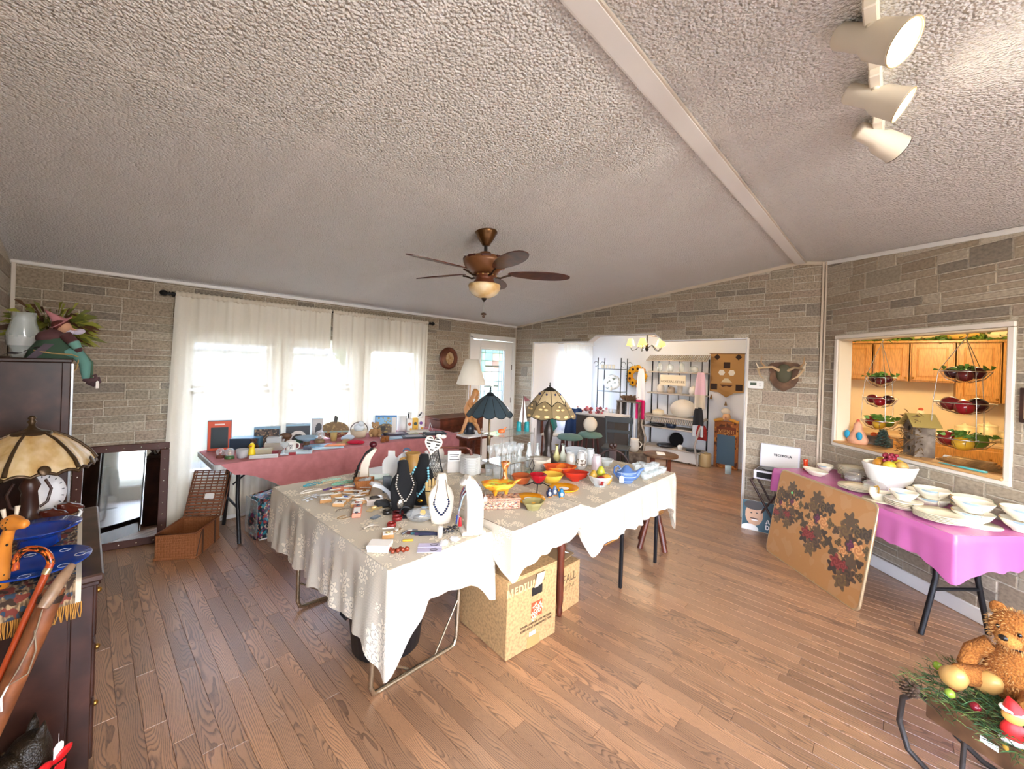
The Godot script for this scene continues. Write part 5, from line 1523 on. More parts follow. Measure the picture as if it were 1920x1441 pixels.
	part("stand",g().prism(PackedVector2Array([P(-.02,.02),P(.07,.02),P(.07,.18),P(.055,.245),P(.02,.3),P(-.02,.318),P(-.035,.3),P(-.028,.24),P(-.02,.16)]),-.042,.042,true),cream,b)
	part("neck_rest",g().at(V(-.03,.295,0),V(0,0,.7)).lathe([P(0,-.008),P(.034,-.008),P(.036,0),P(.034,.008),P(0,.008)],18,1.35),mat("#f2ece0",.7),b)
	for k in 5:
		var z:=-.03+.014*k
		part("bead_strand",g().tube([V(.05,.26,z),V(-.005,.30 - .01*k,z+.005),V(-.045,.22,z+.012),V(-.06,.13,.005),V(-.062,.09,.004)],.0045,6),mat(["#8c2a2a","#27406e","#b9b5ad","#6d2430","#9fb0b8"][k],.3,.2),b)
	for k in 3:part("tassel",g().at(V(-.062+.004*k,.05,-.016+.016*k)).lathe([P(0,.05),P(.006,.045),P(.011,.0),P(0,.0)],9),mat(["#2a56b8","#c7c3ba","#c01f26"][k],.5),b)
	b=thing("mini_frame","tiny black picture frame standing behind the busts","picture frame",V(1.51,y,-2.62),-.5)
	part("frame",g().at(V(0,.058,0),V(-.15,0,0)).box(Vector3.ZERO,V(.06,.115,.012),.002),mat("#20302f",.4),b)
	part("picture",g().at(V(0,.058,.007),V(-.15,0,0)).box(Vector3.ZERO,V(.04,.085,.002)),mat("#0c0d0f",.3),b)
	single("acrylic_ramp","frosted white curved jewellery ramp lying by the velvet busts","display ramp",g().prism(PackedVector2Array([P(-.07,.12),P(-.055,.135),P(.0,.115),P(.05,.07),P(.075,.0),P(.06,.0),P(.03,.06),P(-.02,.1)]),-.035,.035,true),glassy(Color("#eef1f1"),.78,.3),V(1.38,y,-2.47),-.2)
	single("orange_case","long slim coral orange case beside the splint basket","case",g().box(V(0,.012,0),V(.22,.024,.042),.004),mat("#e08a66",.6),V(1.335,y,-2.85),-.35)
	b=thing("coral_box","long open coral box holding earring cards","jewelry box",V(1.175,y,-2.38),-.52)
	part("tray",g().box(V(0,.012,0),V(.05,.024,.17),.002),mat("#de8c72",.6),b)
	part("card",g().box(V(0,.025,.02),V(.038,.003,.09)),M.paper,b)
	part("stones",g().ball(V(0,.028,-.055),V(.012,.006,.016),8,5).ball(V(0,.028,.07),V(.01,.005,.01),8,5),mat("#5b5a62",.3),b)
	var kx:=[[1.113,-2.70,"open kraft box with a pearl ring at the table's left edge","#d8cdb8"],[1.150,-2.575,"kraft box with white cotton nearest the coral box","#777777"],[1.22,-2.64,"kraft box with a blue stone behind the coral box","#2f62c8"],[1.205,-2.765,"kraft box of ear studs near the table's far corner","#c9b27a"],[1.295,-2.655,"kraft box with silver drop earrings in the second row","#bcbcc4"],[1.272,-2.535,"small kraft box with a marcasite pin","#8d8d94"],[1.37,-2.68,"kraft box leaning by the basket with a gold pin","#d8a33a"],[1.225,-2.49,"kraft box with a red-stoned ring by the coral box","#a02a2a"],[1.30,-2.775,"kraft box with twin pearl earrings by the orange case","#efe9dc"]]
	for q in kx:jewel_box(q[2],V(q[0],y,q[1]),R(-.9,-.2),.07,.055,["#b98a55","#c29561","#ad7f4c"][rng.randi_range(0,2)],q[3])
	jewel_box("kraft box with raised lid near the front corner",V(1.135,y,-1.945),-.5,.06,.05)
	b=thing("plastic_box","clear plastic box of tangled silver earrings","plastic box",V(1.335,y,-2.47),-.3)
	part("box",g().box(V(0,.018,0),V(.11,.036,.09),.003),glassy(Color("#e9dcd0"),.45),b)
	part("earrings",g().tube(coil(0,.04,0,.03,.022,20,0,TAU*2,.3),.004,5),mat("#4a4540",.3,.8),b)
	b=thing("bracelet_box","open black box holding a purple stone bracelet","jewelry box",V(1.41,y,-2.30),-.35)
	part("tray",g().box(V(0,.014,0),V(.11,.028,.10),.002),mat("#191a1d",.5),b)
	beads(b,coil(0,.034,0,.038,.032,14),.0065,mat("#4d3a66",.2))
	single("box_lid","loose black box lid beside the bracelet box","lid",g().box(V(0,.018,0),V(.09,.036,.08),.012),mat("#17181a",.7),V(1.34,y,-2.38),-.3)
	single("black_pouch","round black cuff with silver bands behind the bag of watches","bracelet",g().at(V(0,.032,0),V(PI/2,0,.3)).lathe([P(.03,-.02),P(.036,-.02),P(.038,.02),P(.03,.02),P(.03,-.02)],20),mat("#202226",.3,.3),V(1.36,y,-2.13),-.4)
	b=thing("bag_of_watches","clear zip bag stuffed with wristwatches","bag",V(1.385,y,-2.02),-.7)
	part("bag",g().ball(V(0,.038,0),V(.085,.04,.055),10,6),glassy(Color("#dfe6ea"),.22,.1),b)
	part("watches",g().tube(coil(.015,.03,.01,.04,.026,24,0,TAU*2,.3),.009,6),mat("#8c7440",.3,.8),b)
	part("dial",g().at(V(.02,.062,.035),V(.9,0,0)).cyl(Vector3.ZERO,.016,.004,16),mat("#e2c67c",.3,.5),b)
	part("zip",g().box(V(.05,.075,-.02),V(.09,.004,.02),.001),glassy(Color("#a8c6dd"),.6),b)
	var br:=[[1.295,-2.12,"red and black bangle with gold links","#7d2020",.026],[1.22,-2.055,"small red enamel cuff near the silver watch","#8c2622",.022],[1.30,-2.245,"dark braided bracelet next to the bracelet box","#2a2723",.024],[1.335,-2.18,"wine red leather band beside the bag of watches","#5c1519",.03]]
	for q in br:single("bracelet",q[2],"bracelet",g().at(V(0,.012,0)).lathe([P(q[4],-.011),P(q[4]+.003,-.01),P(q[4]+.003,.01),P(q[4],.011),P(q[4] - .001,0),P(q[4],-.011)],20),mat(q[3],.3),V(q[0],y,q[1]),0,"loose bracelets")
	var wt:=[[1.13,-2.115,"slim silver wristwatch lying alone on the lace","#b8aa98"],[1.25,-1.915,"silver watch with black dial near the crochet bracelets","#6d6d72"],[1.20,-1.97,"tan strap watch beside the small red cuff","#9a7a55"]]
	for q in wt:
		b=thing("wristwatch",q[2],"watch",V(q[0],y,q[1]),R(-.4,.6),"loose wristwatches")
		part("strap",g().tube([V(-.045,.004,.006),V(-.02,.012,0),V(.02,.012,0),V(.045,.004,-.006)],.006,6),mat(q[3],.35,.4),b)
		part("dial",g().cyl(V(0,.014,0),.013,.006,16),mat("#ddd8cc",.3,.3),b)
	b=thing("cluster_bracelet","dark silver spiky cluster bracelet by the tall cream stand","bracelet",V(1.42,y,-1.775))
	var cl:=g()
	for k in 70:cl.at(V(R(-.05,.05),R(.004,.03),R(-.022,.022)),V(R(0,3),R(0,3),0)).ball(Vector3.ZERO,V(.010,.003,.003),5,4)
	part("spikes",cl,mat("#57575c",.25,.9),b).set_meta("kind","stuff")
	for k in 4:single("crochet_bracelet",["top dark crochet bead bracelet of the stack","second crochet bracelet of the stack with turquoise beads","third purple crochet bracelet of the stack","bottom navy crochet bracelet of the stack"][k],"bracelet",g().tube([V(-.06,.008,0),V(-.03,.011,.002),V(.03,.011,.002),V(.06,.008,0)],.0085,7),tri_mat("crochet%d" % k,null,60.0,.7,Color(["#5a2f2a","#33606b","#4a3558","#2f3350"][k]),M.weave_t,.4,false),V(1.275+.012*k,y,-1.87+.019*k),-.7,"stack of crochet bracelets")
	b=thing("gift_box","white lidded gift box at the front of the jewellery table","box",V(1.035,y,-1.845),-.78)
	part("base",g().box(V(0,.013,0),V(.105,.026,.075),.001),mat("#e6dfd0",.6),b)
	part("lid",g().box(V(0,.024,0),V(.11,.02,.08),.002),mat("#f3efe6",.6),b)
	b=thing("bead_cluster","tangle of red and gold glass beads in front of the purple cards","necklace",V(1.09,y,-1.755),-.6)
	beads(b,[V(-.045,.012,-.01),V(-.02,.012,.015),V(.0,.012,-.012),V(.025,.012,.012),V(.045,.012,-.008),V(.01,.02,.02),V(-.03,.018,.03)],.0115,mat("#8c3a22",.1,.2))
	for k in 2:
		b=thing("earring_card",["lilac card with hoop earrings, nearer the table edge","lilac card with a chain, behind the other card"][k],"earring card",V(1.205+.035*k,y,-1.665 - .045*k),-.7)
		part("card",g().box(V(0,.003,0),V(.12,.003,.045)),mat("#c9c2dc",.6),b)
		part("hoop",g().tube(coil(.02,.006,0,.018,.01,14),.0012,4,true),mat("#3b3640",.3,.8),b)
	single("ribbon_roll","clear roll standing beside the crochet bracelets","roll",g().lathe([P(0,0),P(.014,0),P(.014,.06),P(.008,.06),P(.008,.004),P(0,.004)],16),glassy(Color("#efe3d4"),.6,.2),V(1.335,y,-1.755))
	for k in 2:single("plastic_baggie",["crumpled clear baggie with earrings near the front edge","smaller crumpled baggie by the tall stand's foot"][k],"plastic bag",g().ball(V(0,.01,0),V(.04 - .008*k,.011,.026),7,5),glassy(Color("#f0f0ee"),.5,.15),V(1.30+.07*k,y,-1.675+.0*k),.6+k)
	single("yellow_pen","short yellow gift pen beside the lilac cards","pen",g().box(V(0,.006,0),V(.055,.01,.014),.003),mat("#d8b23c",.5),V(1.185,y,-1.83),-.6)
	single("grey_compact","grey metal compact among the watches","compact",g().at(V(0,.006,0)).box(Vector3.ZERO,V(.06,.012,.035),.005),mat("#7f8a94",.35,.6),V(1.215,y,-2.23),.3)
	single("brooch_pile","pile of gold brooches on cards behind the grey compact","brooches",g().at(V(.02,.012,0),V(.2,.4,.1)).box(Vector3.ZERO,V(.05,.006,.035)).at(V(-.02,.008,.012),V(0,1.0,.1)).box(Vector3.ZERO,V(.05,.004,.04)).at(V(0,.016,-.005)).ball(Vector3.ZERO,V(.02,.01,.014),8,5),mat("#cdb684",.35,.5),V(1.275,y,-2.36),-.4)
	var nk:=[["turquoise bead necklace heaped at the far left corner",1.185,-3.12,.055,.03,.005,"#3fa3b5"],["cream shell necklace beside the turquoise one",1.285,-3.10,.07,.03,.0045,"#d9c7a0"],["pale green glass necklace near the basket",1.375,-3.02,.08,.035,.006,"#8ccab0"],["cobalt bead necklace at the foot of the basket",1.44,-2.90,.05,.022,.005,"#2458b0"],["purple bead necklace in front of the green one",1.27,-2.94,.07,.02,.0045,"#5a3a80"],["white pearl necklace in a loose loop on the left edge",1.12,-2.98,.06,.035,.004,"#efeae0"],["fine silver chain necklace lying near the front left edge",1.10,-2.87,.055,.03,.0022,"#b9b7b2"],["mint bead necklace over the cream shells",1.33,-3.15,.06,.025,.005,"#b8e0d0"]]
	for q in nk:strand(q[0],coil(0,q[5]+.001,0,q[3],q[4],22,0,TAU*1.7,.35),q[5],mat(q[6],.25),V(q[1],y,q[2]),"necklaces strewn on the lace")
	var er:=g().at(Vector3.ZERO).lathe([P(0,.001),P(.018,.001),P(.018,.003),P(0,.003)],16,.55).done()
	for k in 8:single("oval_earring","flat silver oval earring, %s of the row at the left edge" % ORD[k],"earring",er,mat("#d5d6da",.2,.8),V(1.02+.032*(k % 4)+.01*(k/4),y,-2.82+.034*(k/4) - .02*(k % 4)),.3*k,"row of silver oval earrings")
	strand("thin grey chain with a dark charm near the coral box",[V(-.05,.003,.02),V(-.02,.003,-.01),V(.02,.003,.0),V(.04,.003,.01)],.002,mat("#77716a",.3,.8),V(1.13,y,-2.49),"necklaces strewn on the lace")
	strand("gold chain with a red stone left of the coral box",coil(0,.003,0,.045,.02,12,0,5.0),.002,mat("#b98f48",.3,.8),V(1.09,y,-2.36),"necklaces strewn on the lace")
func hand_form(at:Vector3) -> void:
	var t:=thing("hand_display","pale wooden mannequin hand wearing rings","hand display",at,-.6)
	var b:=loft([[.0,.024,.02,0,0],[.03,.022,.018,0,0],[.06,.03,.017,.002,0],[.095,.037,.015,.003,0],[.12,.036,.013,0,0],[.132,.03,.01,0,0]],16)
	for k in 4:
		var x:float=[-.028,-.010,.010,.027][k]
		var l:float=[.052,.068,.072,.06][k]
		b.tube([V(x*.95,.11,0),V(x*1.05,.122+l*.5,.003),V(x*1.08,.122+l,.008),V(x*1.08,.126+l,.009)],[.0095,.0088,.0075,.004],9)
	b.tube([V(.026,.055,.004),V(.048,.085,.012),V(.054,.112,.018),V(.055,.126,.02)],[.013,.0105,.009,.005],9)
	part("hand",b,mat("#d9b878",.5),t)
	for k in 3:part("ring",g().tube(coil([-.0095,.010,.0275][k],.15,.002,.0105,.0105,12),.002,5,true),mat("#c9c3b6",.2,.9),t)
	part("bracelet",g().tube(coil(.0,.118,.0,.041,.019,18),.003,5,true),mat("#2b211c",.3,.6),t)
func eiffel(at:Vector3) -> void:
	var t:=thing("wire_tower","black wire tower figure with a brown script plaque","tower figure",at,-.64)
	var wire:=mat("#1b1a1c",.5,.4)
	var rad:=func(y):return .105*pow(1.0 - y/.42,1.5)+.012
	for s in 4:
		var a:=TAU*s/4+PI/4
		var p:=[]
		for i in 9:
			var y:=.40*i/8.0
			var r:float=rad.call(y)*1.25
			p.append(V(cos(a)*r,y,sin(a)*r))
		part("leg",g().tube(p,.0032,6),wire,t)
	for i in 7:
		var y:=.05+.05*i
		var r:float=rad.call(y)*1.25
		var q:=[]
		for s in 4:q.append(V(cos(TAU*s/4+PI/4)*r,y,sin(TAU*s/4+PI/4)*r))
		part("level",g().tube(q,.0022,5,true),wire,t)
	var mesh:=g()
	for i in 7:
		var y0:=.02+.05*i
		var y1:=y0+.05
		var r0:float=rad.call(y0)*1.25
		var r1:float=rad.call(y1)*1.25
		for s in 4:
			var a:=TAU*s/4+PI/4
			var c:=a+TAU/4
			for k in 4:
				var f:=k/4.0
				var f2:=(k+1)/4.0
				var A:=V(cos(a),0,sin(a))*r0
				var B:=V(cos(c),0,sin(c))*r0
				var A2:=V(cos(a),0,sin(a))*r1
				var B2:=V(cos(c),0,sin(c))*r1
				mesh.tube([A.lerp(B,f)+V(0,y0,0),A2.lerp(B2,f2)+V(0,y1,0)],.0012,4,false,false)
				mesh.tube([A.lerp(B,f2)+V(0,y0,0),A2.lerp(B2,f)+V(0,y1,0)],.0012,4,false,false)
	part("wire_lattice",mesh,wire,t).set_meta("kind","stuff")
	part("spire",g().tube([V(0,.38,0),V(0,.46,0)],[.006,.002],6),wire,t)
	var pq:=part("plaque",g().at(V(.01,.115,.078),V(-.3,.1,.12)).box(Vector3.ZERO,V(.13,.055,.006),.002),mat("#4a3a2e",.7),t)
	var l:=lettering("script","Paris",.055,mat("#d9cbb8",.7),pq,V(.01,.098,.083),"Droid Serif",true,.1)
	l.rotation=V(-.3,.1,.12)
	var hp:=PackedVector2Array()
	for i in 26:
		var a:=TAU*i/26
		hp.append(P(.0038*16.0*pow(sin(a),3.0)*1.0,.0046*(13.0*cos(a) - 5.0*cos(2*a) - 2.0*cos(3*a) - cos(4*a))))
	var h:=thing("heart_ornament","heart-shaped black and white striped plaque hung on the wire tower","ornament",at+V(-.04,.37,.03),-.6)
	part("heart",g().at(Vector3.ZERO,V(0,0,-.2)).prism(hp,-.008,.008),mat("#d8cfc0",.7),h)
	part("striped_face",g().at(V(0,.004,.0),V(0,0,-.2),V(.8,.8,1)).prism(hp,.008,.0105),print_mat("zebra",64,64,"#d9d1c2",[["r",0,0,64,6,"#26221f"],["r",0,12,64,6,"#26221f"],["r",0,24,64,6,"#26221f"],["r",0,36,64,6,"#26221f"],["r",0,48,64,6,"#26221f"],["e",32,30,13,15,"#efe9dd"]],.7),h)
	part("bow",g().ball(V(.035,.06,.012),V(.022,.014,.01),8,6).ball(V(.068,.055,.012),V(.022,.014,.01),8,6),mat("#d8cfc0",.8),h)
func bowl(called:String,label:String,at:Vector3,r:float,h:float,m:Material,foot:=.5,wave:=.0,waves:=0,oval_:=1.0,group:="",turn:=.0) -> MeshInstance3D:
	return single(called,label,"bowl" if called.contains("bowl") else "dish",g().lathe([P(0,0),P(r*foot,0),P(r*foot,h*.08),P(r*.78,h*.45),P(r,h*.96),P(r*.98,h),P(r*.94,h*.97),P(r*.72,h*.5),P(r*foot*.8,h*.2),P(0,h*.16)],32,oval_,wave,waves),m,at,turn,group)
func plates(n:int,label:String,at:Vector3,r:float,gap:float,m:Material,group:String,called:="plate") -> void:
	var me:=g().lathe([P(0,0),P(r*.55,0),P(r*.62,gap*.9),P(r,gap*2.2),P(r,gap*2.2+.0025),P(r*.6,gap*.9+.004),P(0,.004)],28).done()
	for k in n:single(called,label % ORD[k],"plate",me,m,at+V(0,gap*k,0),.3*k,group)
func middle_table_things() -> void:
	rng.seed=44
	var y:=.7435
	var fb:=thing("floral_box","long tapestry-covered floral box at the corner of the lace table","box",V(1.83,y,-1.80),-.62)
	var fm:=print_mat("floral",128,96,"#c99c7c",[["n",.05,.0,.18,"#8c4a3a"],["n",.06,30.0,.3,"#5c5a48"],["n",.06,60.0,.36,"#3c3a4e"],["n",.08,90.0,.42,"#efe3cc"]],.8)
	part("body",g().box(V(0,.03,0),V(.25,.06,.10),.01),fm,fb)
	part("lid",g().box(V(0,.066,0),V(.256,.014,.106),.006),fm,fb)
	tagged(fb,V(-.1,.09,.055),.02,.03)
	var ld:=thing("leaf_dish","yellow majolica leaf dish on three feet over the floral box","dish",V(1.845,.8175,-1.83),-.6)
	var maj:=print_mat("majolica",64,64,"#e0a02c",[["n",.09,.0,.25,"#c7c04a"],["n",.1,40.0,.35,"#d8742a"]],.12)
	part("dish",g().lathe([P(0,.022),P(.05,.024),P(.09,.045),P(.115,.075),P(.112,.078),P(.085,.052),P(0,.032)],36,.6,.07,7),maj,ld)
	for k in 3:part("foot",g().at(V(cos(k*2.1)*.05,0,sin(k*2.1)*.03)).lathe([P(.01,0),P(.013,.012),P(.02,.035)],8),mat("#d88a24",.2),ld)
	part("raised_fruit",g().ball(V(-.04,.055,0),V(.02,.014,.018),8,6).ball(V(.0,.05,.01),V(.018,.012,.016),8,6).ball(V(.035,.055,-.005),V(.02,.012,.016),8,6),mat("#b9c05a",.2),ld)
	part("stem",g().tube([V(.1,.07,0),V(.13,.085,.0),V(.145,.09,0)],[.01,.008,.005],7),mat("#d88a24",.2),ld)
	single("pulled_vase","orange swirled pottery candlestick vase with a fluted neck","vase",g().lathe([P(0,0),P(.055,0),P(.05,.02),P(.03,.05),P(.015,.08),P(.014,.125),P(.026,.16),P(.034,.185),P(.03,.187),P(.012,.15),P(0,.12)],30,1.0,.08,7),print_mat("swirl",64,64,"#d8833a",[["n",.07,.0,.2,"#8c3f1a"],["n",.07,50.0,.35,"#f2c88a"]],.2),V(2.16,y,-2.08))
	var terra:=mat("#b0552a",.25)
	bowl("terracotta_bowl","terracotta baking bowl with beaded band left of the red bowl",V(2.335,y,-2.07),.08,.06,terra,.6)
	var tb:=thing("iron_stand","black iron stand with curled feet and a leaf-shaped loop handle","stand",V(2.30,y,-1.88))
	for k in 3:
		var a:=.4+TAU*k/3
		part("leg",g().tube([V(0,.045,0),V(cos(a)*.05,.04,sin(a)*.05),V(cos(a)*.1,.012,sin(a)*.1),V(cos(a)*.125,.006,sin(a)*.125)],.004,6),M.black_iron,tb)
	part("ring",g().tube(coil(0,.05,0,.035,.035,16),.004,6,true),M.black_iron,tb)
	part("loop_handle",g().tube([V(.0,.05,-.04),V(-.005,.12,-.06),V(-.028,.16,-.06),V(0,.205,-.06),V(.028,.16,-.06),V(.005,.12,-.06)],.003,6),M.black_iron,tb)
	bowl("red_bowl","glossy deep red bowl held in the black iron stand",V(2.30,y+.045,-1.88),.062,.068,mat("#a01420",.06),.3,.04,6)
	bowl("yellow_bowl","yellow stoneware bowl with a brown beaded band",V(2.53,y,-1.93),.09,.065,mat("#d3a83c",.2),.6)
	var lf:=print_mat("leafred",64,64,"#b8431c",[["n",.08,10.0,.2,"#d8701f"]],.12)
	bowl("leaf_bowl","large orange-red leaf-shaped bowl behind the yellow bowl",V(2.72,y,-2.0),.14,.085,lf,.35,.07,5,.7,"leaf bowls",-.7)
	bowl("leaf_bowl","smaller red leaf bowl with a pointed tip nearest the fruit",V(2.70,y,-1.83),.105,.075,mat("#b02a18",.1),.3,.1,3,.65,"leaf bowls",-.9)
	var pm:=print_mat("ochre",8,32,"#e39a12",[["r",0,26,8,6,"#f4efe6"]],.2)
	for k in 2:
		var pt:=thing("serving_plate",["bright ochre plate with a white centre label behind the green dish","bright ochre plate with a white centre label below the leaf bowls"][k],"plate",V([2.07,2.44][k],y,[-1.76,-1.745][k]))
		part("plate",g().lathe([P(0,0),P(.07,0),P(.1,.012),P(.108,.02),P(.106,.023),P(.07,.012),P(0,.008)],36,1,.012,24),mat("#e39a12",.2),pt)
		part("paper_label",g().cyl(V(0,.0125,0),.036,.001,20),M.paper,pt)
	bowl("shell_dish","olive green glazed shell dish near the table edge",V(1.975,y,-1.645),.078,.05,mat("#8f8658",.15),.6,.05,8,.8)
	for k in 3:
		var p:=thing("penguin_figurine",["dark blue bird figurine on the left of the three","blue-grey bird figurine in the middle of the three","bright blue bird figurine on the right of the three"][k],"figurine",V([2.235,2.295,2.285][k],y,[-1.72,-1.72,-1.655][k]),-.7,"bird figurines")
		part("body",loft([[0,.016,.016,0,0],[.02,.021,.02,0,0],[.04,.015,.015,0,0],[.052,.014,.014,0,.003],[.064,.008,.008,0,.003]],12),mat(["#2a3350","#5a6c88","#1f6f9a"][k],.15),p)
		part("belly",g().ball(V(0,.025,.012),V(.012,.016,.01),8,6),mat("#e8e4da",.2),p)
		part("feet",g().ball(V(0,.004,.016),V(.014,.004,.01),8,5),mat("#d88a2a",.3),p)
		for s in [-1,1]:part("wing",g().ball(V(.019*s,.028,0),V(.004,.017,.01),7,5),mat(["#1a2238","#3f5068","#164f74"][k],.2),p)
	single("artichoke","green ceramic artichoke candle holder behind the iron stand","candle holder",g().lathe([P(0,0),P(.03,0),P(.05,.02),P(.035,.05),P(0,.045)],24,1,.2,8),mat("#6f8b62",.3),V(2.50,y,-2.12))
	var rk:=thing("wire_rack","tarnished wire two-tier rack full of glassware","rack",V(2.42,y,-2.31))
	var wm:=mat("#9a948a",.3,.9)
	for sx in [-1,1]:
		for sz in [-1,1]:part("post",g().tube([V(.19*sx,0,.12*sz),V(.19*sx,.38,.12*sz)],.003,6),wm,rk)
	for yy in [.12,.34]:
		part("shelf_wire",g().tube([V(-.19,yy,-.12),V(.19,yy,-.12),V(.19,yy,.12),V(-.19,yy,.12)],.003,6,true),wm,rk)
		part("glass_shelf",g().box(V(0,yy,0),V(.37,.005,.23)),glassy(Color("#e5f0ea"),.3),rk)
	var side:=g()
	for k in 9:side.tube([V(-.17+.0425*k,.0,.12),V(-.17+.0425*k,.12,.12)],.0016,5)
	part("side_wires",side,wm,rk).set_meta("kind","stuff")
	var gob:=g().lathe([P(0,0),P(.026,0),P(.006,.008),P(.006,.05),P(.024,.075),P(.027,.12),P(.0255,.12),P(.02,.078),P(0,.06)],16).done()
	var tum:=g().lathe([P(0,0),P(.026,0),P(.032,.09),P(.03,.09),P(.024,.006),P(0,.006)],16).done()
	for k in 10:single("stemmed_glass","clear stemmed glass, %s from the left in the rack's %s row" % [ORD[k % 5],["back","front"][k/5]],"glass",gob,M.glass,V(2.28+.068*(k % 5),y+.124,-2.37+.09*(k/5)),0,"stemware in the wire rack")
	for k in 8:single("glass_tumbler","clear tumbler under the rack, %s from the left in the %s row" % [ORD[k % 4],["back","front"][k/4]],"glass",tum,M.glass,V(2.28+.08*(k % 4),y+.001,-2.38+.09*(k/4)),0,"tumblers under the wire rack")
	var sb:=thing("sailboat_ornament","sailboat ornament with white sails, brown pennant and teal hulls on the rack","ornament",V(2.565,y+.346,-2.28),-.7)
	part("mast",g().tube([V(0,0,0),V(0,.30,0)],.004,6),mat("#5b3b30",.5),sb)
	part("pennant",g().prism(PackedVector2Array([P(0,.3),P(.055,.262),P(0,.25)]),-.001,.001),mat("#6b3a3c",.8),sb)
	for s in [-1,1]:
		part("sail",g().prism(PackedVector2Array([P(.006*s,.27),P(.035*s,.075),P(.006*s,.075)]),-.002,.002),mat("#e9eae0",.7),sb)
		part("hull",g().at(V(.034*s,0,0)).lathe([P(0,0),P(.022,0),P(.019,.08),P(0,.08)],14),mat("#17848a",.5),sb)
	single("glass_bird_figure","small orange and red glass bird on top of the rack","figurine",g().ball(V(0,.02,0),V(.03,.02,.016),10,6).tube([V(.02,.03,0),V(.03,.05,0),V(.04,.05,0)],[.01,.007,.003],7),mat("#d8662a",.2),V(2.33,y+.346,-2.3),-.7)
	plates(16,"white dinner plate, %s from the bottom of the tall stack",V(2.19,y,-2.50),.085,.0085,M.milk,"tall stack of white plates")
	plates(8,"gold-banded cream plate, %s from the bottom of its stack",V(2.735,y,-2.22),.095,.011,mat("#ebe3d3",.2),"stack of gold-banded plates")
	var nc:=thing("napkin_rack","clear acrylic holder with printed cards behind the wire tower","holder",V(2.12,y,-2.63),-.6)
	part("holder",g().box(V(0,.09,0),V(.11,.18,.02),.003),glassy(Color("#f0eee8"),.5),nc)
	part("cards",g().box(V(0,.13,.012),V(.1,.07,.003)),print_mat("cards",64,48,"#f2f0ea",[["r",6,8,50,6,"#4c4c50"],["r",10,18,40,4,"#6c6c70"],["r",6,36,52,4,"#2c2c30"]],.6),nc)
	single("walking_cane","long dark brown cane handle lying behind the acrylic holder","cane",g().tube([V(-.14,.0,0),V(.1,.0,0),V(.13,-.02,0),V(.14,-.06,0)],[.008,.01,.013,.012],8),M.red_wood,V(2.12,y+.205,-2.63),-.7)
	panel_lamp("table lamp with a dark smoky blue panelled glass shade",V(2.46,y,-2.58),12,.205,.045,.47,.625,mat("#33424a",.12),mat("#1d2429",.4,.6),false)
	panel_lamp("stained glass table lamp with tan panels and a scalloped petal border",V(2.945,y,-2.30),8,.245,.06,.455,.68,mat("#c9b48c",.2),mat("#25241f",.4,.6),true)
	var bt:=g().lathe([P(0,0),P(.024,0),P(.026,.1),P(.012,.15),P(.011,.2),P(.014,.205),P(.011,.205),P(.009,.15),P(0,.14)],16).done()
	for k in 4:single("glass_bottle",["tall clear bottle right of the wire rack","second clear bottle beside the stained glass lamp","short clear bottle in front of the lamp foot","clear bottle behind the banded plates"][k],"bottle",bt,M.glass2,V([2.74,2.80,2.83,2.69][k],y,[-2.36,-2.40,-2.33,-2.43][k]),0,"clear bottles")
	var fbw:=bowl("frosted_bowl","wide frosted white glass bowl right of the stained glass lamp",V(3.32,y,-2.25),.105,.11,glassy(Color("#dfe7ec"),.75,.3),.6)
	fbw.rotation.y=0
	var jar:=g().lathe([P(0,0),P(.04,0),P(.044,.02),P(.042,.11),P(.034,.125),P(.034,.14),P(.03,.14),P(.038,.02),P(0,.012)],20).done()
	var jl:=["patterned glass jar in front of the frosted bowl","clear canister with a brown etched scene","clear canister right of the etched one","pink-tinted glass jar near the pear","clear glass jar at the back right"]
	for k in 5:
		var jt:=single("glass_jar",jl[k],"jar",jar,glassy([Color("#e5ddd0"),Color("#eae6e0"),Color("#f0f2f2"),Color("#f0dde0"),Color("#eef2f2")][k],.45,.08),V([2.99,3.07,3.16,3.10,3.28][k],y,[-2.08,-2.02,-2.06,-1.88,-2.06][k]),0,"glass jars")
		part("rim",g().tube(coil(0,.14,0,.033,.033,18),.003,5,true),M.glass2,jt)
	part("etched_scene",g().at(V(0,.06,0)).lathe([P(.0445,-.03),P(.0445,.03)],16),print_mat("etched",64,24,"#d9d2c6",[["n",.12,.0,.05,"#6b5a48"]],.6),get_node("glass_jar_001"))
	for k in 2:single("bud_vase",["pale yellow glass bud vase behind the stained lamp foot","slim white bud vase with a green stem"][k],"vase",g().lathe([P(0,0),P(.03,0),P(.034,.04),P(.014,.1),P(.013,.15),P(.02,.16),P(0,.13)],16),mat(["#d9cf8c","#e4ead9"][k],.2),V([3.12,3.18][k],y,[-2.33,-2.30][k]))
	bowl("clear_bowl","low clear glass bowl behind the blue teapot",V(3.35,y,-1.93),.07,.06,M.glass2,.5)
	bowl("fruit_bowl","clear cut-glass bowl holding wax fruit",V(2.735,y,-1.625),.095,.085,glassy(Color("#e8eeee"),.35),.45,.04,12)
	var fr:=[["red apple in the glass bowl",V(-.035,.055,.03),"#8c1f1f",.036,1.0],["yellow-red apple at the front of the glass bowl",V(.02,.058,.045),"#d0953a",.042,1.0],["green pear standing up in the glass bowl",V(.045,.095,-.02),"#a5a32c",.036,1.35],["brown-gold pear at the left of the glass bowl",V(-.045,.085,-.03),"#a57f2c",.033,1.2]]
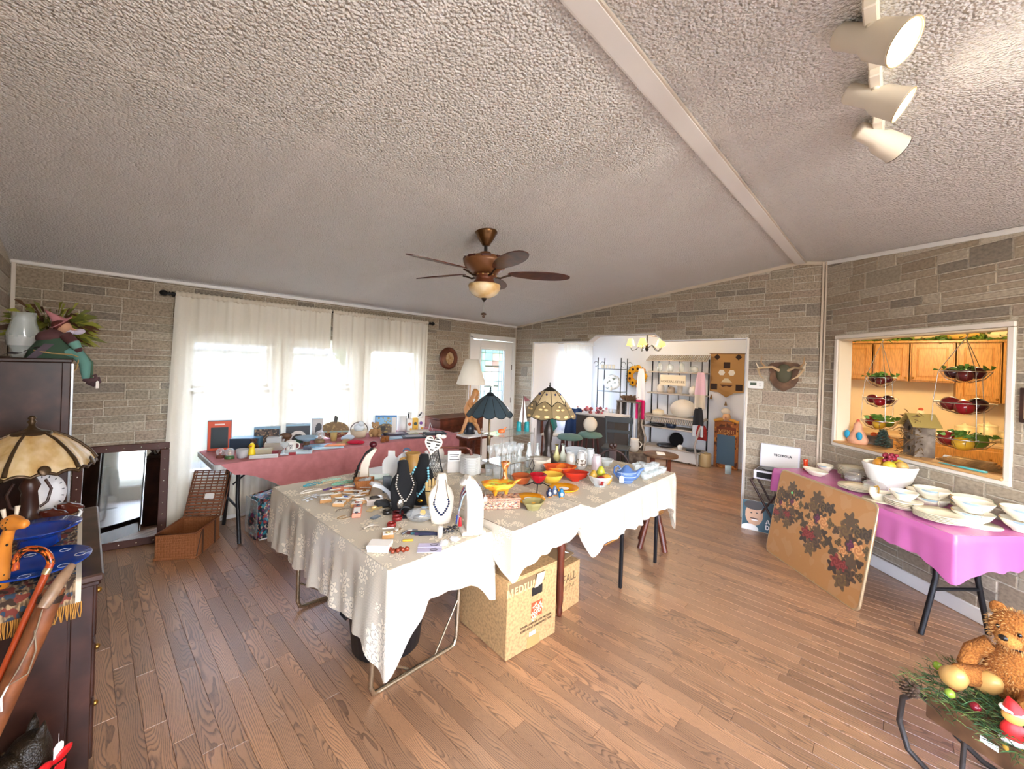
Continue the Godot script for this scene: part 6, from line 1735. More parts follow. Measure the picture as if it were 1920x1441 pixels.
	for q in fr:single("wax_fruit",q[0],"fruit",g().lathe([P(0,-.9*q[3]),P(q[3]*.6,-.85*q[3]),P(q[3],-.1*q[3]),P(q[3]*(.85 if q[4] == 1.0 else .6),.6*q[3]*q[4]),P(q[3]*.3,q[3]*.95*q[4]),P(0,q[3]*(.85 if q[4] == 1.0 else 1.0)*q[4])],18),mat(q[2],.3),V(2.735,y,-1.625)+q[1],0,"wax fruit in the glass bowl")
	var tp:=thing("blue_teapot","blue banded long-spouted teapot with a loop handle and price tag","teapot",V(2.975,y,-1.53),-.75)
	var blue:=print_mat("teapot",8,64,"#4f6c9c",[["r",0,14,8,2,"#a9b8cf"],["r",0,26,8,2,"#a9b8cf"],["r",0,38,8,2,"#a9b8cf"],["r",0,50,8,2,"#a9b8cf"]],.15)
	part("pot",g().lathe([P(0,0),P(.045,0),P(.05,.01),P(.075,.04),P(.085,.075),P(.075,.095),P(0,.1)],28,.75),blue,tp)
	part("lid",g().lathe([P(.052,.094),P(.04,.112),P(.012,.14),P(0,.142)],20),mat("#4f6c9c",.15),tp)
	part("spout",g().tube([V(.05,.045,0),V(.085,.07,0),V(.11,.10,0),V(.14,.118,0)],[.032,.024,.014,.008],12),mat("#4f6c9c",.15),tp)
	part("handle",g().tube([V(-.075,.05,0),V(-.10,.08,0),V(-.098,.12,0),V(-.07,.135,0),V(-.05,.115,0),V(-.06,.1,0)],.008,8),mat("#3f5a88",.15),tp)
	tagged(tp,V(-.06,.07,.064),.035,.05)
	var cup:=g().lathe([P(0,0),P(.022,0),P(.036,.03),P(.038,.052),P(.036,.052),P(.02,.008),P(0,.008)],14,1,.06,10).done()
	var hdl:=g().tube(arc(V(.038,.03,0),.016,-PI/2,PI/2,7),.003,5).done()
	for k in 14:
		var lv:=0 if k < 9 else 1
		var i:=k if lv == 0 else k - 9
		var c:=single("punch_cup","cut-glass punch cup, %s from the left in the %s layer's %s row" % [ORD[i % (3 if lv else 5)],["lower","upper"][lv],["front","back"][i/(3 if lv else 5)]],"cup",cup,M.glass2,V(3.18+.083*(i % (3 if lv else 5))+.04*lv,y+.053*lv,-1.47 - .085*(i/(3 if lv else 5)) - .01*lv),R(0,6),"cut-glass punch cups")
		part("handle",hdl,M.glass2,c)
func panel_lamp(label:String,at:Vector3,n:int,r:float,rt:float,y0:float,y1:float,gm:Material,lead:Material,border:bool) -> void:
	var t:=thing("table_lamp",label,"lamp",at)
	if border:
		part("base",g().lathe([P(0,0),P(.115,0),P(.11,.014),P(.06,.05),P(.045,.08),P(.05,.1),P(.032,.13),P(.03,.2),P(.045,.3),P(.03,.36),P(.012,.4),P(.008,.62),P(0,.62)],16),mat("#332a25",.35,.5),t)
	else:
		part("base",g().lathe([P(0,0),P(.07,0),P(.065,.015),P(.02,.03),P(.009,.06),P(.012,.2),P(.018,.26),P(.01,.3),P(.007,.6),P(0,.6)],16),mat("#6d5a40",.35,.8),t)
	gm.backlight_enabled=true
	gm.backlight=Color(.5,.45,.35) if border else Color(.25,.3,.33)
	var pal:=mat("#e9c88e",.25)
	for k in n:
		var a0:=TAU*k/n
		var a1:=TAU*(k+1)/n
		var f:=func(u:float,v:float):
			var rr:float=lerpf(rt,r,v)
			var p:=V(cos(a0),0,sin(a0)).lerp(V(cos(a1),0,sin(a1)),u)*rr*(1.0+.05*sin(u*PI))
			p.y=lerpf(y1,y0,pow(v,1.25)) - (.022*sin(u*PI)*smoothstep(.75,1.0,v))
			return p
		part("glass_panel",g().sheet(f,6,8),gm,t)
		var rib:=[]
		for j in 9:rib.append(f.call(.0,j/8.0))
		var rb:=part("lead_rib",g().tube(rib,.003,5),lead,t)
		var rim:=[]
		for j in 7:rim.append(f.call(j/6.0,1.0))
		part("rim_lead",g().tube(rim,.0035,5),lead,rb)
		if border:
			var top:=[]
			for j in 9:
				var u:=j/8.0
				top.append(f.call(u,.66 - .16*sin(u*PI)))
			part("arch_lead",g().tube(top,.0042,5),lead,rb)
			part("mid_lead",g().tube([f.call(.5,.0),f.call(.5,.5)],.002,5),lead,rb)
			part("dark_petal",g().sheet(func(u:float,v:float):return f.call(u,lerpf(.66 - .16*sin(u*PI),1.0,v))*V(1.012,1,1.012),6,4),mat("#8a7856",.3),rb)
			for q in [[.27,.93,.026,.013],[.73,.93,.026,.013],[.35,.76,.02,.009],[.65,.76,.02,.009],[.5,.66,.011,.011]]:
				var c:Vector3=f.call(q[0],q[1])
				part("petal_glass",g().at(c*V(1.02,1,1.02),V(0,-(a0+a1)/2+PI/2+(q[0] - .5)*.9,0)).at(c*V(1.02,1,1.02),V(0,PI/2 - lerpf(a0,a1,q[0]),0)).ball(Vector3.ZERO,V(q[2],q[3],.006),10,6),pal,rb)
			part("jewel",g().ball(f.call(.5,.22)*V(1.02,1,1.02),V(.009,.012,.009),8,6),mat("#2a2f58",.15),rb)
	part("cap",g().lathe([P(rt*1.1,y1 - .006),P(rt*.9,y1+.008),P(.02,y1+.03),P(0,y1+.032)],16),lead,t)
	part("finial",g().lathe([P(.006,y1+.028),P(.01,y1+.045),P(.004,y1+.055),P(.008,y1+.065),P(0,y1+.085 if not border else y1+.075)],10),lead,t)
	if not border:tagged(t,V(.01,y1+.13,.01),.03,.045,-.7)
func carton(called:String,label:String,at:Vector3,s:Vector3,m:Material,side:Material,turn:=.0,cat:="box",lean:=.0) -> Node3D:
	var t:=thing(called,label,cat,at,turn)
	t.rotation.x=lean
	part("carton",g().box(V(0,s.y/2,0),s,.001),side,t)
	part("front_print",g().box(V(0,s.y/2,s.z/2+.0008),V(s.x*.97,s.y*.97,.001)),m,t)
	return t
func bear(t:Node3D,s:float,m:Material,pad:Material) -> void:
	part("body",loft([[0,.3*s,.26*s,0,0],[.15*s,.33*s,.29*s,0,0],[.4*s,.27*s,.23*s,0,0],[.55*s,.18*s,.16*s,0,0],[.62*s,.12*s,.12*s,0,.02*s]],16),m,t)
	var h:=part("head",g().ball(V(0,.8*s,.05*s),V(.25,.23,.23)*s,16,10),m,t)
	part("muzzle",g().ball(V(0,.74*s,.24*s),V(.12,.1,.12)*s,12,8),pad,h)
	part("nose",g().ball(V(0,.78*s,.355*s),V(.045,.035,.025)*s,8,6),mat("#1a1411",.3),h)
	for q in [-1,1]:
		part("ear",g().ball(V(.19*q*s,.98*s,.02*s),V(.09,.09,.05)*s,10,7),m,h)
		part("eye",g().ball(V(.09*q*s,.85*s,.25*s),V(.025,.028,.02)*s,7,5),mat("#120d0a",.1),h)
		part("arm",g().tube([V(.22*q*s,.5*s,.04*s),V(.36*q*s,.34*s,.14*s),V(.36*q*s,.18*s,.28*s),V(.34*q*s,.14*s,.33*s)],[.11*s,.1*s,.085*s,.04*s],10),m,t)
		var l:=part("leg",g().tube([V(.17*q*s,.13*s,.12*s),V(.27*q*s,.12*s,.38*s),V(.3*q*s,.15*s,.52*s),V(.31*q*s,.2*s,.56*s)],[.13*s,.12*s,.12*s,.06*s],10),m,t)
		part("foot_pad",g().at(V(.3*q*s,.16*s,.565*s),V(-.3,0,0)).ball(Vector3.ZERO,V(.085,.11,.03)*s,10,6),pad,l)
func window_table_things() -> void:
	rng.seed=55
	var y:=.7405
	carton("tablet_box","orange and black boxed tablet standing at the left of the window table",V(.905,y,-4.66),V(.185,.285,.05),print_mat("tablet",64,96,"#d4512c",[["r",8,20,48,68,"#14262a"],["r",18,8,28,5,"#f0d8cc"]],.4),mat("#3a4258",.5),-.25)
	var bk:=carton("game_box","blue slanted box beside the orange tablet box",V(1.12,y,-4.62),V(.25,.11,.16),mat("#27384a",.5),mat("#4f86a8",.4),-.5)
	carton("puzzle_box","dark nature-print box with a blue top behind the bear bookend",V(1.30,y,-4.63),V(.225,.195,.06),print_mat("nature",64,56,"#3a3230",[["n",.07,.0,.1,"#6b5546"],["n",.09,20.0,.3,"#a58a6a"],["r",0,0,64,5,"#7fa8bf"]],.4),mat("#5c7f95",.4),-.4)
	carton("appliance_box","boxed appliance with a green window in the middle of the window table",V(1.59,y,-4.62),V(.23,.205,.09),print_mat("appl",64,56,"#2c2e34",[["r",0,0,64,5,"#8cb4c8"],["e",32,44,24,26,"#cfc8c0"],["e",32,46,17,18,"#3a3a3a"],["e",32,48,11,12,"#1f5a3a"]],.4),mat("#9aa7ad",.5),-.35)
	carton("phone_box","tall narrow white box with a black curl next to the appliance box",V(1.80,y,-4.66),V(.11,.24,.06),print_mat("phone",32,64,"#b9b3ae",[["e",20,24,9,12,"#1e1e22"],["r",10,24,8,30,"#1e1e22"]],.4),mat("#9fb2c0",.5),-.3)
	var pk:=thing("pumpkin_plaque","flat wooden pumpkin plaque with painted bands behind the snow globe","plaque",V(1.99,y,-4.64),-.45)
	part("pumpkin",g().prism(oval(.15,.095,28,P(0,.095)),-.008,.008),print_mat("pumpkin",64,48,"#7d6444",[["r",0,26,64,5,"#8aa39a"],["r",0,31,64,17,"#7a3a2c"],["n",.1,.0,.35,"#a58a5c"]],.7),pk)
	part("stem",g().prism(PackedVector2Array([P(-.015,.18),P(.02,.18),P(.03,.24),P(-.005,.26)]),-.008,.008),mat("#4a4a46",.7),pk)
	var bs:=thing("duck_basket","pale wicker handled basket holding a white plush bird","basket",V(2.24,y,-4.56),-.4)
	part("basket",g().lathe([P(0,0),P(.07,0),P(.105,.085),P(.1,.085),P(.066,.008),P(0,.008)],24),tri_mat("palewicker",null,12.0,.8,Color("#d9c9ad"),M.weave_t,.4,false),bs)
	part("handle",g().tube(arc(V(0,.08,0),.095,0,PI,16),.006,6),mat("#6b6058",.7),bs)
	part("plush_bird",g().ball(V(0,.11,0),V(.06,.05,.045),12,8).ball(V(.02,.155,.02),V(.033,.033,.03),10,7),mat("#cfd6d8",.95),bs)
	var tb:=thing("small_teddy","small brown teddy bear sitting beside the pale basket","teddy bear",V(2.41,y,-4.50),-.45)
	bear(tb,.16,mat("#a8845a",.95),mat("#c9a97c",.95))
	carton("jigsaw_box","jigsaw box showing brown animals under a blue sky",V(2.56,y,-4.52),V(.255,.235,.05),print_mat("jig",64,56,"#7fb0d0",[["e",32,38,26,16,"#5c4a34"],["n",.09,7.0,.3,"#a58a4a"],["e",24,36,8,7,"#2c241c"],["r",50,0,14,56,"#d8d2c8"],["r",0,0,64,4,"#3a78b0"]],.4),mat("#3a78b0",.5),-.5)
	var lm:=thing("large_mug","tall white mug with a thin handle behind the jigsaw box","mug",V(2.83,y,-4.60))
	part("mug",g().lathe([P(0,0),P(.05,0),P(.06,.2),P(.056,.2),P(.046,.01),P(0,.01)],22),mat("#e6e4dd",.25),lm)
	part("handle",g().tube(arc(V(.055,.11,0),.05,-PI/2,PI/2,10),.006,6),mat("#8d8d8a",.3),lm)
	for k in 3:
		var vs:=thing("painted_vase",["white square vase with an orange flower","yellow square vase with a dark flower","white square vase with a purple flower"][k],"vase",V(2.91+.085*k,y,-4.55),-.4,"painted square vases")
		part("vase",g().box(V(0,.085,0),V(.07,.17,.07),.006),mat(["#ece8de","#dfae2c","#efece4"][k],.3),vs)
		part("flower",g().ball(V(0,.1,.036),V(.022,.022,.003),10,5),mat(["#c8632c","#3f5148","#7d4a9a"][k],.5),vs)
		part("small_flower",g().ball(V(.015,.035,.036),V(.014,.014,.003),9,5),mat("#e0a028",.5),vs)
	for k in 2:single("dotted_cup",["black and white dotted cup upright on the vases","black and white dotted cup tilted on the vases"][k],"cup",g().at(Vector3.ZERO,V(0,0,-.7*k)).lathe([P(0,0),P(.022,0),P(.026,.075),P(.022,.075),P(0,.01)],16),print_mat("dotcup",32,32,"#e9e9e6",[["e",8,8,4,4,"#1c1c20"],["e",24,8,4,4,"#1c1c20"],["e",16,20,4,4,"#1c1c20"],["e",0,20,4,4,"#1c1c20"],["e",31,20,4,4,"#1c1c20"]],.4),V(2.91+.15*k,y+.171 ,-4.55),0,"dotted cups")
	single("easel_stand","small folded white metal plate easel at the right end","easel",g().tube([V(-.03,0,.02),V(0,.1,0),V(.03,0,.02)],.004,6).tube([V(0,.095,0),V(0,.002,-.04)],.004,6),mat("#e3e5e6",.3,.6),V(3.2,y,-4.5),-.4)
	var bks:=[[2.63,-4.40,.26,.03,"#3c3144","dark purple book lying in front of the jigsaw box"],[2.80,-4.38,.2,.02,"#cfd2b0","pale green book lying near the painted vases"],[2.98,-4.42,.24,.024,"#e9e6da","white book lying under the painted vases"],[2.74,-4.18,.28,.018,"#24313c","dark framed photo lying flat near the table's front edge"],[3.07,-4.22,.27,.02,"#1f3038","dark framed print lying flat at the right end"],[2.52,-4.25,.22,.012,"#8fb2c4","light blue booklet lying behind the amber glasses"],[1.73,-4.22,.3,.01,"#b9dbe8","pale blue folder lying at the front of the table"],[1.68,-4.30,.26,.012,"#3f9ac4","bright blue folder under the orange fan"],[1.42,-4.14,.26,.016,"#b7c9cf","grey-blue paperback lying in front of the mug"]]
	for q in bks:
		var bo:=thing("book",q[5],"book",V(q[0],y,q[1]),R(-.5,-.2),"books and frames lying flat")
		part("cover",g().box(V(0,q[3]/2,0),V(q[2],q[3],q[2]*.66),.002),mat(q[4],.45),bo)
		part("page_block",g().box(V(.003,q[3]/2,0),V(q[2],q[3]*.7,q[2]*.64)),M.paper,bo)
		part("picture",g().box(V(0,q[3]+.0006,0),V(q[2]*.72,.001,q[2]*.44)),mat(Color(q[4]).lightened(.45),.3),bo)
	for k in 3:
		var sg:=thing("snow_globe",["snow globe with a brown base at the table's left end","snow globe with a green base next to the left one","snow globe with a mouse-like toy in the middle of the table"][k],"snow globe",V([.85,.90,1.77][k],y,[-4.33,-4.24,-4.50][k]),0,"snow globes")
		var s:float=[.8,.9,1.25][k]
		part("base",g().lathe([P(0,0),P(.042*s,0),P(.04*s,.025*s),P(.03*s,.03*s),P(0,.03*s)],18),mat(["#6b3a2a","#4a6a3a","#8a7250"][k],.4),sg)
		part("globe",g().ball(V(0,.062*s,0),V(.042,.042,.042)*s,18,12),glassy(Color("#eef3f5"),.28),sg)
		part("figure",g().ball(V(0,.048*s,0),V(.016,.02,.014)*s,9,6).ball(V(0,.072*s,0),V(.012,.012,.012)*s,9,6),mat(["#b5412f","#c9a07c","#a07a5a"][k],.5),sg)
	single("clear_tub","clear plastic tub between the snow globes and yellow duck","tub",g().lathe([P(0,0),P(.04,0),P(.05,.075),P(.047,.075),P(.037,.006),P(0,.006)],20),glassy(Color("#dfe2e2"),.45,.15),V(.99,y,-4.22))
	var dk:=thing("yellow_duck","yellow rubber duck toy with an orange bill at the front edge","toy duck",V(1.06,y,-4.20),-.5)
	part("body",loft([[0,.02,.02,0,0],[.03,.03,.032,0,0],[.065,.022,.024,0,0],[.08,.02,.02,0,.004],[.1,.026,.026,0,.006],[.125,.012,.014,0,.004]],14),mat("#f0d21c",.4),dk)
	part("bill",g().ball(V(.0,.1,.034),V(.012,.006,.014),8,5),mat("#e0702a",.4),dk)
	var bx:=[[1.16,-4.26,.17,.05,.09,"#cfc4a4","long cream tin between the duck and wine glass"],[1.30,-4.40,.16,.07,.1,"#c9bfae","cream patterned gift box behind the white mug"],[1.13,-4.10,.22,.025,.05,"#e8e6e2","flat white pencil case at the front edge"],[1.52,-4.16,.07,.04,.05,"#3a3a52","tiny navy jar in front of the pedestal bowl"],[1.245,-4.18,.05,.035,.04,"#8c2430","small dark red trinket box behind the pencil case"],[1.36,-4.08,.06,.02,.04,"#b01c2c","bright red trinket case beside the wine glass"]]
	for q in bx:carton("trinket_box",q[6],V(q[0],y,q[1]),V(q[2],q[3],q[4]),mat(Color(q[5]).darkened(.15),.4),mat(q[5],.4),-.4,"box")
	var wg:=g().lathe([P(0,0),P(.03,0),P(.004,.008),P(.004,.06),P(.034,.08),P(.04,.115),P(.038,.115),P(.03,.084),P(0,.068)],18).done()
	single("wine_glass","clear wine glass standing at the table's front edge","glass",wg,M.glass2,V(1.30,y,-4.11))
	var mg:=thing("white_mug","white mug with a dark print at the front of the window table","mug",V(1.40,y,-4.24),-.4)
	part("mug",g().lathe([P(0,0),P(.042,0),P(.044,.098),P(.041,.098),P(.039,.008),P(0,.008)],24),mat("#efece4",.2),mg)
	part("handle",g().tube(arc(V(.043,.05,0),.03,-PI/2,PI/2,10),.006,7),mat("#efece4",.2),mg)
	part("print",g().box(V(0,.05,.0435),V(.035,.05,.002)),print_mat("mugp",24,32,"#efece4",[["n",.16,.0,.1,"#3a3634"]],.3),mg)
	var bd:=thing("brown_doll","small dark brown bear figure beside the blue box","figurine",V(1.14,y,-4.47),-.4)
	bear(bd,.11,mat("#4a3020",.8),mat("#6b4a30",.8))
	single("bear_bookend","brown carved duck figure in front of the dark nature-print box","figurine",g().ball(V(0,.1,0),V(.06,.032,.035),12,8).tube([V(0,0,0),V(.01,.05,0),V(.03,.09,0)],[.03,.018,.02],9),M.brown_wood,V(1.44,y,-4.53),-.5)
	single("plastic_container","clear plastic food container stacked on the gift box","container",g().box(V(0,.028,0),V(.13,.055,.09),.006),glassy(Color("#e8eded"),.42,.1),V(1.30,y+.071,-4.40),-.4)
	bowl("pedestal_bowl","iridescent pedestal bowl with a wooden foot and shells",V(1.60,y+.05,-4.40),.11,.045,mat("#8fa7b5",.2),.3)
	single("wooden_pedestal","turned brown foot under the iridescent bowl","pedestal",g().lathe([P(0,0),P(.045,0),P(.03,.015),P(.028,.035),P(.035,.05),P(0,.05)],18),M.brown_wood,V(1.60,y,-4.40))
	single("votive_glass","amber votive glass right of the middle snow globe","votive",g().lathe([P(0,0),P(.032,0),P(.036,.09),P(.033,.09),P(.029,.01),P(0,.01)],18),glassy(Color("#c9ac6a"),.7),V(1.92,y,-4.5))
	single("folded_linen","crumpled pale blue linen right of the amber votive","linen",g().ball(V(0,.03,0),V(.09,.03,.06),9,6),mat("#c3d3de",.95),V(2.05,y,-4.44),.4)
	single("straw_hat","small tan straw hat lying before the folded linen","hat",g().lathe([P(0,.04),P(.035,.035),P(.045,.01),P(.1,.003),P(.1,.0),P(0,0)],20),mat("#b39263",.9),V(1.98,y,-4.32))
	single("red_napkin","crumpled bright red cloth on the middle of the window table","napkin",g().ball(V(0,.022,0),V(.085,.022,.05),8,5).ball(V(.05,.02,.02),V(.05,.02,.03),7,5),mat("#c01f3c",.9),V(2.02,y,-4.2),-.4)
	single("orange_fan","folded orange paper fan on the blue folders","fan",g().prism(PackedVector2Array([P(-.1,0),P(.1,0),P(.1,.012),P(-.06,.02)]),-.025,.025),mat("#e08a5c",.6),V(1.80,y+.0125,-4.19),-.3)
	for k in 2:single("amber_glass",["left of the two small amber glasses at the front edge","right of the two small amber glasses at the front edge"][k],"glass",g().lathe([P(0,0),P(.024,0),P(.027,.06),P(.024,.06),P(.02,.01),P(0,.01)],16),glassy(Color("#9a5a22"),.75),V(2.30+.06*k,y,-4.12 - .012*k),0,"amber glasses")
	var cs:=thing("low_chest","low reddish brown wooden chest against the wall below the round plaque","chest",V(3.72,0,-4.63),0)
	part("carcass",g().box(V(0,.43,0),V(.78,.86,.36),.006),M.red_wood,cs)
	part("top",g().box(V(0,.872,0),V(.82,.024,.40),.006),M.red_wood,cs)
	for k in 2:part("drawer",g().box(V(0,.25+.36*k,.184),V(.7,.32,.012),.004),M.red_wood,cs)
	var ls:=thing("lamp_table","small white-topped table with a brown edge under the figure lamp","table",V(3.5,0,-4.0))
	part("tabletop",g().box(V(0,.725,0),V(.42,.02,.36),.004),M.white,ls)
	part("edge_band",g().box(V(0,.7,0),V(.43,.03,.37),.004),M.red_wood,ls)
	for sx in [-1,1]:
		for sz in [-1,1]:part("leg",g().cyl(V(.17*sx,0,.14*sz),.014,.69,10,.02),M.red_wood,ls)
	var ml:=thing("figure_lamp","carved tan monkey figure lamp with a white pleated shade","lamp",V(3.46,.737,-4.0),-.7)
	var tan:=mat("#c98f55",.35)
	part("pedestal",g().lathe([P(0,0),P(.075,0),P(.075,.02),P(.062,.03),P(.062,.14),P(.07,.15),P(0,.15)],20),mat("#1c2531",.3),ml)
	var mk:=loft([[.14,.05,.05,.03,0],[.22,.06,.055,.0,0],[.32,.065,.055,-.02,0],[.40,.055,.05,.0,0],[.46,.045,.042,.035,0],[.50,.05,.048,.06,0],[.55,.045,.042,.065,0],[.58,.02,.02,.06,0]],16)
	mk.tube([V(-.02,.4,.05),V(.03,.32,.075),V(.06,.40,.07),V(.09,.48,.04)],[.026,.022,.02,.016],9)
	mk.tube([V(.0,.22,.05),V(.06,.28,.07),V(.065,.17,.06),V(.08,.15,.06)],[.036,.032,.024,.018],9)
	mk.tube([V(-.03,.2,.02),V(-.06,.12,.05),V(-.1,.02,.06),V(-.14,.012,.06)],[.03,.024,.02,.01],9)
	mk.tube([V(.05,.15,.03),V(.1,.1,.05),V(.13,.02,.05),V(.18,.012,.06)],[.03,.024,.02,.012],9)
	part("monkey",mk,tan,ml)
	part("stem",g().tube([V(-.01,.42,0),V(-.01,.66,0)],.008,8),tan,ml)
	part("pleated_shade",g().lathe([P(.185,.635),P(.188,.64),P(.085,.965),P(.08,.965),P(.18,.64)],96,1.0,.012,48),mat("#efe7d6",.8),ml)
	tagged(ml,V(.05,.46,.06),.03,.05)
	var wp:=thing("round_plaque","round dark wood plaque with a pale relief on the stone wall","plaque",V(3.72,1.71,-4.83))
	part("disc",g().at(Vector3.ZERO,V(PI/2,0,0)).lathe([P(0,.0),P(.165,.0),P(.165,.018),P(.14,.03),P(.12,.022),P(0,.02)],36),M.red_wood,wp)
	part("relief",g().ball(V(.01,.0,.022),V(.075,.09,.012),14,8),tri_mat("relief",M.marble_t,6.0,.6,Color("#b9a590"),null,0,false),wp)
const KA:=-2.342
func KP(s:float,y:float,d:float) -> Vector3:
	return V(XG - .697*s - .717*d,y,-.54+.717*s - .697*d)
func fruit(label:String,at:Vector3,r:float,c:String,group:String,sy:=1.0) -> void:
	single("fruit",label,"fruit",g().ball(Vector3.ZERO,V(r,r*sy,r),14,9),mat(c,.2),at,0,group)
func right_side() -> void:
	rng.seed=66
	folding_table("folding table with bent black legs under the pink film cloth",KP(.98,0,.325),KA,1.5,.6,.737,mat("#1d1d20",.35,.4))
	var film:=StandardMaterial3D.new()
	film.transparency=BaseMaterial3D.TRANSPARENCY_ALPHA
	film.albedo_color=Color("#d573b5",.82)
	film.roughness=.25
	film.backlight_enabled=true
	film.backlight=Color(.6,.3,.5)
	single("plastic_tablecloth","translucent orchid pink plastic cloth over the china table","tablecloth",cloth(.215,1.745,.02,.63,.7385,[.22,.2,.2,.03],[.05,.0,.08,.0],1.0,.008,17),film,KP(0,0,0),KA)
	var fl:=[]
	for c in [[62,96,1.0],[158,112,1.25],[266,140,1.35],[20,110,.8]]:
		for k in 20:fl.append(["f",c[0]+46*c[2]*cos(k*2.4)*sqrt(k/20.0),c[1] - 8+60*c[2]*sin(k*2.4)*sqrt(k/20.0),(9+k % 4*3)*c[2],3+k % 4,["#4a3c30","#54493a","#433a34","#66503e"][k % 4],["#5e5040","#76603f","#4a4038"][k % 3],k*1.0])
		for k in 5:fl.append(["f",c[0]+20*c[2]*cos(k*1.5+2),c[1]+26*c[2]*sin(k*1.9),(11+k % 2*4)*c[2],5,["#b8784a","#7a3030","#5a2c44"][k % 3],["#dca56c","#9a4a44","#7a4058"][k % 3],k*1.7])
	var lf:=thing("table_leaf","square card-table top with dark rose bouquets leaning on the pink table","table top",KP(.805,0,.765),KA)
	lf.rotation=V(-.17,KA,0)
	lf.rotation_order=EULER_ORDER_YXZ
	part("panel",g().at(V(0,.383,0)).prism(rounded(.955,.76,.05),-.012,.006),print_mat("roses",320,256,"#b5824f",[["n",.02,.0,.2,"#b98a5c"]]+fl,.45),lf)
	var rim:=[]
	for p in rounded(.955,.76,.05):rim.append(V(p.x,p.y+.383,-.003))
	part("metal_edge",g().tube(rim,.011,6,true),mat("#b89e7a",.35,.5),lf)
	part("green_sticker",g().at(V(-.3,.60,.0065),V(PI/2,0,0)).cyl(Vector3.ZERO,.011,.001,14),mat("#6fe08a",.5),lf)
	var y:=.741
	var ch:=print_mat("china",64,64,"#ece4cd",[["e",16,30,5,6,"#d8a52c"],["e",30,34,5,4,"#8fa5ad"],["e",48,28,4,6,"#7f9a72"],["r",0,0,64,2,"#5c5a3a"]],.15)
	var pl:=mat("#e9dfc4",.15)
	plates(5,"cream flowered plate, %s from the bottom of the front stack",V(3.80,y,.235),.135,.0085,pl,"front stack of china plates")
	plates(3,"cream plate, %s from the bottom of the low pile",V(4.25,y,-.20),.125,.009,pl,"low pile of plates")
	plates(7,"cream side plate, %s from the bottom beside the boot",KP(.50,y,.13),.095,.012,pl,"side plates by the boot")
	plates(4,"cream saucer, %s from the bottom near the gravy boat",V(3.94,y,.06),.1,.011,pl,"saucers in the cup stack","saucer")
	bowl("china_bowl","cream flowered bowl on the saucers near the gravy boat",V(3.94,y+.06,.06),.078,.06,ch,.5)
	var cb:=[[1.27,.24,.0,"flowered bowl in the middle of the china, lower one"],[1.27,.24,.062,"flowered bowl in the middle of the china, upper one"],[1.10,.11,.0,"flowered bowl at the back beside the white fruit bowl"],[1.42,.13,.0,"flowered bowl on the right side, lower one"],[1.42,.13,.05,"flowered bowl on the right side, upper one"],[1.55,.28,.0,"footed flowered bowl stacked nearest the right, lower one"],[1.55,.28,.068,"footed flowered bowl stacked nearest the right, upper one"],[1.68,.12,.0,"flowered bowl at the frame's right edge, lower one"],[1.68,.12,.07,"flowered bowl at the frame's right edge, upper one"]]
	for q in cb:
		var b:=bowl("china_bowl",q[3],KP(q[0],y+q[2],q[1]),.098,.072,ch,.45,0,0,1,"flowered china bowls")
		part("handle",g().tube(arc(V(-.093,.05,.03),.018,PI/2,PI*1.5,7),.004,5),pl,b)
	single("china_platter","large flowered underplate below the right-hand bowls","platter",g().lathe([P(0,0),P(.08,0),P(.13,.0),P(.13,.0015),P(0,.0015)],32),pl,KP(1.55,.7393,.28))
	var gv:=thing("gravy_boat","cream flowered gravy boat with a gold handle at the table edge","gravy boat",V(4.06,y,-.06),-.6)
	part("boat",g().lathe([P(0,0),P(.05,0),P(.075,.03),P(.085,.06),P(.08,.06),P(.06,.02),P(0,.012)],26,.6),ch,gv)
	part("lip",g().tube([V(-.06,.04,0),V(-.085,.075,0),V(-.08,.10,0)],[.025,.022,.018],9),pl,gv)
	part("handle",g().tube([V(-.06,.1,0),V(-.03,.105,0),V(-.02,.09,0),V(-.022,.05,0)],.006,6),mat("#c9a04a",.3,.6),gv)
	single("saucer_plate","cream saucer under the gravy boat","saucer",g().lathe([P(0,0),P(.06,0),P(.105,.001),P(.105,.002),P(0,.002)],30),pl,V(4.06,.7393,-.06))
	bowl("fluted_bowl","large white openwork bowl of wax fruit against the stone wall",KP(.93,y,.21),.165,.225,M.milk,.3,.03,14)
	var fq:=[[-.08,.0,"#d8b83a","yellow pear left in the white bowl"],[.07,.05,"#d8c23a","lemon right in the white bowl"],[.0,-.06,"#c9892c","gold apple at the back of the white bowl"],[-.02,.07,"#c9a05a","tan peach at the front of the white bowl"],[.09,-.05,"#cfae2c","yellow apple at the right rim of the white bowl"]]
	for q in fq:fruit(q[3],KP(.93,y+.215,.21)+V(q[0],0,q[1]),.042,q[2],"wax fruit in the white bowl")
	var gp:=thing("grape_bunch","bunch of red wax grapes on top of the white bowl","grapes",KP(.93,y+.26,.21))
	var gb:=g()
	for k in 34:gb.ball(V(R(-.06,.06),R(-.01,.04),R(-.04,.04)),Vector3.ONE*.014,8,6)
	part("grapes",gb,mat("#8c2438",.15),gp).set_meta("kind","stuff")
	bowl("relish_dish","long flowered relish dish beside the boot",KP(.45,y,.42),.13,.05,ch,.5,.03,4,.5,"",KA)
	bowl("china_dish","oval covered dish left of the side plates",KP(.30,y,.2),.085,.06,ch,.5,0,0,.8)
	var bt:=thing("glass_boot","small red-orange glass boot on the corner of the china table","glass boot",KP(.27,y,.36),-.6)
	part("boot",loft([[0,.04,.016,.012,0],[.022,.038,.017,.01,0],[.036,.022,.016,-.006,0],[.08,.019,.016,-.01,0],[.1,.023,.019,-.01,0]],14),mat("#c23a14",.05),bt)
	part("heel",g().box(V(-.018,.004,0),V(.016,.012,.02),.002),mat("#a02c10",.1),bt)
